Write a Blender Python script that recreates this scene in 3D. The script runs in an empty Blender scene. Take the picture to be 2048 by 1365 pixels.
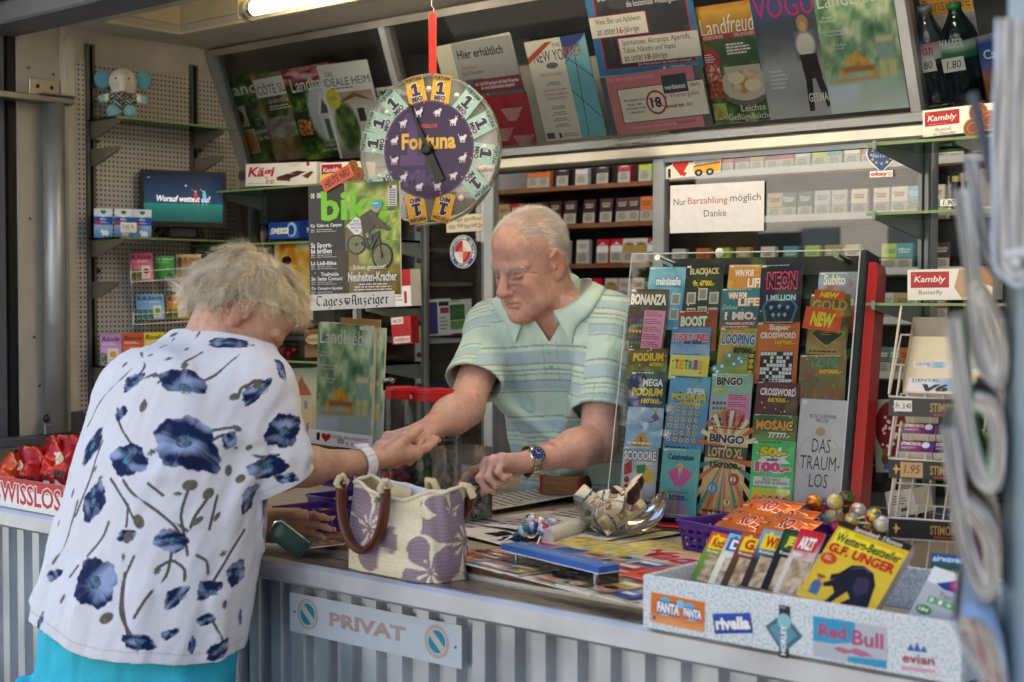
import bpy, math, random
import numpy as np
from mathutils import Vector, Matrix
sc = bpy.context.scene
R_ = math.radians
# ---------------------------------------------------------------- camera
CAM = np.array((0.0, -1.875, 1.55)); YAW, PITCH, FPX = 41.0, 1.8, 2900.0
cd = bpy.data.cameras.new('camera'); cam = bpy.data.objects.new('camera', cd)
sc.collection.objects.link(cam); sc.camera = cam
cam.location = CAM; cam.rotation_euler = (R_(90 - PITCH), 0, R_(YAW))
cd.sensor_width = 36; cd.lens = 36 * FPX / 2048; cd.clip_start = 0.05; cd.clip_end = 2000
cd.dof.use_dof = True; cd.dof.focus_distance = 3.25; cd.dof.aperture_fstop = 4.5
# ---------------------------------------------------------------- light
w = bpy.data.worlds.new('World'); sc.world = w; w.use_nodes = True
nt = w.node_tree; bg = nt.nodes['Background']
sky = nt.nodes.new('ShaderNodeTexSky'); sky.sky_type = 'NISHITA'; sky.sun_disc = False
SUN_EL, SUN_AZ = 41.0, 14.0     # the sun stands behind the kiosk, so the counter is in open shade
sky.sun_elevation = R_(SUN_EL); sky.sun_rotation = R_(SUN_AZ)
nt.links.new(sky.outputs[0], bg.inputs[0]); bg.inputs[1].default_value = 0.15
sl = bpy.data.lights.new('sun', 'SUN'); sl.energy = 4.0; sl.angle = R_(0.5); sl.color = (1, .95, .86)
sun = bpy.data.objects.new('sun', sl); sc.collection.objects.link(sun)
sun.rotation_euler = (R_(90 - SUN_EL), 0, R_(180 - SUN_AZ))
sc.view_settings.view_transform = 'Standard'; sc.view_settings.look = 'None'
sc.view_settings.gamma = 1; sc.view_settings.exposure = 2.34
sc.view_settings.use_white_balance = True; sc.view_settings.white_balance_temperature = 6750; sc.view_settings.white_balance_tint = 12
sc.cycles.use_denoising = True
try: sc.cycles.denoiser = 'OPENIMAGEDENOISE'
except Exception: pass
sc.cycles.max_bounces = 8; sc.cycles.transparent_max_bounces = 24
sc.cycles.caustics_reflective = False; sc.cycles.caustics_refractive = False
sc.cycles.sample_clamp_indirect = 6
# ---------------------------------------------------------------- measuring the place
_ca, _sa, _cp, _sp = math.cos(R_(YAW)), math.sin(R_(YAW)), math.cos(R_(PITCH)), math.sin(R_(PITCH))
FW = np.array((-_sa * _cp, _ca * _cp, -_sp)); RT = np.array((_ca, _sa, 0.0)); UP = np.cross(RT, FW)
def ray(x, y): return FW + RT * ((x - 1024) / FPX) + UP * ((682.5 - y) / FPX)
def atX(x, y, X): r = ray(x, y); return CAM + r * ((X - CAM[0]) / r[0])
def atY(x, y, Y): r = ray(x, y); return CAM + r * ((Y - CAM[1]) / r[1])
def atZ(x, y, Z): r = ray(x, y); return CAM + r * ((Z - CAM[2]) / r[2])
def atD(x, y, d): return CAM + ray(x, y) * d
def atP(x, y, p, n):
 r = ray(x, y); n = np.asarray(n, float); return CAM + r * (np.dot(np.asarray(p) - CAM, n) / np.dot(r, n))
def proj(P):
 v = np.asarray(P) - CAM; d = v @ FW
 return 1024 + FPX * (v @ RT) / d, 682.5 - FPX * (v @ UP) / d, d
# ---------------------------------------------------------------- colours
def L(c):
 if isinstance(c, str):
  c = c.lstrip('#')
  if len(c) == 3: c = ''.join(a * 2 for a in c)
  c = [int(c[i:i + 2], 16) / 255 for i in (0, 2, 4)]
  return np.array([a / 12.92 if a <= .04045 else ((a + .055) / 1.055) ** 2.4 for a in c])
 return np.asarray(c, float)
# ---------------------------------------------------------------- materials
M = {}
def mat(name, rough=.5, metal=0., col=None, noise=0., nscale=40., bump=0., bscale=200., coat=0., spec=.5, sss=0., sheen=0., emit=0., aniso=None, trans=0., ior=1.45, rnoise=0.):
 m = bpy.data.materials.new(name); m.use_nodes = True; t = m.node_tree; b = t.nodes['Principled BSDF']
 b.inputs['Roughness'].default_value = rough; b.inputs['Metallic'].default_value = metal
 b.inputs['Specular IOR Level'].default_value = spec; b.inputs['Coat Weight'].default_value = coat
 b.inputs['Coat Roughness'].default_value = .08
 b.inputs['Transmission Weight'].default_value = trans; b.inputs['IOR'].default_value = ior
 if sss:
  b.inputs['Subsurface Weight'].default_value = sss; b.inputs['Subsurface Radius'].default_value = (1, .35, .18); b.inputs['Subsurface Scale'].default_value = .006
 if sheen: b.inputs['Sheen Weight'].default_value = sheen
 if col is None:
  a = t.nodes.new('ShaderNodeAttribute'); a.attribute_name = 'Col'; src = a.outputs['Color']
 else:
  a = t.nodes.new('ShaderNodeRGB'); a.outputs[0].default_value = (*L(col), 1); src = a.outputs[0]
 tc = t.nodes.new('ShaderNodeTexCoord')
 vec = tc.outputs['Object']
 if aniso:
  mp = t.nodes.new('ShaderNodeMapping'); mp.inputs['Scale'].default_value = aniso; t.links.new(vec, mp.inputs[0]); vec = mp.outputs[0]
 if noise:
  n = t.nodes.new('ShaderNodeTexNoise'); n.inputs['Scale'].default_value = nscale; n.inputs['Detail'].default_value = 5; t.links.new(vec, n.inputs['Vector'])
  mr = t.nodes.new('ShaderNodeMapRange'); mr.inputs['From Min'].default_value = .3; mr.inputs['From Max'].default_value = .7; mr.inputs['To Min'].default_value = 1 - noise; mr.inputs['To Max'].default_value = 1 + noise * .6
  t.links.new(n.outputs['Fac'], mr.inputs['Value'])
  mx = t.nodes.new('ShaderNodeVectorMath'); mx.operation = 'SCALE'; t.links.new(src, mx.inputs[0]); t.links.new(mr.outputs[0], mx.inputs['Scale']); src = mx.outputs[0]
  if rnoise:
   m2 = t.nodes.new('ShaderNodeMapRange'); m2.inputs['From Min'].default_value = .3; m2.inputs['From Max'].default_value = .7; m2.inputs['To Min'].default_value = rough; m2.inputs['To Max'].default_value = rough + rnoise
   t.links.new(n.outputs['Fac'], m2.inputs['Value']); t.links.new(m2.outputs[0], b.inputs['Roughness'])
 t.links.new(src, b.inputs['Base Color'])
 if emit: t.links.new(src, b.inputs['Emission Color']); b.inputs['Emission Strength'].default_value = emit
 if bump:
  n2 = t.nodes.new('ShaderNodeTexNoise'); n2.inputs['Scale'].default_value = bscale; n2.inputs['Detail'].default_value = 4; t.links.new(vec, n2.inputs['Vector'])
  bp = t.nodes.new('ShaderNodeBump'); bp.inputs['Strength'].default_value = bump; bp.inputs['Distance'].default_value = .002; t.links.new(n2.outputs['Fac'], bp.inputs['Height']); t.links.new(bp.outputs[0], b.inputs['Normal'])
 M[name] = m; return m
def thin_glass(name, tint='#eef4f2', rough=0.0, wob=0.0, refl=1.0, haze=0.):
 m = bpy.data.materials.new(name); m.use_nodes = True; t = m.node_tree; t.nodes.clear()
 o = t.nodes.new('ShaderNodeOutputMaterial'); mix = t.nodes.new('ShaderNodeMixShader')
 tr = t.nodes.new('ShaderNodeBsdfTransparent'); tr.inputs[0].default_value = (*L(tint), 1)
 gl = t.nodes.new('ShaderNodeBsdfGlossy'); gl.inputs['Roughness'].default_value = rough
 fr = t.nodes.new('ShaderNodeFresnel'); fr.inputs[0].default_value = 1.5
 mu = t.nodes.new('ShaderNodeMath'); mu.operation = 'MULTIPLY'; mu.inputs[1].default_value = refl; mu.use_clamp = True
 if wob:
  tc = t.nodes.new('ShaderNodeTexCoord'); n = t.nodes.new('ShaderNodeTexNoise'); n.inputs['Scale'].default_value = wob; n.inputs['Detail'].default_value = 3
  t.links.new(tc.outputs['Object'], n.inputs['Vector'])
  bp = t.nodes.new('ShaderNodeBump'); bp.inputs['Strength'].default_value = .5; bp.inputs['Distance'].default_value = .006; t.links.new(n.outputs['Fac'], bp.inputs['Height'])
  t.links.new(bp.outputs[0], gl.inputs['Normal']); t.links.new(bp.outputs[0], fr.inputs['Normal'])
 t.links.new(fr.outputs[0], mu.inputs[0]); t.links.new(mu.outputs[0], mix.inputs[0]); t.links.new(tr.outputs[0], mix.inputs[1]); t.links.new(gl.outputs[0], mix.inputs[2]); t.links.new(mix.outputs[0], o.inputs[0])
 if haze: m2 = t.nodes.new('ShaderNodeMixShader'); df = t.nodes.new('ShaderNodeBsdfDiffuse'); df.inputs[0].default_value = (.8, .77, .7, 1); m2.inputs[0].default_value = haze; t.links.new(mix.outputs[0], m2.inputs[1]); t.links.new(df.outputs[0], m2.inputs[2]); t.links.new(m2.outputs[0], o.inputs[0])
 M[name] = m; return m
mat('paper', .55, noise=.05, nscale=60, bump=.03)
mat('coated', .28, noise=.04, nscale=30, bump=.05, bscale=25, spec=.5)
mat('news', .8, noise=.08, nscale=80, bump=.1, bscale=60, spec=.2)
mat('card', .5, noise=.06, nscale=50)
mat('plastic', .3, noise=.05, nscale=25)
mat('foil', .22, .25, noise=.08, nscale=120, bump=.5, bscale=60)
mat('paint', .45, noise=.08, nscale=14, bump=.03, rnoise=.2)
mat('alu', .32, .75, noise=.22, nscale=5, rnoise=.3, bump=.07, bscale=40)
mat('brushed', .22, .9, noise=.18, nscale=10, aniso=(1, 12, 12), rnoise=.25)
mat('chrome', .15, 1.)
mat('wood', .45, noise=.35, nscale=14, aniso=(1, 14, 14), bump=.08)
mat('cloth', .85, noise=.05, nscale=300, bump=.12, bscale=900, spec=.2, sheen=.15)
mat('linen', .9, noise=.10, nscale=220, bump=.2, bscale=420, spec=.15)
mat('skin', .45, noise=.12, nscale=70, bump=.45, bscale=150, spec=.4, sss=.05)
mat('hair', .5, spec=.35)
mat('plush', .95, noise=.12, nscale=160, bump=.6, bscale=300, sheen=.5, spec=.1)
mat('leather', .38, noise=.12, nscale=50, bump=.2, bscale=250)
mat('rubber', .6, noise=.1)
mat('screen', .12, emit=.16)
mat('ground', .85, noise=.25, nscale=3, bump=.2, bscale=60)
mat('plaster', .85, noise=.1, nscale=2, bump=.1)
mat('leaf', .6, noise=.3, nscale=4)
thin_glass('glass', refl=1.7); thin_glass('acrylic', '#f2f5f5'); thin_glass('wrap', '#fdfefe', .12, 16, .6); thin_glass('hazy', '#f4f4f0', haze=.16); thin_glass('bowlglass', '#f0f2f0', .02, refl=1.3, haze=.05); thin_glass('greenglass', '#9fc9ab', .02); thin_glass('tint', '#d8d0c4')
thin_glass('bottle_clear', '#c9d3d4', .03, 20, 1.5); thin_glass('bottle_green', '#3f9a60', .03, 14, 1.5)
thin_glass('faint', '#f4f7f6')
# ---------------------------------------------------------------- geometry collector
C = sc.collection
class G:
 def __init__(s): s.v = []; s.f = []; s.c = []; s.m = []; s.n = 0; s.sm = []; s.T = None
 def add(s, V, Fs, col='#fff', m=0, smooth=False):
  V = np.asarray(V, float).reshape(-1, 3)
  if s.T is not None: V = V @ s.T[:3, :3].T + s.T[:3, 3]
  c = L(col)
  if c.ndim == 1: c = np.tile(c, (len(V), 1))
  s.v.append(V); s.c.append(c)
  n = s.n
  s.f.extend([[i + n for i in f] for f in Fs]); s.m.extend([m] * len(Fs)); s.sm.extend([smooth] * len(Fs)); s.n += len(V)
 def box(s, a, b, col='#fff', m=0, bev=0.):
  (x0, y0, z0), (x1, y1, z1) = a, b
  if bev <= 0:
   V = [(x, y, z) for z in (z0, z1) for y in (y0, y1) for x in (x0, x1)]
   s.add(V, [(0, 2, 3, 1), (4, 5, 7, 6), (0, 1, 5, 4), (1, 3, 7, 5), (3, 2, 6, 7), (2, 0, 4, 6)], col, m); return
  # chamfered box: every corner is cut in three
  e = bev; V = []; idx = {}
  for ix, x in enumerate((x0, x1)):
   for iy, y in enumerate((y0, y1)):
    for iz, z in enumerate((z0, z1)):
     sx, sy, sz = (1, -1)[ix], (1, -1)[iy], (1, -1)[iz]
     for k, p in enumerate(((x, y + sy * e, z + sz * e), (x + sx * e, y, z + sz * e), (x + sx * e, y + sy * e, z))):
      idx[ix, iy, iz, k] = len(V); V.append(p)
  F = []
  for k in range(3):
   o = [q for q in range(3) if q != k]
   for sd in (0, 1):
    q = []
    for (a_, b_) in ((0, 0), (1, 0), (1, 1), (0, 1)):
     t = [0, 0, 0]; t[k] = sd; t[o[0]] = a_; t[o[1]] = b_; q.append(idx[(*t, k)])
    if (sd == 0) != (k == 1): q = q[::-1]
    F.append(q)
  for k in range(3):       # edges along axis k
   o = [q for q in range(3) if q != k]
   for a_ in (0, 1):
    for b_ in (0, 1):
     t0 = [0, 0, 0]; t1 = [0, 0, 0]; t0[o[0]] = t1[o[0]] = a_; t0[o[1]] = t1[o[1]] = b_; t1[k] = 1
     q = [idx[(*t0, o[0])], idx[(*t1, o[0])], idx[(*t1, o[1])], idx[(*t0, o[1])]]
     if (a_ == b_) != (k == 1): q = q[::-1]
     F.append(q)
  for ix in (0, 1):
   for iy in (0, 1):
    for iz in (0, 1):
     q = [idx[ix, iy, iz, k] for k in range(3)]
     if (ix + iy + iz) % 2: q = q[::-1]
     F.append(q)
  s.add(V, F, col, m)
 def quad(s, p, col='#fff', m=0): s.add(p, [tuple(range(len(p)))], col, m)
 def grid(s, P, col='#fff', m=0, smooth=True, wrapu=False, flip=False):
  P = np.asarray(P, float); a, b = P.shape[:2]; F = []
  for i in range(a - 1):
   for j in range(b if wrapu else b - 1):
    k = (j + 1) % b
    q = (i * b + j, i * b + k, (i + 1) * b + k, (i + 1) * b + j); F.append(q[::-1] if flip else q)
  c = L(col)
  if c.ndim == 3: c = c.reshape(-1, 3)
  s.add(P.reshape(-1, 3), F, c, m, smooth)
 def tube(s, pts, r, col='#fff', m=0, n=8, caps=True, smooth=True, flat=None):
  P = [np.asarray(p, float) for p in pts]; N = len(P); rr = [r] * N if np.isscalar(r) else list(r); rings = []
  t0 = P[1] - P[0]; t0 /= np.linalg.norm(t0) + 1e-12
  ref = np.array((0, 0, 1.)) if abs(t0[2]) < .9 else np.array((1., 0, 0))
  u = np.cross(t0, ref); u /= np.linalg.norm(u)
  for i in range(N):
   t = P[min(i + 1, N - 1)] - P[max(i - 1, 0)]; t /= np.linalg.norm(t) + 1e-12
   u = u - t * (u @ t); u /= np.linalg.norm(u) + 1e-12; v = np.cross(t, u)
   fl = 1. if flat is None else flat
   rings.append([P[i] + rr[i] * (math.cos(a) * u + fl * math.sin(a) * v) for a in np.arange(n) * 2 * math.pi / n])
  s.grid(rings, col, m, smooth, True)
  if caps: s.add(rings[0], [tuple(range(n))[::-1]], col, m); s.add(rings[-1], [tuple(range(n))], col, m)
 def lathe(s, prof, col='#fff', m=0, n=24, smooth=True, c=(0, 0, 0)):
  P = [[(c[0] + r * math.cos(a), c[1] + r * math.sin(a), c[2] + z) for a in np.arange(n) * 2 * math.pi / n] for r, z in prof]
  s.grid(P, col, m, smooth, True)
 def ball(s, c, r, col='#fff', m=0, n=16, k=10, rot=None):
  r = np.array((r, r, r) if np.isscalar(r) else r, float); c = np.asarray(c, float)
  P = np.array([[(math.sin(b) * math.cos(a), math.sin(b) * math.sin(a), -math.cos(b)) for a in np.arange(n) * 2 * math.pi / n] for b in np.linspace(.02, math.pi - .02, k)]) * r
  if rot is not None: P = P @ np.asarray(rot).T
  s.grid(P + c, col, m, True, True)
 def prism(s, poly, z0, z1, col='#fff', m=0, side=None):
  n = len(poly); V = [(x, y, z0) for x, y in poly] + [(x, y, z1) for x, y in poly]
  s.add(V, [tuple(range(n, 2 * n)), tuple(range(n))[::-1]], col, m)
  s.add(V, [(i, (i + 1) % n, n + (i + 1) % n, n + i) for i in range(n)], side or col, m)
 def build(s, name, mats='paper', parent=None, mtx=None):
  me = bpy.data.meshes.new(name)
  V = np.concatenate(s.v) if s.v else np.zeros((0, 3))
  me.from_pydata(V.tolist(), [], s.f)
  for k in ([mats] if isinstance(mats, str) else mats): me.materials.append(M[k])
  at = me.color_attributes.new('Col', 'FLOAT_COLOR', 'POINT')
  cc = np.ones((len(V), 4), np.float32); cc[:, :3] = np.concatenate(s.c); at.data.foreach_set('color', cc.ravel())
  if len(s.m):
   me.polygons.foreach_set('material_index', np.array(s.m, np.int32)); me.polygons.foreach_set('use_smooth', np.array(s.sm, bool))
  me.update()
  o = bpy.data.objects.new(name, me); C.objects.link(o)
  if parent is not None: o.parent = parent
  if mtx is not None: o.matrix_local = mtx if isinstance(mtx, Matrix) else Matrix(np.asarray(mtx).tolist())
  return o
def tag(o, label=None, cat=None, group=None, kind=None):
 if label: o['label'] = label
 if cat: o['category'] = cat
 if group: o['group'] = group
 if kind: o['kind'] = kind
 return o
def thing(name, label, cat, loc=(0, 0, 0), rz=0., group=None, mtx=None):
 o = bpy.data.objects.new(name, None); C.objects.link(o); o.empty_display_size = .05
 if mtx is not None: o.matrix_world = Matrix(np.asarray(mtx).tolist())
 else: o.location = loc; o.rotation_euler = (0, 0, R_(rz))
 return tag(o, label, cat, group)
def copy_thing(o, label=None, loc=None, mtx=None, parent=None):
 c = o.copy(); C.objects.link(c)
 if parent is not None: c.parent = parent
 for ch in [x for x in bpy.data.objects if x.parent == o]: copy_thing(ch, parent=c)
 if label: c['label'] = label
 if loc is not None: c.location = loc
 if mtx is not None: c.matrix_world = Matrix(np.asarray(mtx).tolist())
 return c
def frame(o, r, u):
 """matrix with x along r, y along u, z out of the sheet, origin o"""
 r = np.asarray(r, float); r = r / np.linalg.norm(r); u = np.asarray(u, float); u = u - r * (u @ r); u /= np.linalg.norm(u)
 T = np.eye(4); T[:3, 0] = r; T[:3, 1] = u; T[:3, 2] = np.cross(r, u); T[:3, 3] = o; return T
def rotz(a): c, s = math.cos(R_(a)), math.sin(R_(a)); T = np.eye(4); T[:2, :2] = ((c, -s), (s, c)); return T
def rotx(a): c, s = math.cos(R_(a)), math.sin(R_(a)); T = np.eye(4); T[1:3, 1:3] = ((c, -s), (s, c)); return T
def roty(a): c, s = math.cos(R_(a)), math.sin(R_(a)); T = np.eye(4); T[0, 0] = c; T[0, 2] = s; T[2, 0] = -s; T[2, 2] = c; return T
def tr(x, y=None, z=None):
 T = np.eye(4); T[:3, 3] = x if y is None else (x, y, z); return T
# ---------------------------------------------------------------- text and printed matter
_tc = {}
def text_mesh(s, bold=0., shear=0., sp=1.):
 k = (s, bold, shear, sp)
 if k not in _tc:
  cu = bpy.data.curves.new('lettering', 'FONT'); cu.body = s; cu.size = 1; cu.offset = bold; cu.shear = shear; cu.resolution_u = 2; cu.space_character = sp; cu.fill_mode = 'FRONT'
  cu.align_x = 'CENTER'; cu.space_line = .85
  o = bpy.data.objects.new('lettering', cu); C.objects.link(o); bpy.context.view_layer.update()
  me = bpy.data.meshes.new_from_object(o.evaluated_get(bpy.context.evaluated_depsgraph_get()))
  V = np.zeros(len(me.vertices) * 3); me.vertices.foreach_get('co', V); V = V.reshape(-1, 3)
  F = [tuple(p.vertices) for p in me.polygons]
  bpy.data.objects.remove(o); bpy.data.curves.remove(cu); bpy.data.meshes.remove(me)
  if len(V) == 0: V = np.zeros((3, 3)); F = []
  mn, mx = V.min(0), V.max(0); V = (V - mn) / np.maximum(mx - mn, 1e-6); _tc[k] = (V[:, :2], F, mx - mn)
 return _tc[k]
def vnoise(u, v, seed=0, oct=4):
 """value noise over arrays u, v"""
 out = np.zeros_like(u); amp = .5; tot = 0
 for o in range(oct):
  iu, iv = np.floor(u).astype(int), np.floor(v).astype(int); fu, fv = u - iu, v - iv
  fu = fu * fu * (3 - 2 * fu); fv = fv * fv * (3 - 2 * fv)
  def h(a, b): x = np.sin(a * 127.1 + b * 311.7 + (seed + o) * 74.7) * 43758.5453; return x - np.floor(x)
  out += amp * (h(iu, iv) * (1 - fu) * (1 - fv) + h(iu + 1, iv) * fu * (1 - fv) + h(iu, iv + 1) * (1 - fu) * fv + h(iu + 1, iv + 1) * fu * fv); tot += amp
  amp *= .5; u = u * 2.03; v = v * 2.03
 return out / tot
def pal(t, cols):
 t = np.clip(t, 0, .9999) * (len(cols) - 1); i = t.astype(int); f = (t - i)[..., None]; A = np.array([L(c) for c in cols]); return A[i] * (1 - f) + A[np.minimum(i + 1, len(cols) - 1)] * f
class Sheet(G):
 """a printed face: 0..100 across, 0..100 down; every call prints a hair above the one before"""
 def __init__(s, w, h, bg='#fff', t=.002, edge='#e8e4da', m=0, step=5e-5, back=None):
  super().__init__(); s.w, s.h, s.z, s.step, s.pm = w, h, 0., step, m
  if t:
   s.box((0, 0, -t), (w, h, -.00005), edge, m)
  s.quad([(0, 0, 0), (w, 0, 0), (w, h, 0), (0, h, 0)], bg, m)
 def X(s, x, y): return (x / 100 * s.w, (1 - y / 100) * s.h, s.z)
 def up(s): s.z += s.step
 def r(s, x0, y0, x1, y1, col): s.up(); s.quad([s.X(x0, y1), s.X(x1, y1), s.X(x1, y0), s.X(x0, y0)], col, s.pm); return s
 def p(s, pts, col): s.up(); s.quad([s.X(*q) for q in pts][::-1], col, s.pm); return s
 def e(s, cx, cy, rx, col, ry=None, n=24, a0=0, a1=360):
  s.up(); ry = rx * s.w / s.h if ry is None else ry
  pts = [s.X(cx + rx * math.cos(a), cy - ry * math.sin(a)) for a in np.radians(np.linspace(a0, a1, n, endpoint=(a1 - a0) < 360))]
  s.quad(pts, col, s.pm); return s
 def ring(s, cx, cy, r, t, col, n=28):
  s.up(); k = s.w / s.h; V = []
  for a in np.arange(n) * 2 * math.pi / n:
   for q in (r - t / 2, r + t / 2): V.append(s.X(cx + q * math.cos(a), cy - q * k * math.sin(a)))
  s.add(V, [(2 * i, 2 * i + 1, (2 * i + 3) % (2 * n), (2 * i + 2) % (2 * n)) for i in range(n)], col, s.pm); return s
 def ln(s, pts, t, col):
  s.up(); k = s.w / s.h
  for (x0, y0), (x1, y1) in zip(pts, pts[1:]):
   dx, dy = (x1 - x0) * s.w / 100, (y1 - y0) * s.h / 100; l = math.hypot(dx, dy) + 1e-9; nx, ny = -dy / l * t / 2 * 100 / s.w / 100 * 100, dx / l * t / 2 * 100 / s.h
   s.quad([s.X(x0 - nx, y0 - ny), s.X(x0 + nx, y0 + ny), s.X(x1 + nx, y1 + ny), s.X(x1 - nx, y1 - ny)], col, s.pm)
  return s
 def t(s, txt, x0, y0, x1, y1, col='#222', bold=.0, shear=0., ang=0., arc=0.):
  s.up(); V, F, _ = text_mesh(txt, bold, shear)
  U = V.copy(); U[:, 1] = 1 - U[:, 1]
  P = np.stack([x0 + U[:, 0] * (x1 - x0), y0 + U[:, 1] * (y1 - y0)], 1)
  if arc: P[:, 1] += arc * ((U[:, 0] - .5) ** 2) * 4
  if ang:
   k = s.w / s.h; c = P.mean(0) * 0 + np.array(((x0 + x1) / 2, (y0 + y1) / 2)); D = P - c; D[:, 1] /= k; a = R_(-ang)
   D = np.stack([D[:, 0] * math.cos(a) - D[:, 1] * math.sin(a), D[:, 0] * math.sin(a) + D[:, 1] * math.cos(a)], 1); D[:, 1] *= k; P = c + D
  Z = np.full(len(P), s.z); s.add(np.stack([P[:, 0] / 100 * s.w, (1 - P[:, 1] / 100) * s.h, Z], 1), F, col, s.pm); return s
 def one(s, x0, y0, x1, y1, col):
  X = lambda a: x0 + (x1 - x0) * a; Y = lambda b: y0 + (y1 - y0) * b; return s.p([(X(.30), Y(0)), (X(.70), Y(0)), (X(.70), Y(.80)), (X(1), Y(.80)), (X(1), Y(1)), (X(0), Y(1)), (X(0), Y(.80)), (X(.30), Y(.80)), (X(.30), Y(.30)), (X(0), Y(.36)), (X(0), Y(.18))][::-1], col)
 def to(s, txt, x0, y0, x1, y1, col, oc, bold=.02, o=.05, **k):
  """lettering with an outline"""
  V, F, sz = text_mesh(txt, bold, k.get('shear', 0)); ex = (x1 - x0) * o / max(sz[0], .1) ; ey = (y1 - y0) * o / max(sz[1], .1)
  s.t(txt, x0 - ex, y0 - ey, x1 + ex, y1 + ey, oc, bold + o, **k); return s.t(txt, x0, y0, x1, y1, col, bold, **k)
 def ls(s, x0, y0, x1, y1, n, col='#555', fill=.45, seed=1, al='l'):
  """lines of copy too small to read"""
  s.up(); rnd = random.Random(seed); dy = (y1 - y0) / n
  for i in range(n):
   L_ = (x1 - x0) * rnd.uniform(.6, 1); xs = x0 if al == 'l' else (x0 + x1 - L_) / 2; x = xs; y = y0 + i * dy
   while x < xs + L_:
    wd = (x1 - x0) * rnd.uniform(.05, .16); q = min(x + wd, xs + L_)
    s.quad([s.X(x, y + dy * fill), s.X(q, y + dy * fill), s.X(q, y), s.X(x, y)], col, s.pm); x = q + (x1 - x0) * .025
  return s
 def ph(s, x0, y0, x1, y1, fn, nu=22, nv=26):
  """a colour picture: fn(u, v) -> rgb over a grid of points"""
  s.up(); u, v = np.meshgrid(np.linspace(0, 1, nu), np.linspace(0, 1, nv)); c = np.clip(fn(u, v), 0, 1)
  P = np.stack([(x0 + u * (x1 - x0)) / 100 * s.w, (1 - (y0 + v * (y1 - y0)) / 100) * s.h, np.full_like(u, s.z)], -1)
  s.grid(P, c, s.pm, False, flip=True); return s
def leaves(seed, cols=('#12240c', '#27441a', '#4d7a2a', '#8fae4a'), sc_=7, light=0):
 return lambda u, v: pal(np.clip((vnoise(u * sc_, v * sc_, seed) - .25) * 1.9 + light * (1 - v), 0, 1), cols)
def blend(a, b, mfun):
 def f(u, v): m = np.clip(mfun(u, v), 0, 1)[..., None]; return a(u, v) * (1 - m) + b(u, v) * m
 return f
def flat(c): return lambda u, v: np.tile(L(c), u.shape + (1,))
def fade(c0, c1): return lambda u, v: pal(v, (c0, c1))
def disc(cx, cy, rx, ry, soft=8): return lambda u, v: (1 - np.sqrt(((u - cx) / rx) ** 2 + ((v - cy) / ry) ** 2)) * soft
def below(y, soft=12, wob=.03, seed=0): return lambda u, v: (v - y + wob * (vnoise(u * 5, v * 5, seed) - .5)) * soft
def quadfit(TL, TR, BL, plane=None, Y=None, Z=None):
 """real size and frame of a flat sheet whose three corners are seen at these pixels on a known plane"""
 f = (lambda q: atP(*q, *plane)) if plane is not None else (lambda q: atY(*q, Y)) if Y is not None else (lambda q: atZ(*q, Z))
 a, b, c = f(TL), f(TR), f(BL); r = b - a; u = a - c; w_, h_ = np.linalg.norm(r), np.linalg.norm(u)
 T = frame(c, r, u); return w_, h_, T
def vplane(x, y, Y, turn=0., tilt=0.):
 """a plane standing at depth Y where pixel (x, y) meets it; turn swings its face towards +X, tilt leans its top back"""
 p = atY(x, y, Y); a, b = R_(turn), R_(tilt)
 n = np.array((math.sin(a) * math.cos(b), -math.cos(a) * math.cos(b), math.sin(b))); return p, n
# ================================================================ SETTING
g = G(); g.quad([(-150, -150, 0), (150, -150, 0), (150, 150, 0), (-150, 150, 0)], '#5f5d5a'); tag(g.build('pavement', 'ground'), kind='structure')
WL, YW, ZC = -3.76, 1.125, 1.04        # side wall, window plane, height of the counter board
kiosk = thing('kiosk', 'aluminium clad street kiosk with open serving counter and sliding windows', 'kiosk')
K = kiosk
# corrugated front
g = G(); x = -7.0; P = []
while x < 2.2:
 P += [(x, .03), (x + .030, .03), (x + .037, .052), (x + .063, .052)]; x += .07
g.grid([[(a, b, .06) for a, b in P], [(a, b, .985) for a, b in P]], '#c6cbd2', smooth=False, flip=True)
g.build('counter_front', 'alu', K)
g = G(); g.box((-7, .0, .975), (2.2, .10, 1.02), '#cfd2d8', 0, .006); g.build('counter_lip', 'alu', K)
g = G(); g.box((-7, .012, 1.0), (2.2, .118, 1.0215), '#a9a39b', 0, .002); g.build('counter_ledge', 'brushed', K)
g = G(); g.box((-3.6, .105, 1.0), (2.2, .121, 1.031), '#c9c7c2', 0, .002); g.build('counter_bead', 'alu', K)
g = G(); g.box((-3.6, .121, 1.0), (2.2, .150, 1.047), '#7a5638', 0, .006); g.build('counter_edge', 'wood', K)
g = G(); g.box((-4.3, .149, 1.0), (2.2, 1.20, ZC), '#b3a58f', 0); g.build('counter_board', 'wood', K)
g = G(); g.box((-7, .06, 0), (2.2, 2.6, .07), '#8f8a82'); g.build('floor', 'paint', K)
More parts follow.
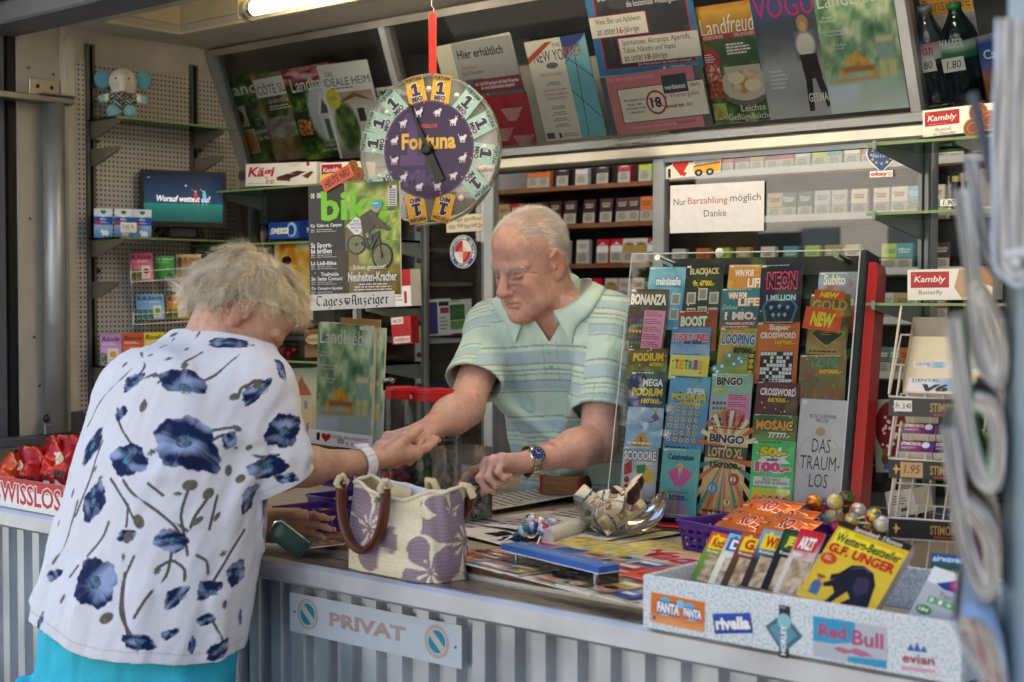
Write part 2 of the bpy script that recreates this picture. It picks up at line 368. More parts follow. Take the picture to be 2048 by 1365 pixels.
# pegboard wall: material with round holes on a 12 mm grid
def peg_material():
 m = mat('pegboard', .6, col='#cfcbc2', noise=.08, nscale=6); t = m.node_tree; b = t.nodes['Principled BSDF']
 tc = t.nodes.new('ShaderNodeTexCoord'); sp = t.nodes.new('ShaderNodeSeparateXYZ'); t.links.new(tc.outputs['Object'], sp.inputs[0]); q = []
 for ax in ('Y', 'Z'):
  a = t.nodes.new('ShaderNodeMath'); a.operation = 'MULTIPLY'; a.inputs[1].default_value = 1 / .0145; t.links.new(sp.outputs[ax], a.inputs[0])
  f = t.nodes.new('ShaderNodeMath'); f.operation = 'FRACT'; t.links.new(a.outputs[0], f.inputs[0])
  c_ = t.nodes.new('ShaderNodeMath'); c_.operation = 'SUBTRACT'; c_.inputs[1].default_value = .5; t.links.new(f.outputs[0], c_.inputs[0])
  s_ = t.nodes.new('ShaderNodeMath'); s_.operation = 'POWER'; s_.inputs[1].default_value = 2; t.links.new(c_.outputs[0], s_.inputs[0]); q.append(s_)
 ad = t.nodes.new('ShaderNodeMath'); ad.operation = 'ADD'; t.links.new(q[0].outputs[0], ad.inputs[0]); t.links.new(q[1].outputs[0], ad.inputs[1])
 lt = t.nodes.new('ShaderNodeMath'); lt.operation = 'LESS_THAN'; lt.inputs[1].default_value = .047; t.links.new(ad.outputs[0], lt.inputs[0])
 mx = t.nodes.new('ShaderNodeMix'); mx.data_type = 'RGBA'; t.links.new(lt.outputs[0], mx.inputs[0])
 old = b.inputs['Base Color'].links[0].from_socket; t.links.new(old, mx.inputs[6]); mx.inputs[7].default_value = (.012, .011, .01, 1); t.links.new(mx.outputs[2], b.inputs['Base Color'])
peg_material()
PEGTOP = atX(365, 150, WL)[2]
g = G(); g.box((WL - .05, .46, .8), (WL - .006, 1.6, 2.36), '#d3ccbd'); g.box((WL - .05, .46, 0), (WL - .006, 1.6, .8), '#d3ccbd'); g.build('side_wall', 'paint', K)
g = G(); g.box((WL - .006, .50, .9), (WL, 1.09, PEGTOP), '#fff'); g.build('pegboard', 'pegboard', K)
g = G(); g.box((WL - .006, 1.0915, .9), (WL + .001, 1.30, 2.32), '#cfc8b8'); g.build('corner_panel', 'paint', K)
# shutter guide and hinge post in front of the pegboard
g = G(); g.box((WL - .05, .325, 0), (WL - .012, .4595, 2.33), '#b9b2a4');
for yy, zz in ((.36, 2.2), (.44, 2.19), (.36, 1.77), (.37, 1.43), (.385, 1.29)): g.ball((WL - .012, yy, zz), (.002, .005, .005), '#6b665d')
g.build('jamb_panel', 'paint', K)
g = G(); g.box((WL - .05, .47, .95), (WL + .004, .4995, 2.30), '#d8d2c4'); g.build('jamb_strip', 'paint', K)
g = G(); g.box((WL - .05, .30, 0), (WL - .02, .3245, 2.33), '#0c0c0d'); g.build('door_seal', 'rubber', K)
g = G(); g.box((WL - .10, .17, 0), (WL - .03, .2995, 2.4), '#5e6068', 0, .006); g.box((WL - .12, -.05, 0), (WL - .05, .169, 2.4), '#4d4f56', 0, .006); g.build('corner_post', 'paint', K)
z1, z0 = atX(110, 205, WL + .03)[2], 1.155
g = G(); yc = atX(110, 500, WL + .03)[1]
g.lathe([(.0, z0), (.031, z0), (.031, z1), (0, z1)], '#b7bdbf', n=20, c=(WL + .03, yc, 0)); g.box((WL + .0, yc + .03, z0), (WL + .03, yc + .047, z1), '#a8adae'); g.build('hinge_tube', 'alu', K)
g = G(); zb = atX(66, 195, WL + .04)[2]
g.box((WL + .0, .05, zb - .012), (WL + .06, yc + .05, zb + .008), '#85857d', 0, .003); g.box((WL - .011, yc - .055, zb + .012), (WL - .004, yc + .04, zb + .062), '#b9b09a', 0, .002)
g.box((WL - .011, yc - .055, zb + .0085), (WL + .07, yc + .05, zb + .0135), '#9a9384', 0, .002)
for dy in (-.03, .015): g.ball((WL - .003, yc + dy, zb + .04), (.003, .006, .006), '#3b3a36')
g.build('hinge_bracket', 'alu', K)
g = G(); g.box((WL + .0, -.1, 1.125), (WL + .06, yc + .06, 1.15), '#6b6c6d', 0, .003); g.box((WL - .01, .2, 1.118), (WL + .055, .62, 1.124), '#8b8a86'); g.box((WL + .01, yc - .05, 1.15), (WL + .05, yc - .01, 1.185), '#7e7f80', 0, .004); g.box((WL - .0, yc + .055, 1.15), (WL + .02, yc + .10, 1.21), '#75767a'); g.build('threshold_rail', 'alu', K)
g = G(); g.ball((WL + .03, yc - .03, 1.197), .012, '#111'); g.build('knob', 'plastic', K)
g = G(); g.box((WL - .05, .05, .0), (WL - .004, .3, 1.12), '#b5b2ab'); g.build('low_panel', 'paint', K)
# ceiling with the lamp recess
ZT, YD0, ZR = 2.33, .985, 1.955
RX0, RX1, RY0, RY1 = -3.58, .4, .50, .745
cc = '#cfc8ba'
g = G()
def slab(x0, x1, y0, y1): g.box((x0, y0, ZT), (x1, y1, ZT + .02), cc)
slab(-4.2, RX0, .33, 1.3); slab(RX1, 2.2, .33, 1.3); slab(RX0, RX1, .33, RY0); slab(RX0, RX1, RY1, 1.3)
g.build('ceiling', 'paint', K)
g = G(); e = .012
for (a, b) in (((RX0, RY0, ZT + .0205), (RX0 + e, RY1, ZT + .09)), ((RX1 - e, RY0, ZT + .0205), (RX1, RY1, ZT + .09)), ((RX0 + e, RY0, ZT + .0205), (RX1 - e, RY0 + e, ZT + .09)), ((RX0 + e, RY1 - e, ZT + .0205), (RX1 - e, RY1, ZT + .09)), ((RX0, RY0, ZT + .0905), (RX1, RY1, ZT + .10))): g.box(a, b, '#ded3b0')
g.build('lamp_recess', 'paint', K)
g = G(); g.box((RX0 - .004, RY1, ZT - .006), (RX1, RY1 + .018, ZT - .0005), '#e6dcb8'); g.box((RX0 - .02, RY0, ZT - .006), (RX0, RY1 + .018, ZT - .0005), '#e6dcb8'); g.build('recess_frame', 'paint', K)
g = G(); g.box((-7, .19, 2.283), (2.2, .329, 2.46), '#6f7178', 0, .006); g.box((-7, .165, 2.34), (2.2, .189, 2.5), '#43454b', 0, .004); g.build('front_beam', 'paint', K)
g = G(); g.add([(-7, .16, 2.46), (2.2, .16, 2.46), (2.2, -.45, 2.56), (-7, -.45, 2.56), (-7, .16, 2.50), (2.2, .16, 2.50), (2.2, -.45, 2.60), (-7, -.45, 2.60)], [(0, 1, 2, 3), (7, 6, 5, 4), (0, 4, 5, 1), (2, 6, 7, 3), (1, 5, 6, 2), (0, 3, 7, 4)], '#b9bcc6'); g.build('awning', 'paint', K)
g = G(); g.box((-7, .33, 2.47), (2.2, 1.72, 2.56), '#8a8a8c'); g.box((-7, 2.27, 2.47), (2.2, 2.7, 2.56), '#8a8a8c'); g.box((-7, 1.7201, 2.47), (-3.7, 2.2699, 2.56), '#8a8a8c'); g.box((1.5, 1.7201, 2.47), (2.2, 2.2699, 2.56), '#8a8a8c'); g.build('roof', 'paint', K)  # gap over the inner room is an invented skylight that lets sun in
g = G(); g.box((-7, 2.62, 0), (2.2, 2.7, 2.465), '#b8b0a4'); g.box((2.1, .3, 0), (2.2, 2.62, 2.465), '#6a6660'); g.box((-7, .33, 0), (-6.9, 2.62, 2.465), '#6a6660'); g.build('back_wall', 'paint', K)
g = G(); g.box((-6.9, 1.31, 2.36), (2.1, 1.72, 2.38), '#d8d2c6'); g.box((-6.9, 2.27, 2.36), (2.1, 2.62, 2.38), '#d8d2c6'); g.build('inner_ceiling', 'paint', K)  # gap continues the added skylight opening above
g = G(); g.box((WL - .05, 1.6, 0), (WL, 2.6, 2.355), '#cfc8ba'); g.build('inner_side_wall', 'paint', K)
# slanted display window over the counter
SP = (np.array((-2., YW, ZR)), np.array((0, -(ZT - ZR), (YD0 - YW))))     # a point and the outward normal
SP = (SP[0], SP[1] / np.linalg.norm(SP[1])); SLU = np.array((0, YD0 - YW, ZT - ZR)); SLU /= np.linalg.norm(SLU)
XR = 1.6
g = G(); n_ = SP[1]
def slat(x0, x1, a0, a1, out=.02, inn=.02, col='#b9bdc0'):
 b = np.array((0, YW, ZR)); V = []
 for o_ in (-inn, out):
  for a_ in (a0, a1):
   for x_ in (x0, x1): p = b + SLU * a_ + n_ * o_; V.append((x_, p[1], p[2]))
 g.add(V, [(4, 5, 7, 6), (0, 2, 3, 1), (0, 1, 5, 4), (2, 6, 7, 3), (1, 3, 7, 5), (0, 4, 6, 2)], col)
SLH = math.hypot(YD0 - YW, ZT - ZR)
slat(WL + .002, XR, SLH - .022, SLH - .002, col='#a9a59c'); slat(WL + .002, WL + .028, .0, SLH - .0225)
DX1 = atP(783, 100, *SP)[0]; DX2 = atP(1822, 100, *SP)[0]
for dx in (DX1, DX2): slat(dx - .012, dx + .012, .0, SLH - .0225)
g.build('display_frame', 'alu', K)
def pane(x0, x1, name='display_pane', m_='faint'):
 h = G(); b = np.array((0, YW, ZR)); q = []
 for x_, a_ in ((x0, .0), (x1, .0), (x1, SLH - .02), (x0, SLH - .02)): p = b + SLU * a_; q.append((x_, p[1], p[2]))
 h.quad(q, '#fff'); h.build(name, m_, K)
for a_, b_ in ((WL + .028, DX1 - .012), (DX1 + .012, DX2 - .012), (DX2 + .012, XR)): pane(a_, b_)
g = G(); g.box((WL + .002, YW + .02, ZR - .012), (XR, 1.62, ZR), '#a89f90'); g.build('display_floor', 'paint', K)
g = G(); g.box((WL + .002, 1.62, ZR - .012), (DX1, 1.64, 2.36), '#8b8880'); g.box((DX1, 1.50, ZR), (DX1 + .62, 1.64, 2.25), '#cfc6b2'); g.box((DX1, 1.64, ZR - .012), (XR, 1.66, 2.36), '#3a3a3c'); g.box((WL + .002, 1.6605, ZR - .012), (XR, 1.675, 2.36), '#b0aaa0'); g.build('display_back', 'paint', K)  # last box: pale panel added to bounce skylight sun onto the cigarette packs
# rail and sliding windows
g = G(); g.box((WL + .002, YW - .03, 1.925), (XR, YW + .05, 1.951), '#8f9092', 0, .004); g.build('window_rail', 'brushed', K)
g = G(); g.box((WL + .002, YW - .022, 1.895), (XR, YW + .05, 1.9245), '#ded9cc', 0, .004); g.build('window_track', 'alu', K)
def px(x, y=400, Y=YW): return atY(x, y, Y)[0]
def window(x0, x1, wd=.035, pane_m='glass', y=YW, mid=()):
 fr = G(); z0, z1 = ZC + .0005, 1.8945
 for q in (x0, x1 - wd) + tuple(mid): fr.box((q, y - .014, z0), (q + wd, y + .014, z1), '#b4bac0', 0, .003)
 xs = sorted([x0, *mid, x1 - wd])
 for a_, b_ in zip(xs, xs[1:]): fr.box((a_ + wd, y - .012, z1 - .012), (b_, y + .012, z1), '#aab0b6'); fr.box((a_ + wd, y - .012, z0), (b_, y + .012, z0 + .03), '#aab0b6')
 f_ = fr.build('sliding_window', 'alu', K)
 h = G()
 for a_, b_ in zip(xs, xs[1:]): h.quad([(a_ + wd, y, z0 + .03), (b_, y, z0 + .03), (b_, y, z1 - .012), (a_ + wd, y, z1 - .012)], '#fff')
 h.build('pane', pane_m, f_)
WX0, WX1 = px(992), px(1306)
window(WL + .003, WX0, mid=(px(836),)); window(WX1, XR, mid=(px(1838),), y=YW + .01)
# the lamp
lz = ZT - .018; ly = .60; lx = atZ(497, 20, lz)[0]
lamp = thing('fluorescent_lamp', 'glowing fluorescent tube in the ceiling recess over the counter', 'lamp', (lx, ly, lz))
mat('tube_glow', .4, col='#fff3da', emit=4.6);
for k in (0, 1): g = G(); g.tube([(.03 + 1.28 * k, 0, 0), (1.22 + 1.28 * k, 0, 0)], .019, '#fff3c8', n=16); g.build('tube', 'tube_glow', lamp)  # second tube is added out of view to light the right side
for x_ in (.0, 1.25, 2.53):
 g = G(); g.tube([(x_ - .004, 0, 0), (x_ + .012, 0, 0)], .024, '#a8a49a', n=16); g.box((x_ - .012, -.028, -.028), (x_ - .005, .028, .10), '#8f8b80', 0, .002); g.build('lamp_holder', 'alu', lamp)
g = G(); g.tube([(.0125, 0, 0), (.029, 0, 0)], .0195, '#bdbdbd', 0, 16); g.build('tube_cap', 'chrome', lamp)
# far side of the street, seen only in the reflections
house = thing('house', 'white plastered house across the street with grey shutters', 'house', (-16, -15, 0))
g = G(); g.box((-16, -8, 0), (20, 0, 9), '#d9d4c8'); g.build('wall', 'plaster', house)
g = G(); g.prism([(-16.5, 9), (20.5, 9), (18, 12), (-14, 12)], 0, 8.6, '#5a3a2c'); g.build('roof', 'plaster', house, mtx=np.array([[1, 0, 0, 0], [0, 0, 1, -8.3], [0, 1, 0, 0], [0, 0, 0, 1.]]))
for i in range(11):
 for j in range(3):
  g = G(); g.box((-14.6 + i * 3.1, .0, .9 + j * 2.9), (-13.5 + i * 3.1, .04, 2.5 + j * 2.9), '#20252c')
  wn = g.build('window', 'plastic', house)
  for s_ in (-1, 1): g = G(); xx = -14.05 + i * 3.1 + s_ * .86; g.box((xx - .3, .0, .85 + j * 2.9), (xx + .3, .07, 2.55 + j * 2.9), '#5d6a70'); g.build('shutter', 'paint', wn)
sky_block = thing('house', 'brown rendered neighbour house standing right of the kiosk forecourt', 'house', (7.5, -7, 0)); g = G(); g.box((-2.2, -6, 0), (4, 5.2, 7), '#7a6c5e'); g.build('wall', 'plaster', sky_block)  # unseen house, added to shade the scene from the right
for j in range(4): g = G(); g.box((-2.26, -4.6 + j * 2.4, 1.0), (-2.2005, -3.4 + j * 2.4, 2.6), '#23282c'); g.build('window', 'plastic', sky_block)
g = G(); g.box((-2.6, -6.4, 7.001), (4.4, 5.6, 7.3), '#4a3a30'); g.build('roof', 'plaster', sky_block)
def leafy_tree(loc, h, r, seed, label):
 rnd = random.Random(seed); t_ = thing('tree', label, 'tree', loc)
 g = G(); g.tube([(0, 0, 0), (.05, .02, h * .3), (0, .1, h * .6)], [.22, .17, .08], '#5a4a3a');
 for k in range(6): a = k * 1.05; g.tube([(0, .05, h * .4), (math.cos(a) * r * .5, math.sin(a) * r * .5, h * .65)], [.08, .03], '#5a4a3a', n=6)
 g.build('trunk', 'wood', t_)
 g = G(); rs = np.random.RandomState(seed); n = 5000
 cl = rs.normal(size=(40, 3)); cl /= np.linalg.norm(cl, axis=1)[:, None]; cl *= (rs.rand(40, 1) ** .4) * r * .8
 c = cl[rs.randint(0, 40, n)] + rs.normal(size=(n, 3)) * r * .16; c[:, 2] = c[:, 2] * .9 + h * .7
 a = rs.normal(size=(n, 3)); a /= np.linalg.norm(a, axis=1)[:, None]; b = np.cross(a, rs.normal(size=(n, 3))); b /= np.linalg.norm(b, axis=1)[:, None]
 V = np.stack([c - a * .1, c + b * .06, c + a * .1, c - b * .06], 1).reshape(-1, 3); col = np.repeat(pal(rs.rand(n), ('#2c4a1c', '#5b7f34')), 4, 0)
 g.add(V, [(4 * i, 4 * i + 1, 4 * i + 2, 4 * i + 3) for i in range(n)], col); g.build('crown', 'leaf', t_)
leafy_tree((-9.5, -7.2, 0), 6.5, 2.2, 3, 'leafy street tree opposite the kiosk, nearer the left')
leafy_tree((-4.2, -7.8, 0), 6.0, 2.0, 8, 'leafy street tree opposite the kiosk, straight across from the window')
# ================================================================ BODIES: blended volumes turned into one skin
def smin(a, b, k):
 h = np.maximum(k - np.abs(a - b), 0) / k; return np.minimum(a, b) - h * h * k * .25
class Vol:
 def __init__(s): s.q = []
 def _a(s, f, c, r, k, sub): s.q.append((f, np.asarray(c, float), r, k, sub)); return s
 def cap(s, a, b, ra, rb=None, k=.01, sub=False, fl=None):
  """tapered capsule; fl=(normal, factor) flattens it along a direction"""
  a = np.asarray(a, float); b = np.asarray(b, float); rb = ra if rb is None else rb; ab = b - a; l2 = ab @ ab + 1e-12
  if fl is not None: n = np.asarray(fl[0], float); n = n / np.linalg.norm(n); q = fl[1]
  def f(P):
   pa = P - a; t = np.clip((pa @ ab) / l2, 0, 1); D = pa - t[:, None] * ab
   if fl is not None: D = D + np.outer(D @ n, n) * (1 / q - 1)
   d = np.sqrt((D * D).sum(1)) - (ra + (rb - ra) * t)
   return d * q if fl is not None else d
  return s._a(f, (a + b) / 2, np.linalg.norm(ab) / 2 + max(ra, rb), k, sub)
 def ell(s, c, r, Rm=None, k=.01, sub=False):
  c = np.asarray(c, float); r = np.asarray(r, float)
  def f(P):
   D = P - c
   if Rm is not None: D = D @ Rm
   k0 = np.sqrt(((D / r) ** 2).sum(1)); k1 = np.sqrt(((D / r ** 2) ** 2).sum(1)) + 1e-9; return k0 * (k0 - 1) / k1
  return s._a(f, c, r.max(), k, sub)
 def loft(s, keys, yaw=0., k=.02, p=2.2):
  """stack of rounded sections: (z, cx, cy, half width, half depth)"""
  K = np.array(keys, float); ca, sa = math.cos(R_(yaw)), math.sin(R_(yaw))
  # smooth the stack
  zz = np.linspace(K[0, 0], K[-1, 0], 80); KK = np.stack([zz] + [np.interp(zz, K[:, 0], K[:, i]) for i in range(1, 5)], 1)
  for _ in range(10): KK[1:-1, 1:] = .25 * KK[:-2, 1:] + .5 * KK[1:-1, 1:] + .25 * KK[2:, 1:]
  def f(P):
   z = np.clip(P[:, 2], zz[0], zz[-1]); cx, cy, a, b = (np.interp(z, zz, KK[:, i]) for i in range(1, 5))
   x, y = P[:, 0] - cx, P[:, 1] - cy; X, Y = ca * x + sa * y, -sa * x + ca * y
   rr = (np.abs(X / a) ** p + np.abs(Y / b) ** p) ** (1 / p); m = np.sqrt(X * X + Y * Y) + 1e-6
   d = (rr - 1) * np.clip(m / np.maximum(rr, .05), np.minimum(a, b) * .8, None)
   dz = np.maximum(zz[0] - P[:, 2], P[:, 2] - zz[-1]); return np.where(dz > 0, np.sqrt(np.maximum(d, 0) ** 2 + dz ** 2), np.maximum(d, dz))
  c = np.array((K[:, 1].mean(), K[:, 2].mean(), (K[0, 0] + K[-1, 0]) / 2)); return s._a(f, c, (K[-1, 0] - K[0, 0]) / 2 + K[:, 3].max() + .2, k, False)
 def __call__(s, P, c=None, rad=0.):
  d = np.full(len(P), .5)
  for f, pc, pr, k, sub in s.q:
   if c is not None and np.linalg.norm(pc - c) - pr > rad + .06: continue
   e = f(P)
   d = -smin(-d, e, k) if sub else smin(d, e, k)
  return d
def surf(fn, lo, hi, h, B=12):
 """surface of fn = 0 as vertices and quads (surface nets on the blocks that hold it)"""
 lo = np.asarray(lo, float); n = np.ceil((np.asarray(hi) - lo) / h / B).astype(int); N = n * B + 1
 D = np.full(N, .5, np.float32); ax = np.arange(B + 1) * h; loc = np.stack(np.meshgrid(ax, ax, ax, indexing='ij'), -1).reshape(-1, 3); rad = B * h * .87
 for i in range(n[0]):
  for j in range(n[1]):
   for k in range(n[2]):
    o = lo + np.array((i, j, k)) * B * h; c = o + B * h / 2
    d0 = float(fn(c[None], c, rad)[0]); sl_ = (slice(i * B, i * B + B + 1), slice(j * B, j * B + B + 1), slice(k * B, k * B + B + 1))
    if abs(d0) > rad * 1.9: D[sl_] = np.where(np.abs(D[sl_]) < .49, D[sl_], d0); continue
    D[sl_] = fn(loc + o, c, rad).reshape(B + 1, B + 1, B + 1)
 S = D < 0; cnt = np.zeros(N - 1, np.int8)
 for a in (0, 1):
  for b in (0, 1):
   for c in (0, 1): cnt += S[a:N[0] - 1 + a, b:N[1] - 1 + b, c:N[2] - 1 + c]
 act = np.argwhere((cnt > 0) & (cnt < 8)); idx = np.full(N - 1, -1, np.int64); idx[tuple(act.T)] = np.arange(len(act))
 acc = np.zeros((len(act), 3)); m = np.zeros(len(act))
 for a in range(3):
  o1, o2 = [q for q in range(3) if q != a]
  for b in (0, 1):
   for c in (0, 1):
    p0 = act.copy(); p0[:, o1] += b; p0[:, o2] += c; p1 = p0.copy(); p1[:, a] += 1
    d0, d1 = D[tuple(p0.T)], D[tuple(p1.T)]; x = (d0 < 0) != (d1 < 0); t = np.where(x, d0 / np.where(x, d0 - d1, 1), 0)
    q = p0.astype(float); q[:, a] += t; acc[x] += q[x]; m[x] += 1
 V = lo + acc / m[:, None] * h; F = []
 for a in range(3):
  o1, o2 = [(1, 2), (2, 0), (0, 1)][a]
  s0 = [slice(1, -1)] * 3; s1 = [slice(1, -1)] * 3; s0[a] = slice(0, -1); s1[a] = slice(1, None)
  A_, B_ = S[tuple(s0)], S[tuple(s1)]
  for flip, msk in ((False, A_ & ~B_), (True, ~A_ & B_)):
   e = np.argwhere(msk)
   if not len(e): continue
   e[:, o1] += 1; e[:, o2] += 1
   def at(d1, d2): q = e.copy(); q[:, o1] -= d1; q[:, o2] -= d2; return idx[tuple(q.T)]
   Q = np.stack([at(1, 1), at(0, 1), at(0, 0), at(1, 0)], 1); F.append(Q[:, ::-1] if flip else Q)
 return V, np.concatenate(F)
def grad(fn, V, e=.0015):
 out = np.zeros_like(V)
 for a in range(3): d = np.zeros(3); d[a] = e; out[:, a] = fn(V + d) - fn(V - d)
 return out / (np.linalg.norm(out, axis=1)[:, None] + 1e-9)
def vn3(P, f, seed=0):
 """cheap smooth 3d noise, -1..1"""
 r = np.random.RandomState(seed); o = np.zeros(len(P))
 for i in range(5):
  k = r.normal(size=3); k /= np.linalg.norm(k); o += np.sin(P @ k * f * (1 + .45 * i) + r.rand() * 9 + 1.3 * np.sin(P @ r.normal(size=3) * f * .5))
 return o / 3.2
def nrm(v): v = np.asarray(v, float); return v / np.linalg.norm(v)
def hand(v, wrist, tip, palm, side, curl=(.3, .35, .4, .45), thumb=(.6, .5), spread=.09, sc_=1., k=.006, tcurl=.3):
 """palm with five fingers; palm = the way the palm faces, side = +1 thumb on cross(dir, palm) side"""
 w_ = np.asarray(wrist, float); d = nrm(np.asarray(tip) - w_); n = np.asarray(palm, float); n = nrm(n - d * (n @ d)); s_ = np.cross(d, n) * side
 L_ = .098 * sc_; tips = []
 offs = (.030, .010, -.010, -.029); lens = (.074, .083, .077, .060); rad = (.0092, .0095, .0090, .0080)
 kn = [w_ + d * (L_ + (.0, .004, .0, -.010)[i] * sc_) + s_ * offs[i] * sc_ - n * .003 for i in range(4)]
 for i in range(4):
  v.cap(w_ + s_ * offs[i] * .55 * sc_ - n * .002, kn[i], .0165 * sc_, .0125 * sc_, k=.014)
  v.cap(w_ + d * .03 + s_ * offs[i] * .8 * sc_ + n * .004, kn[i] + n * .002 - d * .012, .014 * sc_, .010 * sc_, k=.012)
  v.ell(kn[i] - n * .007 * sc_, (.0085 * sc_,) * 3, k=.009)
  # fingers: three bones, each bending further towards the palm
  a = curl[i]; p = kn[i]; dd = nrm(d + s_ * spread * (1.5 - i)); r = rad[i] * sc_; cum = 0
  for j, (fr, q) in enumerate(((.46, .8), (.30, 1.0), (.24, .75))):
   cum += a * q; e = dd * math.cos(cum) + n * math.sin(cum); p2 = p + e * lens[i] * fr * sc_
   v.cap(p, p2, r, r * .9, k=.004 if j else .006);
   if j < 2: v.ell(p2, (r * 1.02,) * 3, k=.003)
   p = p2; r *= .9
  tips.append((p, e, -n * math.cos(cum) + d * math.sin(cum)))
 # thumb leaves the side of the palm near its base
 t0 = w_ + d * .022 * sc_ + s_ * .022 * sc_ + n * .006; e = nrm(d * math.cos(thumb[0]) + s_ * math.sin(thumb[0]) + n * thumb[1])
 t1 = t0 + e * .044 * sc_; v.cap(t0, t1, .0175 * sc_, .0125 * sc_, k=.012)
 e2 = nrm(e + d * .5 * tcurl + n * .3 * tcurl - s_ * .4 * tcurl); t2 = t1 + e2 * .034 * sc_; v.cap(t1, t2, .0118 * sc_, .0105 * sc_, k=.005)
 e3 = nrm(e2 + d * .3 * tcurl - s_ * .4 * tcurl); t3 = t2 + e3 * .026 * sc_; v.cap(t2, t3, .0105 * sc_, .0088 * sc_, k=.004)
 tips.append((t3, e3, nrm(np.cross(e3, np.cross(s_ - n * .3, e3)))))
 return tips
def frame_head(pos, fwd, up):
 f = nrm(fwd); u = np.asarray(up, float); u = nrm(u - f * (u @ f)); r = np.cross(f, u); return np.stack([r, f, u], 1), np.asarray(pos, float)   # columns: right, forward, up
def head(v, fr, s=1., jowl=.0, nose=1., thin=0., neck=None, nr=.056, wx=1.):
 Rm, o = fr; T = lambda x, y, z: o + Rm @ (np.array((x * wx, y, z)) * s)
 E = lambda c, r, k=.02, sub=False, rm=None: v.ell(T(*c), np.array((r[0] * (wx if r[0] > .02 else 1), r[1], r[2])) * s, Rm if rm is None else Rm @ rm, k * s, sub)
 Cp = lambda a, b, ra, rb=None, k=.012, sub=False: v.cap(T(*a), T(*b), ra * s, (ra if rb is None else rb) * s, k * s, sub)
 E((0, -.014, .042), (.0755, .098, .086)); E((0, .03, .052), (.066, .062, .062), .03)
 E((0, .028, -.025), (.057, .068, .080), .035)
 for q in (-1, 1):
  Cp((q * .050, -.006, -.060), (q * .013, .078, -.100), .017, .016, .035)
  E((q * .038, .062, -.026), (.025, .026, .024), .025)       # cheek
  E((q * .045, .048, -.062), (.02 + jowl * .004, .03, .028), .03)
  Cp((q * .014, .092, .025), (q * .050, .075, .024), .0100, .0086, .014)   # brow
 Cp((-.008, .082, -.098), (.008, .082, -.098), .019, k=.025)
 for q in (-1, 1):
  E((q * .031, .099, .006), (.0195, .0200, .0125), .011, True)
  E((q * .031, .0815, .003), (.0152, .0135, .0125), .004)            # lowered lid over the eyeball
  Cp((q * .018, .0925, -.003), (q * .044, .085, -.003), .0026, k=.004, sub=True)   # lid line
  Cp((q * .018, .094, .0115), (q * .046, .083, .011), .0026, k=.004, sub=True)
  Cp((q * .019, .090, -.013), (q * .043, .082, -.016), .0055, .004, k=.009)     # bag under the eye
  Cp((q * .02, .093, -.020), (q * .040, .083, -.024), .0024, k=.005, sub=True)
 Cp((0, .093, .016), (0, .115, -.022), .0085, .0118, .011); E((0, .121, -.030), (.0125 * nose, .0125 * nose, .0115), .010)
 for q in (-1, 1): E((q * .0125, .105, -.034), (.0088 * nose, .0115, .0085), .006); E((q * .007, .108, -.0425), (.0038, .0058, .0035), .003, True)
 E((0, .090, -.055), (.03, .017, .022), .016)
 E((0, .1035, -.0575), (.0225, .0065, .0042), .005); E((0, .1015, -.0695), (.020, .0075, .0052), .005)
 Cp((-.025, .099, -.0645), (0, .1085, -.0632), .0017, k=.003, sub=True); Cp((.025, .099, -.0645), (0, .1085, -.0632), .0017, k=.003, sub=True)
 Cp((-.014, .098, -.0805), (.014, .098, -.0805), .0022, k=.008, sub=True)
 for q in (-1, 1):
  Cp((q * .020, .099, -.036), (q * .037, .086, -.064), .0024 + jowl * .0014, k=.007, sub=True)
  Cp((q * .037, .085, -.066), (q * .040, .074, -.088), .002 + jowl * .0012, k=.007, sub=True)
  # ear
  ra = np.array(((math.cos(.35 * q), -math.sin(.35 * q), 0), (math.sin(.35 * q), math.cos(.35 * q), 0), (0, 0, 1)))
  E((q * .079, -.012, -.002), (.0075, .021, .034), .006, rm=ra); E((q * .0755, -.006, -.030), (.0075, .0125, .014), .007)
  E((q * .0885, -.010, .002), (.006, .0125, .020), .005, True, rm=ra)
  Cp((q * .084, -.030, .004), (q * .083, -.014, .029), .0042, .004, .005); Cp((q * .083, -.014, .029), (q * .079, .006, .018), .004, .003, .005)
  E((q * .080, .004, -.008), (.005, .005, .008), .005)
  if jowl: E((q * .043, .050, -.082), (.02, .03, .02), .025)
 if neck is not None:
  v.cap(T(0, -.028, -.03), neck, nr * s * .95, nr * s * 1.1, .03)
  v.cap(T(0, .045, -.088), neck + Rm[:, 1] * .03, .022 * s, .04, .04)
 return T
def skin_cols(V, base, spots, var=.1, seed=1):
 c = np.tile(L(base), (len(V), 1)); n = vn3(V, 45, seed); c *= (1 + var * n)[:, None]; n2 = vn3(V, 160, seed + 5)
 c[:, 1:] *= (1 - .10 * np.clip(n2, 0, 1))[:, None]
 for p, r, col, a in spots:
  t = np.clip(1 - np.linalg.norm(V - p, axis=1) / r, 0, 1); t = (t * t * (3 - 2 * t) * a)[:, None]; c = c * (1 - t) + L(col) * t
 return np.clip(c, 0, 1)
def mesh_of(fn, lo, hi, h, name, mats, parent, colf, proj_=True):
 V, F = surf(fn, lo, hi, h)
 if proj_:
  for _ in range(2): d = fn(V); V = V - grad(fn, V) * np.clip(d, -h, h)[:, None]
 g = G(); g.add(V, F.tolist(), colf(V), 0, True); return g.build(name, mats, parent), V
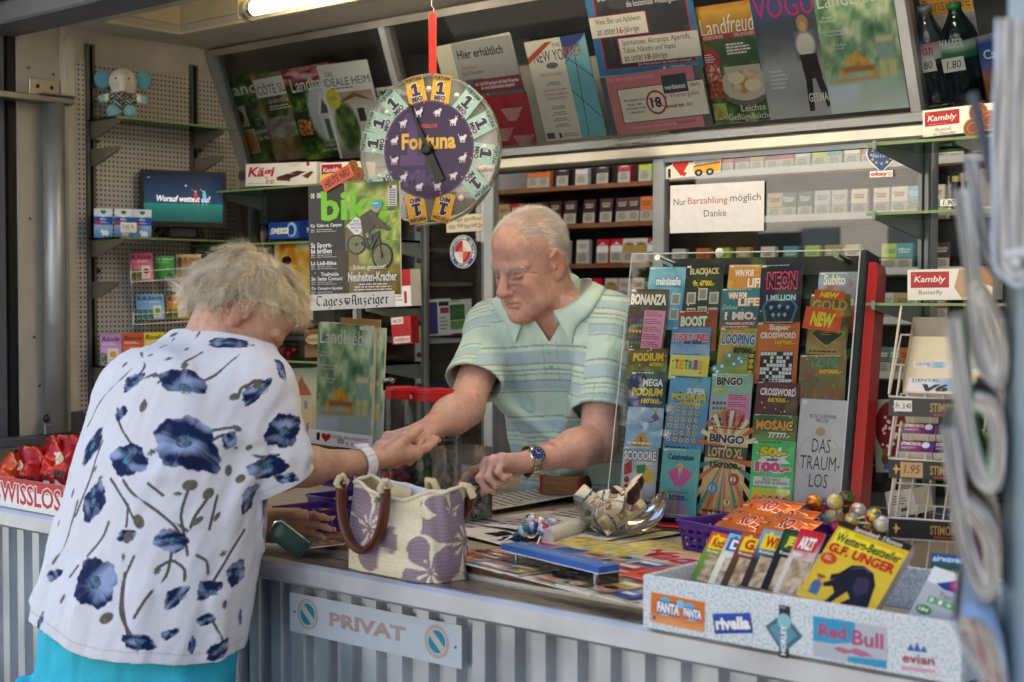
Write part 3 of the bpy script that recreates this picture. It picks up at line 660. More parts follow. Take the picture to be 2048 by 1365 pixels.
# ================================================================ the customer
WO = thing('person', 'person in white blouse with blue poppies and turquoise trousers leaning on the counter', 'person', (-2.42, -.22, 0))
W_ = -np.array((-2.42, -.22, 0))          # her parts are modelled in place and kept relative to her feet
def wbuild(o): o.location = W_; return o
wk = [(.70, -2.425, -.235, .225, .178), (.80, -2.425, -.225, .235, .185), (.91, -2.425, -.205, .237, .187), (1.05, -2.42, -.172, .230, .182), (1.15, -2.42, -.150, .222, .175),
      (1.245, -2.42, -.128, .216, .168), (1.33, -2.42, -.090, .212, .155), (1.385, -2.42, -.062, .205, .138), (1.43, -2.42, -.042, .178, .115), (1.465, -2.418, -.02, .125, .092), (1.50, -2.415, .0, .085, .075), (1.54, -2.41, .02, .06, .06)]
wsh, wel, wwr, wtip = np.array((-2.25, -.055, 1.365)), np.array((-2.222, -.024, 1.208)), np.array((-2.214, .21, 1.203)), np.array((-2.20, .372, 1.222))
wsl, wll, wlw = np.array((-2.60, -.03, 1.36)), np.array((-2.56, .10, 1.14)), np.array((-2.37, .035, 1.075))
whead = frame_head((-2.378, .010, 1.506), (.46, .62, -.95), (.25, .7, .7))
sk = Vol()
sk.loft([(z, x, y, a - .022, b - .022) for z, x, y, a, b in wk[3:-2]], k=.02)
wT = head(sk, whead, .94, jowl=1.0, neck=np.array((-2.412, -.045, 1.43)), nr=.062)
sk.cap(wsh, wel, .05, .043, .03); sk.cap(wel, wel + (wwr - wel) * .35, .041, .039, .02); sk.cap(wel + (wwr - wel) * .3, wwr, .040, .026, .02, fl=((.0, -.2, 1), .9))
wtips = hand(sk, wwr + (wtip - wwr) * .12, wtip + np.array((-.01, 0, -.012)), (-.35, -.15, 1), 1, curl=(.20, .24, .28, .30), thumb=(.22, .40), spread=.0, sc_=.98, tcurl=.12)
sk.cap(wsl, wll, .05, .042, .03); sk.cap(wll, wlw, .04, .027, .02)
wlt = hand(sk, wlw, wlw + np.array((.105, .13, -.015)), (.75, -.6, -.15), -1, curl=(.30, .36, .42, .46), thumb=(.35, .55), spread=.03, sc_=.92, tcurl=.25)
def wcol(V):
 e = [(wT(.079, -.012, -.03), .05, '#c98a72', .6), (wT(0, .116, -.03), .03, '#b8705c', .6), (wT(.04, .06, -.03), .05, '#cf917a', .5), (wT(0, -.05, -.1), .08, '#cf9a83', .4), (wwr, .06, '#d0987c', .4), (wtip, .06, '#d09a84', .5)]
 for t in wtips + wlt: e.append((t[0], .014, '#d29a8c', .7))
 c = skin_cols(V, '#d2a68c', e, .12, 3); return c
ob, wV = mesh_of(sk, (-2.72, -.45, .78), (-2.02, .46, 1.76), .0032, 'body', 'skin', WO, wcol); wbuild(ob)
def nails(tips, parent, off, col='#e6bfae', r=.0055):
 for p, e, n in tips:
  n = nrm(n - e * (n @ e)); s_ = np.cross(e, n); g = G(); Rm = np.stack([s_, e, n], 1); g.ball(p + n * .0072 + e * .002, (r, r * 1.25, .0018), col, 0, 10, 6, Rm); o = g.build('fingernail', 'plastic', parent); o.location = off
nails(wtips, WO, W_); nails(wlt, WO, W_)
# blouse: the same trunk a little larger, hollow, with folds
wtor = Vol(); wtor.loft(wk, k=.02); wb = Vol(); wb.loft(wk, k=.02)
wb.cap(wsh + (-.05, -.0, .012), wsh + (.01, .0, -.01), .068, .068, .05)
wedir = nrm((.02, .055, -.12)); se = wel + wedir * .030
wb.cap(wsh, wel, .066, .061, .045); wb.cap(wel, wel + wedir * .09, .061, .066, .03)
wb.cap(wsl, wll, .068, .064, .05)
wb.ell((-2.42, -.185, 1.36), (.15, .05, .085), k=.08)       # rounded upper back
wb.ell((-2.43, -.33, .86), (.17, .05, .12), k=.08)
for a, b, r in (((-2.225, -.12, 1.30), (-2.30, -.23, 1.20), .012), ((-2.20, -.08, 1.26), (-2.24, -.16, 1.12), .013), ((-2.19, -.04, 1.23), (-2.21, -.05, 1.05), .012), ((-2.21, -.1, 1.285), (-2.27, -.20, 1.245), .010), ((-2.17, -.06, 1.30), (-2.14, .0, 1.24), .010), ((-2.17, -.03, 1.33), (-2.12, .03, 1.26), .010),
    ((-2.25, -.33, 1.0), (-2.22, -.36, .78), .016), ((-2.50, -.38, 1.05), (-2.53, -.42, .78), .016), ((-2.36, -.37, .97), (-2.37, -.41, .78), .013), ((-2.60, -.3, 1.1), (-2.66, -.34, .8), .014), ((-2.21, -.2, .98), (-2.19, -.2, .78), .014)):
 ab = np.array((a, b)); dd = wb(ab); gg = grad(wb, ab); ab = ab - gg * (dd + r * .62)[:, None]; wb.cap(ab[0], ab[1], r, r * .7, .03)
wld = nrm(wlw - wll)
def hemf(P):
 h = .938 - (P[:, 0] + 2.62) * .16 + .004 * np.sin(P[:, 0] * 22 + P[:, 1] * 17); return np.where((P[:, 0] < -2.52) & (P[:, 1] < -.15), h + .022, h)
def wblouse(P, c=None, rad=0.):
 d = wb(P, c, rad) + .0025 * vn3(P * (1, 1, .45), 38, 7) + .0012 * vn3(P, 90, 8)
 d = np.maximum(d, -(d + .007))                                   # a shell of cloth
 hem = hemf(P)
 d = np.maximum(d, hem - P[:, 2])
 nk = 1.482 + (P[:, 1] + .09) * -.28                                # neckline, lower in front
 d = np.maximum(d, np.where(np.abs(P[:, 0] + 2.415) < .16, P[:, 2] - nk, -1))
 e = (P - se) @ wedir; D_ = P - wel; t_ = np.clip(D_ @ wedir, -.05, .2); near = (np.linalg.norm(D_ - t_[:, None] * wedir, axis=1) < .095) & (wtor(P) > .006)
 d = np.maximum(d, np.where(near, e, -1)); e2 = (P - wll) @ wld; d = np.maximum(d, np.where((np.linalg.norm(P - wll, axis=1) < .1) & (P[:, 1] > -.02), e2, -1))
 return d
V, F = surf(wblouse, (-2.74, -.50, .84), (-2.06, .18, 1.51), .0024)
N_ = grad(wb, V)
col = np.tile(L('#e4e2e6'), (len(V), 1))
rf = random.Random(5)
NAVY, MID, PALE, STEM, LEAF, OLIVE = (L(c) for c in ('#12214a', '#375590', '#b9c8e6', '#5c564e', '#6b655a', '#7d7668'))
def surfpt(px_, py_, side=None):
 r = ray(px_, py_); D = V - CAM; t = D @ r / (r @ r); dist = np.linalg.norm(D - t[:, None] * r, axis=1)
 ok = (dist < .006) & ((N_ @ r) < 0)
 if not ok.any(): return None
 i = np.where(ok)[0][np.argmin(t[ok])]; return V[i], N_[i]
def local(p, n, R, ang):
 u = nrm(np.cross((0, 0, 1), n) if abs(n[2]) < .95 else (1, 0, 0)); v = np.cross(n, u); D = V - p; k = (np.abs(D @ n) < R * .8) & (np.linalg.norm(D, axis=1) < R * 1.5) & ((N_ @ n) > .1)
 x, y = D[k] @ u, D[k] @ v; a = R_(ang); return np.where(k)[0], x * math.cos(a) + y * math.sin(a), -x * math.sin(a) + y * math.cos(a)
def paint(i, m, c):
 m = np.clip(m, 0, 1)[:, None]; col[i] = col[i] * (1 - m) + c * m
def poppy(p, n, R, ang, seed, sq=.75, nP=4, a0=0., a1=360.):
 """petals: navy rim and veins, paler folds, a brown and turquoise heart"""
 i, x, y = local(p, n, R, ang); y = y / sq; r = np.hypot(x, y) / R; t = np.arctan2(y, x); rs = np.random.RandomState(seed)
 edge = .86 + .07 * np.cos(nP * t + rs.rand() * 6) + .035 * np.sin(9 * t + rs.rand() * 6) + .02 * np.sin(19 * t)
 if a1 < 360: da = np.abs((t - R_((a0 + a1) / 2) + math.pi) % (2 * math.pi) - math.pi); edge = edge * np.clip(1.25 - (da / R_((a1 - a0) / 2)) ** 4, .12, 1)
 m = (edge - r) * R / .0022
 vein = .5 + .5 * np.sin(t * nP * 3 + 3 * np.sin(r * 5 + seed)); fold = vn3(np.stack([x, y, 0 * x], 1), 70 / (R / .05), seed)
 pt = np.abs((nP * t / 2 + seed) % math.pi - math.pi / 2); s_ = np.clip(.12 + .95 * fold * (r > .22) + .30 * (vein - .4) * r - .25 * (pt < .12), 0, 1)[:, None]; c = NAVY * (1 - s_) + (MID * .35 + PALE * .65) * s_
 paint(i, m, c); hr = np.hypot(x, y) / (R * .24); k = vn3(np.stack([x, y, 0 * x], 1), 400, seed + 3)
 paint(i, (1 - hr + .4 * k) * 2, np.where((k > .15)[:, None], L('#3d8fae'), L('#6a6252')))
def blob(p, n, R, ang, sq, c, seed=0, jag=0.):
 i, x, y = local(p, n, R, ang); t = np.arctan2(y / sq, x); r = np.hypot(x, y / sq) / R; m = (1 - jag * (.5 + .5 * np.sin(t * 7 + seed)) - r) * R / .002
 k = vn3(np.stack([x, y, 0 * x], 1), 220, seed)[:, None]; paint(i, m, np.clip(c * (1 + .25 * k), 0, 1))
def stem(pts, t=.0024, c=None):
 q = [surfpt(*a) for a in pts]
 q = [a for a in q if a is not None]
 if len(q) > 2:      # rounded run through the points
  A = np.array([a[0] for a in q]); t0 = np.arange(len(A)); t1 = np.linspace(0, len(A) - 1, 4 * len(A)); B = np.stack([np.interp(t1, t0, A[:, i]) for i in range(3)], 1)
  for _ in range(3): B[1:-1] = .25 * B[:-2] + .5 * B[1:-1] + .25 * B[2:]
  q = [(b, q[int(round(u))][1]) for b, u in zip(B, t1)]
 for (p0, n0), (p1, n1) in zip(q, q[1:]):
  ab = p1 - p0; l2 = ab @ ab + 1e-9; D = V - p0; tt = np.clip(D @ ab / l2, 0, 1); d = np.linalg.norm(D - tt[:, None] * ab, axis=1); k = np.where((d < t * 2.5) & ((N_ @ n0) > 0))[0]
  paint(k, (t * 1.5 - d[k]) / (t * .6), STEM if c is None else c)
def fl(x, y, R, ang=0, sq=.75, seed=1, **k):
 q = surfpt(x, y)
 if q: poppy(q[0], q[1], R / 900, ang, seed, sq, **(dict(a0=20, a1=250) if seed in (3, 12, 13, 17, 20, 24, 14, 4) else {}))
def bd(x, y, R=16, ang=60, sq=.7, c=None, jag=.0, seed=0):
 q = surfpt(x, y)
 if q: blob(q[0], q[1], R / 1200, ang, sq, OLIVE * .7 if c is None else c, seed, jag)
for st in (((300, 680), (345, 672), (320, 690), (318, 640)), ((300, 705), (250, 745), (195, 800), (170, 850)), ((280, 700), (290, 730), (262, 760)), ((370, 695), (395, 660), (330, 652)), ((312, 762), (372, 735), (365, 720), (400, 700)), ((345, 735), (310, 748)), ((362, 780), (430, 745), (470, 712), (508, 685)), ((255, 770), (305, 745)), ((283, 800), (282, 815)),
           ((230, 815), (232, 850), (265, 895)), ((400, 860), (430, 855), (470, 850)), ((420, 880), (445, 865), (468, 868)), ((470, 795), (480, 770), (520, 755)), ((490, 770), (510, 755), (540, 762)), ((240, 960), (255, 985), (310, 1020), (370, 1060)), ((290, 970), (320, 990)), ((215, 960), (245, 1000), (265, 1045)), ((250, 1010), (248, 1050)), ((375, 975), (366, 1030), (375, 1075), (372, 1105)), ((420, 1000), (385, 1030), (377, 1060)), ((310, 1020), (350, 1045), (372, 1075)),
           ((340, 1110), (330, 1150), (300, 1190), (262, 1235)), ((310, 1135), (340, 1122), (365, 1140), (368, 1165)), ((170, 1110), (200, 1075), (212, 1045)), ((243, 1145), (240, 1210), (250, 1270)), ((262, 1115), (240, 1160), (232, 1230), (258, 1275)), ((100, 1125), (130, 1075), (150, 1000)), ((145, 1030), (175, 960), (200, 880)), ((440, 990), (425, 1060)), ((430, 1165), (470, 1100), (495, 1060)), ((400, 1110), (420, 1125), (422, 1150)), ((425, 1245), (450, 1285)), ((135, 1150), (150, 1130)), ((160, 925), (190, 860)), ((590, 950), (560, 960), (520, 955)), ((475, 900), (520, 912), (560, 905))): stem(st)
for a in ((300, 683, 24, 15, .62, 1), (458, 680, 46, -8, .45, 2), (265, 767, 38, 10, .62, 3), (365, 775, 62, -35, .62, 4), (362, 880, 66, -12, .75, 5), (180, 890, 40, 75, .6, 6), (250, 917, 50, -8, .66, 7), (180, 1005, 42, 70, .78, 8), (465, 880, 20, 60, .8, 9), (335, 1082, 34, -10, .66, 10), (185, 1162, 56, -35, .85, 11), (108, 1152, 26, 0, .7, 12), (362, 1200, 36, 20, .6, 13), (428, 1180, 34, -10, .75, 14), (480, 1148, 30, 40, .8, 15), (282, 1290, 34, -15, .45, 16), (350, 1275, 22, 0, .6, 17), (448, 1300, 32, 20, .55, 18), (505, 1000, 34, 60, .7, 19), (530, 780, 46, 25, .45, 20), (570, 868, 42, 30, .8, 21), (538, 935, 42, 10, .55, 22), (568, 735, 30, 70, .4, 23), (488, 1230, 22, 80, .5, 24), (75, 1240, 20, 80, .5, 25), (415, 1245, 20, 10, .6, 26), (236, 825, 20, 40, .7, 27), (246, 1070, 22, 10, .6, 28), (390, 1290, 18, 80, .5, 29), (580, 960, 26, 0, .4, 31)): fl(a[0], a[1], a[2], a[3], a[4], a[5])
for a in ((345, 665, 14, 20), (370, 725, 15, 70, .7, None, .3), (335, 712, 14, 20, .6, None, .5), (280, 812, 15, 80), (300, 900, 15, 30, .6, None, .5), (305, 747, 9, 20), (273, 1041, 18, -60), (423, 988, 17, 40), (383, 965, 19, 10), (400, 1045, 18, 30, .4), (480, 952, 14, 30), (462, 945, 14, 80), (208, 1233, 18, 30), (308, 1142, 13, 60, .7, None, .3), (455, 1212, 11, 80), (240, 1115, 12, 90, .5, None, .4), (120, 1195, 13, 80, .5), (185, 935, 12, 60, .6, None, .4), (195, 955, 12, 30, .6, None, .4), (140, 985, 13, 80, .5), (250, 1075, 15, 80), (452, 1110, 14, 20, .6, None, .5), (112, 1045, 10, 80), (245, 725, 11, 40, .5), (465, 790, 13, 20), (515, 765, 15, 80, .7, None, .3), (480, 855, 13, -30, .6), (350, 985, 12, 0, .5, None, .4), (440, 1035, 14, 50, .4), (500, 900, 10, 30)): bd(*a)
# the same print carries on over the side that faces the counter
fr_ = np.where((N_ @ nrm((.656, -.755, 0))) < -.15)[0]
for k in range(46):
 i = fr_[rf.randrange(len(fr_))]; (poppy if k % 3 else blob)(V[i], N_[i], rf.uniform(.03, .055) if k % 3 else .015, rf.uniform(0, 360), *((k, .7) if k % 3 else (.7, OLIVE * .7)))
hd = V[:, 2] - hemf(V); col[np.abs(hd - .020) < .0014] *= .80; sd_ = (V - se) @ wedir; col[(np.abs(sd_ + .018) < .0013) & (np.linalg.norm(V - se, axis=1) < .1) & (wtor(V) > .01)] *= .8
g = G(); g.add(V, F.tolist(), col, 0, True); wbuild(g.build('blouse', 'cloth', WO))
# trousers down to the pavement, and shoes
tv = Vol(); tv.loft([(.60, -2.425, -.23, .20, .16), (.72, -2.425, -.23, .215, .172), (.95, -2.425, -.20, .215, .17)], k=.03)
for q in (-1, 1): tv.cap((-2.425 + q * .115, -.23, .74), (-2.425 + q * .10, -.20, .10), .118, .075, .03)
for a, b, r in (((-2.42, -.40, .8), (-2.42, -.40, .6), .012), ((-2.60, -.36, .78), (-2.58, -.34, .5), .014), ((-2.28, -.37, .78), (-2.30, -.34, .5), .012), ((-2.5, -.40, .78), (-2.52, -.37, .5), .010)): tv.cap(a, b, r, r, .02)
ob, _ = mesh_of(lambda P, c=None, rad=0.: tv(P, c, rad) + .0045 * vn3(P * (1, 1, .25), 48, 2), (-2.72, -.45, .02), (-2.12, .02, 1.0), .0062, 'trousers', 'linen', WO, lambda V: L('#3cc4de') * (1 + .10 * vn3(V, 40, 4))[:, None]); wbuild(ob)
for q in (-1, 1):
 sv = Vol(); sv.cap((-2.425 + q * .10, -.24, .045), (-2.425 + q * .11, -.10, .035), .045, .04, .02); ob, _ = mesh_of(sv, (-2.425 + q * .1 - .1, -.34, -.02), (-2.425 + q * .1 + .1, .0, .12), .006, 'shoe', 'leather', WO, lambda V: np.tile(L('#d8d2c6'), (len(V), 1))); wbuild(ob)
# short wavy hair: a soft cap under thousands of strands
def strands(name, parent, off, roots, nrms, flow, lens, cols, wd=.0011, seg=8, wave=.012, seed=1, lift=.35):
 r = np.random.RandomState(seed); n = len(roots); P = roots.copy(); d = nrms * lift + flow * (1 - lift) + r.normal(size=(n, 3)) * .10; d /= np.linalg.norm(d, axis=1)[:, None]; pts = [P.copy()]
 kc = roots[r.randint(0, n, 110)]; cl = np.argmin(((roots[:, None] - kc[None]) ** 2).sum(2), 1); ph = (r.rand(110) * 6.28)[cl] + r.normal(size=n) * .22; fq = r.uniform(.7, 1.5, 110)[cl]; lens = lens * r.uniform(.75, 1.15, 110)[cl]; cols = cols * r.uniform(.72, 1.18, 110)[cl][:, None]; ax = np.cross(d, nrms); ax /= np.linalg.norm(ax, axis=1)[:, None] + 1e-6
 for i in range(seg):
  st = (lens / seg)[:, None]; d = d + flow * .22 - nrms * .02 + ax * (wave * 18 * np.cos(ph + fq * i * 1.15))[:, None] + nrms * (wave * 12 * np.sin(ph * 1.7 + fq * i))[:, None] + np.array((0, 0, -.05)) + r.normal(size=(n, 3)) * .05
  d /= np.linalg.norm(d, axis=1)[:, None]; P = P + d * st; pts.append(P.copy())
 pts = np.stack(pts, 1); sd = np.cross(pts[:, 1] - pts[:, 0], r.normal(size=(n, 3))); sd /= np.linalg.norm(sd, axis=1)[:, None] + 1e-6
 tap = (np.linspace(1, .25, seg + 1) * wd)[None, :, None]; A_ = pts - sd[:, None] * tap; B_ = pts + sd[:, None] * tap
 Vv = np.stack([A_, B_], 2).reshape(n, -1, 3); base = np.arange(n)[:, None] * (2 * (seg + 1)); F_ = []
 for i in range(seg): F_.append(base + np.array((2 * i, 2 * i + 1, 2 * i + 3, 2 * i + 2)))
 F_ = np.concatenate(F_); g = G(); g.add(Vv.reshape(-1, 3), F_.tolist(), np.repeat(cols, 2 * (seg + 1), 0), 0, True); o = g.build(name, 'hair', parent); o.location = off; return o
Rm, ho = whead; s_ = .94
hv = Vol(); E = lambda c, r, k=.02: hv.ell(ho + Rm @ (np.array(c) * s_), np.array(r) * s_, Rm, k)
E((0, -.024, .046), (.089, .106, .092)); E((0, -.078, -.002), (.080, .052, .062), .03); E((0, .045, .085), (.076, .048, .044), .03)
def haircap(P, c=None, rad=0.):
 q = (P - ho) @ Rm / s_; d = hv(P, c, rad) + .004 * vn3(P, 70, 3)
 cut = .9 * (np.where(q[:, 1] > -.045, .040 + .55 * np.maximum(q[:, 1], -.03), -.045 + .05 * (q[:, 1] + .12)) - q[:, 2]); return np.maximum(d, cut)
ob, hV = mesh_of(haircap, ho - .17, ho + .17, .005, 'hair', 'hair', WO, lambda V: L('#c8b48c') * (1 + .18 * vn3(V, 120, 2))[:, None]); wbuild(ob); hcap = ob
rs = np.random.RandomState(4); hn = grad(haircap, hV); q = (hV - ho) @ Rm / s_
ok = np.where((hv(hV) > -.008) & (q[:, 1] < .085) & ((q[:, 1] < .04) | (q[:, 2] > .085)))[0]; NS = 17000; sel = ok[rs.randint(0, len(ok), NS)]
rt, rn, ql = hV[sel] - hn[sel] * .004, hn[sel], q[sel]
crown = np.array((0, -.07, .11)); fw_ = ql - crown; fw_ = fw_ - (fw_ * (rn @ Rm)).sum(1)[:, None] * (rn @ Rm); fw_ /= np.linalg.norm(fw_, axis=1)[:, None] + 1e-6
tt_ = np.clip((ql[:, 1] + ql[:, 2] + .03) / .13, 0, 1)[:, None]; cc_ = pal(rs.rand(NS), ('#d2c4a8', '#f0e6d0', '#dfd0b4')) * (1 - tt_) + pal(rs.rand(NS), ('#e4c890', '#fff2d0', '#f0dcac')) * tt_
wbuild(strands('hair_strands', hcap, W_ * 0, rt, rn, fw_ @ Rm.T, rs.uniform(.034, .070, NS) * np.where(ql[:, 1] > .03, .7, 1), cc_, .00042, 9, .042, 2, .52)).location = (0, 0, 0)
# white link bracelet watch on her right wrist
wx = nrm(wtip - wwr); wc = wwr - wx * .012; wu = nrm(np.cross(wx, (0, 0, 1))); wv = np.cross(wu, wx)
brac = thing('wristwatch', 'white ceramic link wristwatch on the customer\'s outstretched right wrist', 'watch', wc);
g = G()
for k in range(18):
 a = k * 2 * math.pi / 18; Rb = np.stack([wx, -math.sin(a) * wu + math.cos(a) * wv, math.cos(a) * wu + math.sin(a) * wv], 1); c = (math.cos(a) * wu * 1.04 + math.sin(a) * wv * .94) * .0345
 g.T = np.eye(4); g.T[:3, :3] = Rb; g.T[:3, 3] = c; g.box((-.012, -.0054, -.0022), (.012, .0054, .0022), '#f2f2f4', 0, .001)
g.T = None; g.build('bracelet', 'coated', brac)
g = G(); Rb = np.stack([wx, -wu, wv], 1); g.T = np.eye(4); g.T[:3, :3] = Rb; g.T[:3, 3] = wv * .0345; g.lathe([(0, .005), (.015, .005), (.016, .003), (.016, -.003)], '#efeff2', n=20); g.build('watch_case', 'coated', brac)
# ================================================================ the kiosk keeper
mo = np.array((-2.33, 1.10, .07)); MA = thing('person', 'white haired person in mint striped polo shirt leaning out of the kiosk window', 'person', mo)
def mbuild(o): o.location = -mo; return o
LAT, MYAW = nrm((.94, .35, 0)), 20.4
FRT = np.array((.35, -.94, 0)); FRT = nrm(FRT)
mk = [(.90, -2.33, 1.10, .180, .14), (1.10, -2.32, 1.11, .185, .145), (1.21, -2.315, 1.055, .185, .142), (1.33, -2.300, .975, .184, .137), (1.43, -2.288, .925, .180, .124), (1.50, -2.276, .90, .165, .106), (1.545, -2.268, .882, .128, .090), (1.58, -2.264, .868, .088, .076), (1.615, -2.262, .855, .066, .066)]
msr, mer, mwr, mtr = np.array((-2.425, .845, 1.465)), np.array((-2.338, .645, 1.284)), np.array((-2.288, .462, 1.243)), np.array((-2.285, .295, 1.222))
msl, mel, mwl, mtl = np.array((-2.142, .95, 1.487)), np.array((-2.078, .825, 1.205)), np.array((-2.095, .605, 1.178)), np.array((-2.155, .448, 1.176))
mhead = frame_head((-2.266, .805, 1.630), (-.07, -.92, -.40), (.04, -.2, 1)); ms = 1.0
mv = Vol(); mv.loft([(z, x, y, a - .02, b - .02) for z, x, y, a, b in mk[:-2]], yaw=MYAW, k=.02)
mT = head(mv, mhead, ms, jowl=1.0, nose=1.2, neck=np.array((-2.264, .885, 1.52)), nr=.061, wx=.94)
for q in (-1, 1):
 mv.cap(mT(q * .052, .070, .004), mT(q * .064, .050, -.006), .0014, k=.004, sub=True)
 mv.cap(mT(q * .047, .068, -.030), mT(q * .055, .048, -.070), .0018, k=.008, sub=True)
 mv.cap(mT(q * .012, .05, -.105), mT(q * .014, .0, -.135), .006, .005, .012)
mv.cap(msr, mer, .05, .043, .03); mv.cap(mer, mer + (mwr - mer) * .35, .0445, .0455, .02); mv.cap(mer + (mwr - mer) * .3, mwr, .0455, .029, .02, fl=((.1, 0, 1), .88))
mtips = hand(mv, mwr, mtr, (.1, .05, -1), 1, curl=(.14, .2, .24, .26), thumb=(.45, .35), spread=.05, sc_=1.05, tcurl=.35)
mv.cap(msl, mel, .05, .045, .03); mv.cap(mel, mel + (mwl - mel) * .35, .046, .046, .02); mv.cap(mel + (mwl - mel) * .3, mwl, .046, .030, .02, fl=((0, 0, 1), .9))
mtl_ = hand(mv, mwl, mtl, (.25, -.15, -1), -1, curl=(.34, 1.1, 1.25, 1.3), thumb=(.45, .50), spread=.02, sc_=1.04, tcurl=.5)
rm_ = random.Random(8)
def mcol(V):
 e = [(mT(0, .118, -.030), .032, '#b9685a', .55), (mT(.045, .06, -.03), .05, '#c07c6a', .55), (mT(-.045, .06, -.03), .05, '#c07c6a', .55), (mT(0, .085, .06), .06, '#d29c88', .35), (mT(.079, -.01, 0), .05, '#c47866', .55), (mT(-.079, -.01, 0), .05, '#c47866', .55),
         (mT(0, -.03, .12), .08, '#dcb49c', .7), (mT(.06, .03, .05), .035, '#b87055', .5), (mT(0, .1, -.063), .022, '#b06a5a', .5), (mT(0, .06, -.13), .06, '#c5897a', .5), (np.array((-2.22, .79, 1.46)), .09, '#b5604a', .7), (mwr, .07, '#c0805f', .4), (mwl, .07, '#bd7a5c', .5)]
 for k in range(60):
  t = rm_.random(); a, b = ((mel, mwl), (mer, mwr))[k % 2]; p = a + (b - a) * t; e.append((p + np.array((rm_.uniform(-.05, .05), rm_.uniform(-.05, .02), .03)), rm_.uniform(.006, .02), '#a8604c', rm_.uniform(.2, .6)))
 for k in range(26): e.append((mT(rm_.uniform(-.075, .075), rm_.uniform(.03, .1), rm_.uniform(-.05, .1)), rm_.uniform(.006, .014), '#b0705c', rm_.uniform(.1, .3)))
 for q in (-1, 1):
  for t in np.linspace(0, 1, 7): e.append((mT(q * (.018 + .027 * t),   .0945 - .009 * t, -.0035), .0058, '#56302a', .85))
  e.append((mT(q * .031, .094, .006), .017, '#a8685a', .6)); e.append((mT(q * .031, .09, -.014), .012, '#b57462', .5))
 for t in np.linspace(-1, 1, 9): e.append((mT(.024 * t, .107 - .008 * t * t, -.0634), .0045, '#7d463b', .65))
 for t in mtips + mtl_: e.append((t[0], .016, '#cf8573', .6))
 return skin_cols(V, '#dbae9e', e, .13, 11)
ob, mV = mesh_of(mv, (-2.62, .24, 1.0), (-1.96, 1.24, 1.80), .0031, 'body', 'skin', MA, mcol); mbuild(ob); mbody = ob
nails(mtips, MA, -mo, '#e0b09c', .006); nails(mtl_, MA, -mo, '#e0b09c', .006)
# polo shirt
ptor = Vol(); ptor.loft(mk, yaw=MYAW, k=.02); pv = Vol(); pv.loft(mk, yaw=MYAW, k=.02)
pv.cap(msr + LAT * .05, msr, .066, .066, .05); pv.cap(msl - LAT * .05, msl, .066, .066, .05)
sre = msr + (mer - msr) * .70; srd = nrm(mer - msr + np.array((0, -.03, -.06))); sle = msl + (mel - msl) * .76; sld = nrm(mel - msl)
pv.cap(msr, sre, .066, .067, .04); pv.cap(sre, sre + srd * .06, .067, .068, .02)
pv.cap(msl, sle, .066, .064, .04); pv.cap(sle, sle + sld * .06, .064, .066, .02)
pv.ell((-2.31, 1.02, 1.18), (.15, .125, .10), k=.08)
for a, b, r in (((-2.38, .80, 1.36), (-2.33, .83, 1.20), .013), ((-2.40, .79, 1.33), (-2.30, .86, 1.12), .012), ((-2.13, .86, 1.36), (-2.17, .86, 1.20), .013), ((-2.12, .87, 1.33), (-2.20, .90, 1.10), .013), ((-2.27, .78, 1.40), (-2.26, .82, 1.22), .010), ((-2.35, .80, 1.28), (-2.22, .87, 1.15), .010), ((-2.16, .84, 1.30), (-2.28, .88, 1.12), .011), ((-2.43, .77, 1.40), (-2.38, .72, 1.34), .010), ((-2.10, .88, 1.40), (-2.08, .85, 1.31), .010), ((-2.15, .83, 1.43), (-2.13, .88, 1.36), .009), ((-2.2, .85, 1.15), (-2.38, .92, 1.10), .011), ((-2.2, .87, 1.08), (-2.4, .94, 1.05), .011)):
 ab = np.array((a, b)); dd = pv(ab); gg = grad(pv, ab); ab = ab - gg * (dd + r * .60)[:, None]; pv.cap(ab[0], ab[1], r, r * .7, .03)
VB = np.array((-2.216, .80, 1.437))
def polo(P, c=None, rad=0.):
 d = pv(P, c, rad) + .0016 * vn3(P * (1, 1, .5), 42, 17) + .0008 * vn3(P, 110, 18)
 l = (P - VB) @ LAT; fr = (P - VB) @ FRT
 d = d - .0016 * ((np.abs(l) < .017) & (fr > -.12) & (P[:, 2] < 1.45) & (P[:, 2] > 1.345))              # button band
 q = np.maximum(np.abs(l - .088) - .043, np.maximum(P[:, 2] - 1.345, 1.245 - P[:, 2])); d = d - .0015 * ((q < 0) & (fr > -.2)) * 1.0
 d = np.maximum(d, -(d + .0065))
 vcut = np.where(fr > -.085, np.maximum(np.abs(l) - (P[:, 2] - VB[2]) * .62, VB[2] - P[:, 2]), 1.)
 d = np.maximum(d, -vcut); d = np.maximum(d, P[:, 2] - (1.560 - .30 * (fr + .07))); tq = ptor(P) > .005
 for s0, sd in ((sre, srd), (sle, sld)):
  D_ = P - s0; t_ = np.clip(D_ @ sd, -.06, .2); near = (np.linalg.norm(D_ - t_[:, None] * sd, axis=1) < .095) & tq; d = np.maximum(d, np.where(near, D_ @ sd, -1))
 return d
MINT, BLUE, GREY, YEL, CUFF = (L(c) for c in ('#d0ece4', '#b9d6de', '#a3b5ba', '#d9eede', '#a3cdbf'))
def stripes(t):
 t = t % 1.; c = np.tile(MINT, (len(t), 1));
 for a, b, k in ((.08, .25, BLUE), (.50, .62, BLUE), (.05, .066, YEL), (.365, .385, YEL), (.0, .026, GREY), (.25, .272, GREY), (.335, .355, GREY), (.40, .415, GREY), (.485, .502, GREY), (.64, .658, GREY), (.275, .33, YEL * .5 + MINT * .5)): c[(t >= a) & (t < b)] = k
 return c
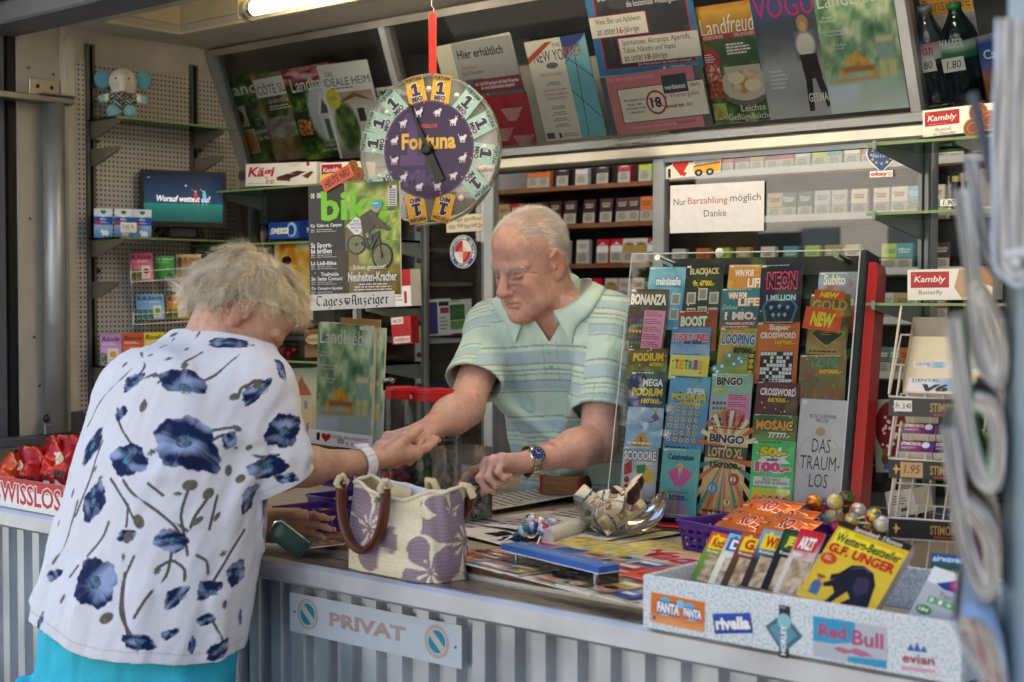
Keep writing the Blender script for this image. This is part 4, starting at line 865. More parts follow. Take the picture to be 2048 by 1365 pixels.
def pcol(V):
 l = (V - VB) @ LAT; wob = .004 * vn3(V, 12, 4); c = stripes((1.432 - V[:, 2] - .10 * np.abs(l) ** 1.5 * 1.5 + wob) / .174)
 for s0, se_, sd_, sg in ((msr, sre, srd, -1), (msl, sle, sld, 1)):
  ax = nrm(se_ - s0); t = (V - s0) @ ax; m = (np.linalg.norm((V - s0) - np.outer(t, ax), axis=1) < .085) & (t > -.02) & (((V - s0) @ LAT) * sg > -.025 - .0 * t)
  c[m] = stripes((t[m] + wob[m] + .045) / .174 + .0); e = (V - se_) @ sd_; c[m & (e > -.010)] = MINT; c[m & (e > -.004)] = CUFF
 fr = (V - VB) @ FRT; pk = np.abs(np.maximum(np.abs(l - .088) - .043, np.maximum(V[:, 2] - 1.345, 1.245 - V[:, 2]))); c[(pk < .0015) & (fr > -.2)] *= .80
 c[(np.abs(np.abs(l) - .017) < .0012) & (V[:, 2] < 1.44) & (V[:, 2] > 1.345) & (fr > -.1)] *= .80
 return c
ob, pV = mesh_of(polo, (-2.62, .60, 1.0), (-1.98, 1.26, 1.63), .0026, 'polo_shirt', 'cloth', MA, pcol, False); mbuild(ob); shirt = ob
# collar
g = G(); rows = []
nc = np.array((-2.264, .880, 0))
for th in np.linspace(24, 336, 40):
 a = R_(th); fr = math.cos(a); dirv = FRT * math.cos(a) + LAT * math.sin(a); f = max(fr, 0.)
 z_t = 1.606 - .050 * (fr + 1); r_t = .068 + .010 * f
 near = max(0, 1 - min(abs(th - 24), abs(th - 336)) / 34)
 pts = [nc + dirv * (r_t - .004) + (0, 0, z_t - .03), nc + dirv * r_t + (0, 0, z_t), nc + dirv * (r_t + .004) + (0, 0, z_t + .004), nc + dirv * (r_t + .010) + (0, 0, z_t - .002)]
 low = nc + dirv * (r_t + .022 + .012 * near) + LAT * (.022 * near * (1 if math.sin(a) > 0 else -1)) + np.array((0, 0, z_t - .046 - .030 * near))
 for _ in range(6):
  d_ = pv(low[None])[0]; low = low - grad(pv, low[None])[0] * (d_ - .006)
 def out(p, o_):
  p = p.copy()
  for _ in range(3):
   d_ = pv(p[None])[0]
   if d_ < o_: p = p + grad(pv, p[None])[0] * (o_ - d_)
  return p
 for q in range(1, 4): pts[q] = out(pts[q], .004)
 md = [out(pts[3] * (1 - k) + low * k, .009) for k in (.25, .5, .75)]
 pts += md + [low, low - grad(pv, low[None])[0] * .003] + [m_ - grad(pv, m_[None])[0] * .003 for m_ in md[::-1]]; rows.append(pts)
g.grid(rows, MINT * 1.02); mbuild(g.build('collar', 'cloth', MA))
for z_ in (1.405, 1.365):
 p = VB + np.array((0, 0, z_ - VB[2]));
 for _ in range(8): p = p - FRT * (pv(p[None])[0] - .0035) * -1 if False else p - grad(pv, p[None])[0] * (pv(p[None])[0] - .003)
 n_b = grad(pv, p[None])[0]; g = G(); g.T = frame(p, LAT, np.cross(n_b, LAT)); g.lathe([(0, .002), (.004, .002), (.0055, .001), (.0055, -.002)], '#8fd0b4', n=14); mbuild(g.build('button', 'plastic', MA))
# white cropped hair and brows
Rm, ho = mhead; q = (mV - ho) @ Rm / ms; hn = grad(mv, mV); rs = np.random.RandomState(9)
ok = np.where((np.linalg.norm(q - (0, -.014, .04), axis=1) < .125) & ((q[:, 2] > .078 - .0 * q[:, 1]) & (q[:, 1] < .055) | (q[:, 1] < .005) & (q[:, 2] > -.045 + np.maximum(q[:, 1] + .05, 0) * .6) & ~((np.abs(q[:, 0]) > .070) & (q[:, 1] > -.04) & (q[:, 2] < .038))))[0]
sel = ok[rs.randint(0, len(ok), 15000)]; ql = q[sel]; rn = hn[sel]; top = np.clip((ql[:, 2] - .07) / .06, 0, 1) * np.clip((ql[:, 1] + .1) / .1, 0, 1)
keep = rs.rand(15000) > top * .5; sel, ql, rn = sel[keep], ql[keep], rn[keep]; n = len(sel)
flw = (np.array((0, -.75, -.35)) * np.ones((n, 1)) + np.stack([ql[:, 0] * 4, 0 * ql[:, 0], -.6 * (ql[:, 2] < .08)], 1)) @ Rm.T; flw[:] = flw - rn * (flw * rn).sum(1)[:, None]; flw /= np.linalg.norm(flw, axis=1)[:, None]
mbuild(strands('hair', MA, -mo, mV[sel], rn, flw, rs.uniform(.010, .024, n), pal(rs.rand(n), ('#d9d4cc', '#f6f4f0', '#e8e4de')), .00028, 5, .006, 6, .5))
mh = [x for x in bpy.data.objects if x.name.startswith('hair')][-1]
for sgn in (-1, 1):
 ok = np.where((np.abs(q[:, 0] * sgn - .032) < .021) & (np.abs(q[:, 2] - .0245 + .12 * np.abs(q[:, 0] * sgn - .026)) < .0055) & (q[:, 1] > .05))[0]; sel = ok[rs.randint(0, len(ok), 150)]
 fl_ = (np.array((sgn * 1., -.2, -.35)) * np.ones((150, 1))) @ Rm.T
 mbuild(strands('eyebrow', MA, -mo, mV[sel], hn[sel], fl_, rs.uniform(.007, .013, 150), pal(rs.rand(150), ('#cfc2b2', '#e6ddd0')), .0005, 4, .003, 7, .4))
# trousers inside the kiosk
tv2 = Vol(); tv2.loft([(.80, -2.33, 1.10, .17, .13), (1.0, -2.33, 1.10, .18, .138)], yaw=MYAW)
for s2 in (-1, 1): tv2.cap(np.array((-2.33, 1.10, .84)) + LAT * .085 * s2, np.array((-2.33, 1.13, .12)) + LAT * .10 * s2, .095, .065, .03)
ob, _ = mesh_of(tv2, (-2.62, .85, .02), (-2.04, 1.36, 1.06), .011, 'trousers', 'cloth', MA, lambda V: np.tile(L('#4b4f58'), (len(V), 1))); mbuild(ob)
# steel wristwatch with a blue dial on his left wrist
wx = nrm(mtl - mwl); wu = nrm(np.cross(wx, (0, 0, 1))); wv = nrm(np.cross(wu, wx)); wc = mwl + wx * .004
watch = thing('wristwatch', 'steel wristwatch with blue dial on the keeper\'s left wrist', 'watch', wc)
tilt = 62; up_ = nrm(wv * math.cos(R_(tilt)) + nrm(np.array((.656, -.755, 0))) * math.sin(R_(tilt))); up_ = nrm(up_ - wx * (up_ @ wx)); wu = np.cross(wx, up_)
g = G()
for k in range(22):
 a = k * 2 * math.pi / 22
 if min(k, 22 - k) < 2: continue
 Rb = np.stack([wx, np.cos(a) * wu - np.sin(a) * up_, np.sin(a) * wu + np.cos(a) * up_], 1); g.T = np.eye(4); g.T[:3, :3] = Rb; g.T[:3, 3] = (math.sin(a) * wu + math.cos(a) * up_) * .0355
 for x0, x1, cl in ((-.010, -.0042, '#c9c4b8'), (-.0038, .0038, '#d8c68c'), (.0042, .010, '#c9c4b8')): g.box((x0, -.0045, -.0018), (x1, .0045, .0018), cl, 0, .0006)
g.T = None; g.build('bracelet', 'chrome', watch)
Tw = np.eye(4); Tw[:3, :3] = np.stack([wx, wu, up_], 1); Tw[:3, 3] = up_ * .0345
g = G(); g.lathe([(0, -.004), (.019, -.004), (.0205, .0), (.0195, .004), (.0165, .0055)], '#cfcac0', n=28); wc_ = g.build('watch_case', 'chrome', watch, Tw)
g = G(); g.lathe([(.0168, .0045), (0, .0045)], '#16306e', n=28);
for a in range(12): g.T = rotz(a * 30); g.box((.0122, -.0006, .0046), (.0150, .0006, .0049), '#e8e8e8')
g.T = rotz(70); g.box((0, -.0006, .005), (.0105, .0006, .0053), '#f0f0f0'); g.T = rotz(160); g.box((0, -.0006, .005), (.0075, .0006, .0053), '#f0f0f0')
g.T = None; g.build('dial', 'coated', wc_)
# ================================================================ PRINTED THINGS
def put(name, label, cat, TL, TR, BL, draw, plane=None, Y=None, Z=None, t=.002, bg='#fff', edge='#e8e4da', mats='coated', group=None, step=5e-5):
 w_, h_, T = quadfit(TL, TR, BL, plane, Y, Z); S = Sheet(w_, h_, bg, t, edge, step=step)
 if draw: draw(S)
 o = S.build(name, mats, mtx=T); return tag(o, label, cat, group)
def SPo(d): return SP[0] - SP[1] * d, SP[1]
GREEN, WHITE, INK = ('#12240c', '#27441a', '#4d7a2a', '#8fae4a'), '#f4f2ec', '#1d1d20'
room = lambda sd: (lambda u, v: pal(vnoise(u * 5, v * 6, sd), ('#2a211b', '#6b5138', '#a58d6e', '#e2d8c6')))
def mag_land(S):
 S.ph(0, 0, 100, 100, leaves(3), 20, 26); S.ph(45, 25, 95, 60, blend(leaves(4), leaves(6, ('#1e2450', '#5a62a8', '#9aa4d6')), lambda u, v: (vnoise(u * 9, v * 9, 5) - .55) * 9)); S.t('Land', 6, 8, 68, 22, WHITE, .02)
 S.r(4, 34, 34, 58, '#efe6d8'); S.ph(5, 35, 33, 57, blend(flat('#d9c3a5'), flat('#7a4a2a'), disc(.5, .5, .35, .4))); S.r(6, 62, 40, 90, '#e6e0d4'); S.ph(7, 63, 39, 89, blend(flat('#c9a27a'), flat('#d98a2a'), disc(.5, .5, .38, .5))); S.t('Sonne', 36, 62, 70, 69, WHITE); S.t('im Herzen', 44, 71, 80, 77, WHITE)
def mag_cotes(S):
 S.ph(0, 0, 100, 100, blend(room(8), leaves(9), lambda u, v: (vnoise(u * 4, v * 4, 2) - .55) * 6)); S.r(2, 5, 80, 26, WHITE); S.t('CÔTÉ SUD', 5, 10, 78, 23, INK); S.t('LES ROUTES DU SUD', 22, 30, 80, 34, WHITE); S.ls(20, 37, 82, 43, 2, WHITE); S.ph(6, 50, 90, 74, lambda u, v: pal(vnoise(u * 9, v * 5, 4), ('#3a3a2a', '#8f8a78', '#cfc9b8')))
def mag_landhaus(S):
 S.ph(0, 0, 100, 18, leaves(12, ('#5a1a22', '#a83a48', '#e28a94', '#f2c0c0'))); S.ph(0, 18, 100, 100, blend(leaves(5), fade('#cfd8dc', '#9aa79a'), disc(.62, .42, .3, .4))); S.t('Das schöne', 24, 6, 62, 11, WHITE); S.t('Landhaus', 12, 11, 96, 26, WHITE, .01)
 S.p([(52, 52), (68, 26), (86, 52)], '#e6e4de'); S.p([(58, 52), (68, 36), (79, 52)], '#556'); S.r(54, 52, 84, 80, '#d5d4cc'); S.r(62, 58, 72, 80, '#4a6a58')
 for y, sd in ((28, 31), (54, 32)): S.r(5, y, 34, y + 22, '#222'); S.ph(6, y + 1, 33, y + 19, leaves(sd, ('#3a2a1a', '#8a3a2a', '#c9883a', '#e6d4a0') if sd == 32 else GREEN))
 S.t('So schön\nwird der Sommer', 40, 84, 80, 93, WHITE)
def mag_heim(S):
 S.t('DAS', 12, 8, 26, 13, '#333'); S.t('IDEALE HEIM', 6, 15, 96, 23, INK); S.ls(16, 25, 84, 28, 1, '#555'); S.r(5, 30, 95, 100, '#999'); S.ph(5, 30, 95, 100, blend(lambda u, v: pal(v + .1 * vnoise(u * 4, v * 4, 3), ('#b08a62', '#e6e2da', '#d8d6d0', '#8a857c')), leaves(21), disc(.30, .52, .28, .4, 6))); S.ln([(36, 34), (36, 78)], .002, INK); S.ln([(20, 40), (20, 80)], .002, INK); S.r(58, 48, 72, 62, '#3a3a3a'); S.p([(8, 44), (60, 31), (95, 42), (62, 36)], '#8a5a34'); S.e(17, 36, 14, '#d8d84a'); S.ls(8, 33, 27, 38, 3, '#666', al='c'); S.ls(48, 82, 86, 90, 3, WHITE)
def mag_numis(S): S.t('NUMIS', 5, 4, 60, 13, INK, .01); S.ls(5, 16, 70, 19, 1, '#444'); S.ph(20, 30, 90, 80, blend(flat('#bbb'), flat('#777'), disc(.5, .5, .4, .4))); S.r(0, 88, 100, 100, '#777')
for nm, lab, TL, TR, BL, fn, off, bg in (
 ('country', 'green country magazine with lilac flowers in the slanted window, leftmost of the display', (442, 160), (544, 139), (488, 327), mag_land, .034, '#3a5a2a'), ('cotes', 'brown house magazine with white title block in the slanted window', (512, 152), (606, 134), (552, 323), mag_cotes, .030, '#5a4636'),
 ('landhaus', 'magazine with pink blossoms above a gabled white house in the slanted window', (566, 141), (660, 124), (613, 321), mag_landhaus, .026, '#7a8a72'), ('heim', 'white interior design magazine with yellow round badge in the slanted window', (634, 132), (735, 119), (681, 318), mag_heim, .021, '#efeeea'), ('numis', 'pale coin magazine half hidden behind the prize wheel', (730, 180), (812, 168), (768, 312), mag_numis, .030, '#d9d8d6')):
 put('magazine', lab, 'magazine', TL, TR, BL, fn, SPo(off), bg=bg, group='magazines behind the slanted glass')
def poster_hier(S):
 S.r(0, 0, 100, 100, '#aeaaa6'); S.t('Hier erhältlich', 7, 7, 82, 15, INK, .02); S.t('Gebührensack', 8, 21, 36, 25, '#a8423c'); S.t('Stadt Winterthur', 8, 26, 44, 30, '#333')
 for x0, y0, x1, y1 in ((10, 34, 40, 58), (44, 46, 72, 72), (70, 40, 100, 66)):
  S.r(x0, y0, x1, y1, '#5b7480')
  S.ph(x0 + 4, y0 + 8, x1 - 3, y1, blend(flat('#5b7480'), lambda u, v: pal(vnoise(u * 16, v * 16, 3), ('#5b7480', '#8c2f33', '#a03a3c')), lambda u, v: (v - .15 - np.abs(u - .5) * .9) * 9))
 S.r(22, 35, 100, 48, '#8f2b26'); S.t('Ab 1. Juli 2010 werden in der Stadt Winterthur\nnur noch Gebührensäcke akzeptiert!', 25, 37.5, 97, 45.5, WHITE, .02)
put('poster', 'blank cream sheet behind the grey rubbish bag poster', 'poster', (871, 94), (1022, 64), (925, 305), None, SPo(.034), bg='#e6dcc4', mats='paper')
put('poster', 'grey poster about rubbish bags with white text on a dark red bar', 'poster', (904, 88), (1025, 69), (953, 303), poster_hier, SPo(.028), bg='#aeaaa6', mats='paper')
def poster_sperr(S):
 S.r(0, 0, 100, 100, '#c3201f')
 for x, y in ((38, 8), (10, 46), (52, 62)):
  for k in range(5): S.t('SPERRGUT'[:9 - k] if k else 'SPERRGUT', x + k * 2.5, y + 20 - 0 + k * 5, x + 46 - k * 4, y + 24.3 + k * 5, '#f2dcd6', .02)
  S.ls(x + 4, y + 4, x + 26, y + 16, 5, '#7a1412', al='c')
put('poster', 'bright red bulky waste leaflet with white lettering in front of the grey poster', 'leaflet', (958, 194), (1048, 185), (985, 294), poster_sperr, SPo(.020), bg='#c3201f')
def mag_ny(S):
 S.r(60, 0, 100, 100, '#7cc4cf'); S.r(60, 0, 100, 22, '#3d4f8e'); S.p([(60, 22), (100, 0), (100, 40), (78, 22)], '#8fd0d8')
 for a, b in (((60, 18), (100, 42)), ((60, 52), (100, 82)), ((78, 18), (72, 100)), ((60, 26), (100, 0))): S.ln([a, b], .0022, '#1e3040')
 S.r(0, 0, 60, 100, '#f1ead8'); S.t('THE', 44, 5, 58, 9, INK); S.t('NEW YO', 10, 11, 60, 22, INK); S.t('RKER', 61, 10, 92, 20, '#d07a4a'); S.p([(0, 16), (34, 3), (46, 3), (0, 22)], '#d0502c'); S.e(38, 26, 10, '#777', ry=3); S.t('THE FICTION ISSUE', 14, 33, 52, 36, '#b5452c'); S.ls(20, 42, 48, 46, 2, '#555', al='c')
 for i, tx in enumerate(('JHUMPA LAHIRI', 'OTTESSA MOSHFEGH', 'ZADIE SMITH')): S.t(tx, 14 + 3 * (i == 2), 49 + i * 4, 52 - 3 * (i == 2), 51.6 + i * 4, '#b5452c')
 for i in range(4): S.ls(18, 66 + i * 6, 48, 70 + i * 6, 2, '#a06050', al='c')
 S.r(3, 92, 16, 98, '#555'); S.r(24, 93, 28, 98, '#222'); S.ls(32, 94, 60, 98, 2, '#b07050')
put('magazine', 'cream literary magazine with turquoise stripe and orange corner ribbon in the slanted window', 'magazine', (1045, 86), (1165, 67), (1094, 283), mag_ny, SPo(.022), bg='#f1ead8', group='magazines behind the slanted glass')
def poster_law(S):
 S.r(0, 0, 100, 100, '#2f7fb5'); S.r(7, 0, 95, 95, '#c23a5c'); S.r(8.5, 0, 93.5, 94, '#38383c')
 S.t('Das Gesetz', 12, 28.5, 38, 34.5, WHITE); S.r(40, 27, 66, 36, WHITE); S.t('verbietet', 42, 28.5, 64, 34, INK, .02); S.t('den Verkauf und', 68, 28, 96, 33.5, WHITE); S.t('die kostenlose Weitergabe von', 39, 37, 94, 44, WHITE)
 S.r(0, 47, 56, 66.5, '#c23a5c'); S.r(0, 47.7, 55, 65.8, '#efe8da'); S.t('Wein, Bier und Apfelwein', 6, 49.5, 50, 56, INK); S.t('an unter', 6, 58.5, 24, 64, INK); S.t('16', 25.5, 58.5, 31, 64, '#b02a3c', .02); S.t('-Jährige', 31.5, 58.5, 47, 65, INK)
 S.r(24, 68, 100, 91, '#c23a5c'); S.r(25, 68.7, 100, 90.3, '#efe8da'); S.t('Spirituosen, Alcopops, Aperitifs,', 28, 70, 93, 76.3, INK); S.t('Tabak, Nikotin und Vapes', 28, 76.8, 78, 83, INK); S.t('an unter', 28, 83.7, 46, 89, INK); S.t('18', 47.5, 83.7, 53, 89, '#b02a3c', .02); S.t('-Jährige', 53.5, 83.7, 69, 90, INK); S.t('Das Personal kann den Ausweis verlangen.', 40, 91.2, 91, 94, WHITE); S.e(64, 97.5, 1.2, WHITE); S.ls(70, 96.5, 90, 98, 1, WHITE)
put('poster', 'blue framed dark notice about alcohol and tobacco age limits', 'notice', (1158, -72), (1369, -106), (1200, 154), poster_law, SPo(.014), bg='#2f7fb5', mats='paper')
def poster_pink(S):
 S.r(0, 0, 100, 100, '#56616b'); S.r(5, 0, 92, 100, '#d98488'); S.t('Für den Jugendschutz:', 7, 3, 53, 12, '#efc2bc'); S.r(14, 23, 100, 82, '#3d4650'); S.r(15, 24.5, 99, 80.5, '#efe6d4'); S.r(60, 10, 84, 40, '#38454e'); S.t('verbietet', 61.5, 26, 82, 34, WHITE, .02); S.t('den', 86, 26, 95, 33, INK); S.t('se Weitergabe', 58, 40, 93, 50, '#b5484a'); S.t('kwaren', 60, 57, 77, 64, INK, .02); S.t('an', 79, 58.5, 85, 64, INK)
 for i, tx in enumerate(('Wir verkaufen keine', 'tabak- oder', 'nikotinhaltige Produkte', 'an Minderjährige.')): S.t(tx, 19 + (i % 2) * 3, 41 + i * 7.2, 40 - (i % 2) * 3, 46 + i * 7.2, INK, .01)
 S.t('18', 45.5, 43, 56, 61, INK, .03); S.ring(51, 52, 9.2, 1.8, '#b0363a'); S.ln([(44.5, 44), (57.5, 60)], .003, '#b0363a'); S.t('Missachtungen des Gesetzes werden mit', 22, 88, 66, 93, '#f0d0c8'); S.t('Busse bestraft.', 67, 86, 85, 91, INK)
put('poster', 'pink notice with a crossed out number in a red ring below the blue notice', 'notice', (1204, 156), (1406, 128), (1226, 272), poster_pink, SPo(.012), bg='#d98488', mats='paper')
def mag_freude(S):
 S.ph(0, 0, 100, 28, lambda u, v: pal(v + .25 * vnoise(u * 7, v * 4, 2), ('#d07a1a', '#f0b83a', '#c9902a', '#a8761e'))); S.ph(0, 28, 100, 100, blend(leaves(8), flat('#2b5a34'), disc(.6, .15, .6, .2, 5))); S.t('Land', 4, 11, 50, 25, WHITE, .0); S.t('freude', 52, 9, 110, 25, WHITE, 0, .25); S.r(0, 24, 100, 29, '#a8302c'); S.t('KOCHEN & BACKEN', 6, 25, 42, 28, WHITE); S.t('DAS LANDLEBEN', 62, 24.8, 98, 27.8, WHITE); S.e(12, 44, 17, '#b5323a'); S.ls(2, 40, 22, 48, 4, WHITE); S.ls(44, 33, 92, 43, 4, WHITE, .6)
 S.e(66, 69, 48, '#6f6a60', ry=17); S.e(66, 67, 42, '#cfc6b4', ry=14.5); S.ph(34, 52, 98, 78, blend(flat('#cfc6b4'), lambda u, v: pal(vnoise(u * 7, v * 7, 9), ('#8a4a1c', '#c98440', '#efd9b0', '#d9a662')), disc(.5, .5, .44, .42)), 20, 16); S.e(52, 62, 15, '#f0e2c2', ry=5); S.e(80, 69, 15, '#f0e2c2', ry=5)
 for y, p in ((49, ('#7a1f22', '#d05a50', '#f0d8d0')), (64, ('#5a2014', '#a83c24', '#d98a4a')), (82, ('#c9cf9a', '#8ab04a', '#c03a2a'))): S.ph(1, y, 26, y + 14, leaves(int(y), p))
 S.t('Leichte', 52, 85, 96, 90.5, WHITE); S.t('Geflügelküche', 26, 92, 104, 99, WHITE)
def mag_vogue(S):
 S.ph(0, 0, 100, 100, lambda u, v: pal(v + .10 * vnoise(u * 5, v * 9, 6), ('#2a3a6a', '#4a5890', '#3a4a5a', '#6a7684', '#b9bcc2', '#a8acb2', '#c0c2c6'))); S.t('VOGUE', 4, 5, 112, 22, '#e0207a', -.005); S.ph(58, 34, 90, 56, blend(flat('#6f7a88'), flat('#efece6'), disc(.5, .5, .5, .5, 4))); S.e(74, 29, 9, '#b5906a', ry=7); S.e(74, 31, 5, '#d9b08c', ry=4); S.p([(62, 52), (88, 52), (92, 70), (66, 72)], '#1b1d24'); S.p([(66, 70), (76, 70), (72, 96), (64, 96)], '#16181e'); S.p([(80, 70), (90, 68), (100, 92), (92, 94)], '#16181e'); S.t('GERMANY', 66, 82, 108, 89, WHITE, .02); S.ls(12, 62, 42, 78, 5, '#dfe2e6')
def pic_lemon(u, v):
 c = pal(np.clip((vnoise(u * 8, v * 8, 14) - .2) * 1.6, 0, 1), ('#3c6a44', '#74a070', '#b8d0a0', '#ecf2dc'))
 table = np.clip((v - .66 + .05 * (u - .5)) * 14, 0, 1)[..., None]; c = c * (1 - table) + pal(v * 2 - 1.2 + .3 * vnoise(u * 4, v * 9, 3), ('#6f9a8a', '#a8c4b4', '#d4e0dc')) * table
 for cx, cy, r, k in ((.36, .60, .065, 0), (.44, .57, .06, 0), (.50, .60, .06, 0), (.42, .63, .06, 0), (.55, .63, .06, 0), (.25, .68, .06, 0), (.62, .70, .055, 0)):
  m = np.clip((1 - np.hypot((u - cx) / r, (v - cy) / (r * .72))) * 6, 0, 1)[..., None]; c = c * (1 - m) + L('#e0a82a') * (1 + .3 * ((cx - u) / r)[..., None]) * m
 for cx, cy, rx, ry, k in ((.82, .54, .11, .13, '#9fc0b4'), (.82, .46, .11, .02, '#f0dc8a'), (.76, .68, .06, .07, '#e0d070'), (.88, .68, .06, .07, '#e6d884')):
  m = (np.clip((1 - np.maximum(np.abs(u - cx) / rx, np.abs(v - cy) / ry)) * 9, 0, 1) * .75)[..., None]; c = c * (1 - m) + L(k) * m
 m = (np.clip((1 - np.hypot((u - .45) / .26, (v - .66) / .035)) * 5, 0, 1))[..., None]; c = c * (1 - m) + L('#a8683a') * m
 m = (np.clip((1 - np.hypot((u - .40) / .34, (v - .745) / .022)) * 5, 0, 1))[..., None]; c = c * (1 - m) + L('#c99a6a') * m
 m = (np.clip((1 - np.maximum(np.abs(u - .22) / .22, np.abs(v - .86) / .09)) * 5, 0, 1))[..., None]; return 1.3 * (c * (1 - m) + L('#c9d4e6') * m) + .02  # picture lightened all over, standing in for glare of the plastic wrap
def mag_liebe(S):
 S.ph(0, 0, 100, 100, pic_lemon, 34, 44); S.t('LandLiebe', 4, 5, 92, 17, WHITE, -.005); S.r(74, 1, 96, 4, WHITE)
 for i, tx in enumerate(('Grosses\nRätsel-Extra', 'Kalte Köstlichkeiten\nfür laue Nächte', 'Lektüre für die Bade-\nund den Strand')): S.t(tx, 4, 23 + i * 11, (24, 36, 34)[i], 28 + i * 11, WHITE, .01)
 S.t('Der Sommer ist da!', 6, 90, 92, 96, WHITE, .01)
put('magazine', 'cookery magazine with roast chicken on a plate in the slanted window', 'magazine', (1387, 16), (1498, 0), (1432, 250), mag_freude, SPo(.026), bg='#3a5a2a', group='magazines behind the slanted glass')
put('magazine', 'grey blue fashion magazine with big pink title in the slanted window', 'magazine', (1494, -14), (1624, -34), (1541, 240), mag_vogue, SPo(.021), bg='#6a7684', group='magazines behind the slanted glass')
put('magazine', 'garden magazine with bowl of lemons behind the slanted glass at the right', 'magazine', (1622, -24), (1779, -48), (1664, 229), mag_liebe, SPo(.016), bg='#2f5a34', group='magazines behind the slanted glass')
# bottles leaning behind the last slanted pane
def bottle(label, px0, px1, h, r, body, cap_, lab_, txt, off, tcol, green):
 base = atP(*px0, *SPo(off)); topp = atP(*px1, *SPo(off)); up_ = SLU; Rx = np.array((1., 0, 0)); Tm = np.eye(4); Tm[:3, 0] = Rx; Tm[:3, 2] = up_; Tm[:3, 1] = np.cross(up_, Rx); Tm[:3, 3] = base
 h = np.linalg.norm(topp - base); t_ = thing('water_bottle', label, 'bottle', mtx=Tm)
 g = G(); g.lathe([(0, 0), (r * .9, .002), (r, .012), (r * .97, h * .2), (r, h * .24), (r * .93, h * .42), (r, h * .5), (r, h * .64), (r * .85, h * .74), (r * .5, h * .86), (.014, h * .92), (.014, h * .95)], '#fff', n=24); g.build('bottle', body, t_)
 g = G(); g.lathe([(.0, h), (.0155, h), (.016, h * .945), (.0, h * .945)], cap_, n=18); g.build('cap', 'plastic', t_)
 g = G(); rr = r + .0012; n = 22
 A = np.linspace(math.pi + .2, 2 * math.pi - .2, n); P = [[(rr * math.cos(a), rr * math.sin(a), z) for a in A] for z in (h * .48, h * .54, h * .60, h * .65)]; g.grid(P, np.array([[L(lab_[i])] * n for i in range(4)])); o = g.build('label', 'coated', t_)
 S = Sheet(r * 1.5, .05, lab_[0], 0); S.v, S.f, S.c, S.m, S.sm, S.n = [], [], [], [], [], 0
 if green: S.t(txt, 5, 20, 95, 60, tcol, .02)
 else: S.t(txt, 8, 40, 92, 85, tcol, -.0); [S.p([(35 + 10 * k, 30), (40 + 10 * k, 12 - 4 * (k == 1)), (45 + 10 * k, 30)], '#3a6ab5') for k in range(3)]
 S.build('lettering', 'paper', o, frame((-r * .75, -rr - .0008, h * .5), (1, 0, 0), (0, 0, 1)))
 S = Sheet(.05, .03, '#f2f0ea', .0004, step=4e-5); S.t('1.80', 18, 22, 84, 78, INK, .0, .2); S.build('price_tag', 'paper', t_, frame((-r * .6, -rr - .004, h * .36), (1, 0, 0.06), (0, 0, 1)))
bottle('clear water bottle with pale blue cap and pink label behind the glass', (1876, 207), (1851, 12), .2, .036, 'bottle_clear', '#8fa5b5', ('#e8e2e4', '#f0eaec', '#e6c0c8', '#d98a98'), 'evian', .06, '#b8383c', False)
bottle('green water bottle with green cap and label behind the glass', (1936, 206), (1912, 5), .2, .040, 'bottle_green', '#1f8a4c', ('#1f6a40', '#2f8a58', '#d4e4da', '#a8ccb4'), 'VALSER', .055, WHITE, True)
def bagfront(S):
 S.ph(0, 0, 100, 100, lambda u, v: pal(v + .2 * vnoise(u * 6, v * 6, 2), ('#c9c4b8', '#2a4aa0', '#3a6ac0', '#b57a4a', '#8a5a34'))); S.t('Caprice', 10, 22, 96, 42, WHITE, .02)
put('sweet_bag', 'blue and silver sweet packet beside the green bottle', 'packet', (1950, 75), (2035, 60), (1975, 200), bagfront, SPo(.05), mats='foil', t=.02)
put('poster', 'yellow tobacco advert behind the water bottles', 'advert', (1822, -50), (1925, -70), (1862, 130), lambda S: (S.r(0, 0, 100, 48, '#e0a83a'), S.t('Parisienne', 5, 30, 95, 44, '#8a4a1c'), S.r(0, 48, 100, 100, '#c9c9cc')), SPo(.12), bg='#c9c9cc')
# ================================================================ glass shelves before the left window
def glass_shelf(label, x0, x1, y0, y1, z, brk=(), side=1):
 t_ = thing('glass_shelf', label, 'shelf', ((x0 + x1) / 2, y1, z)); g = G(); o = np.array(t_.location)
 g.box(np.array((x0, y0, z - .006)) - o, np.array((x1, y1, z)) - o, '#fff'); g.build('glass_plate', 'greenglass', t_); g = G(); g.box(np.array((x0, y0 - .0012, z - .0058)) - o, np.array((x1, y0 - .0002, z - .0002)) - o, '#7f9a5c'); g.build('glass_edge', 'coated', t_)
 for bx in brk:
  g = G(); V = [(bx - .003, y1, z - .05), (bx - .003, y1, z - .0065), (bx - .003, y0 - .006, z - .0065), (bx - .003, y0 - .006, z - .014)]; V += [(a + .006, b, c) for a, b, c in V]
  V = np.array(V) - o; g.add(V, [(0, 1, 2, 3), (7, 6, 5, 4), (0, 4, 5, 1), (1, 5, 6, 2), (2, 6, 7, 3), (3, 7, 4, 0)], '#9ba8a6'); g.box(np.array((bx - .004, y0 - .008, z - .012)) - o, np.array((bx + .004, y0 - .0065, z + .004)) - o, '#8a9694'); g.build('bracket', 'alu', t_)
 return t_
YS0, YS1 = .90, 1.095
def zs(x, y, Y=YS0): return atY(x, y, Y)[2]
XL0, XL1 = WL + .02, px(838, 500, 1.09)
ZL = [zs(600, 370), zs(600, 483), zs(600, 612), zs(640, 724)]
for z_, lb in zip(ZL, ('glass shelf under the slanted window carrying biscuit boxes', 'glass shelf with the blue mint box beside the monitor', 'glass shelf behind the customer\'s head with sweets bags', 'lowest glass shelf by the window with bakery bag and wire basket')): glass_shelf(lb, XL0, XL1, YS0, YS1, z_, (XL0 + .10, XL1 - .01))
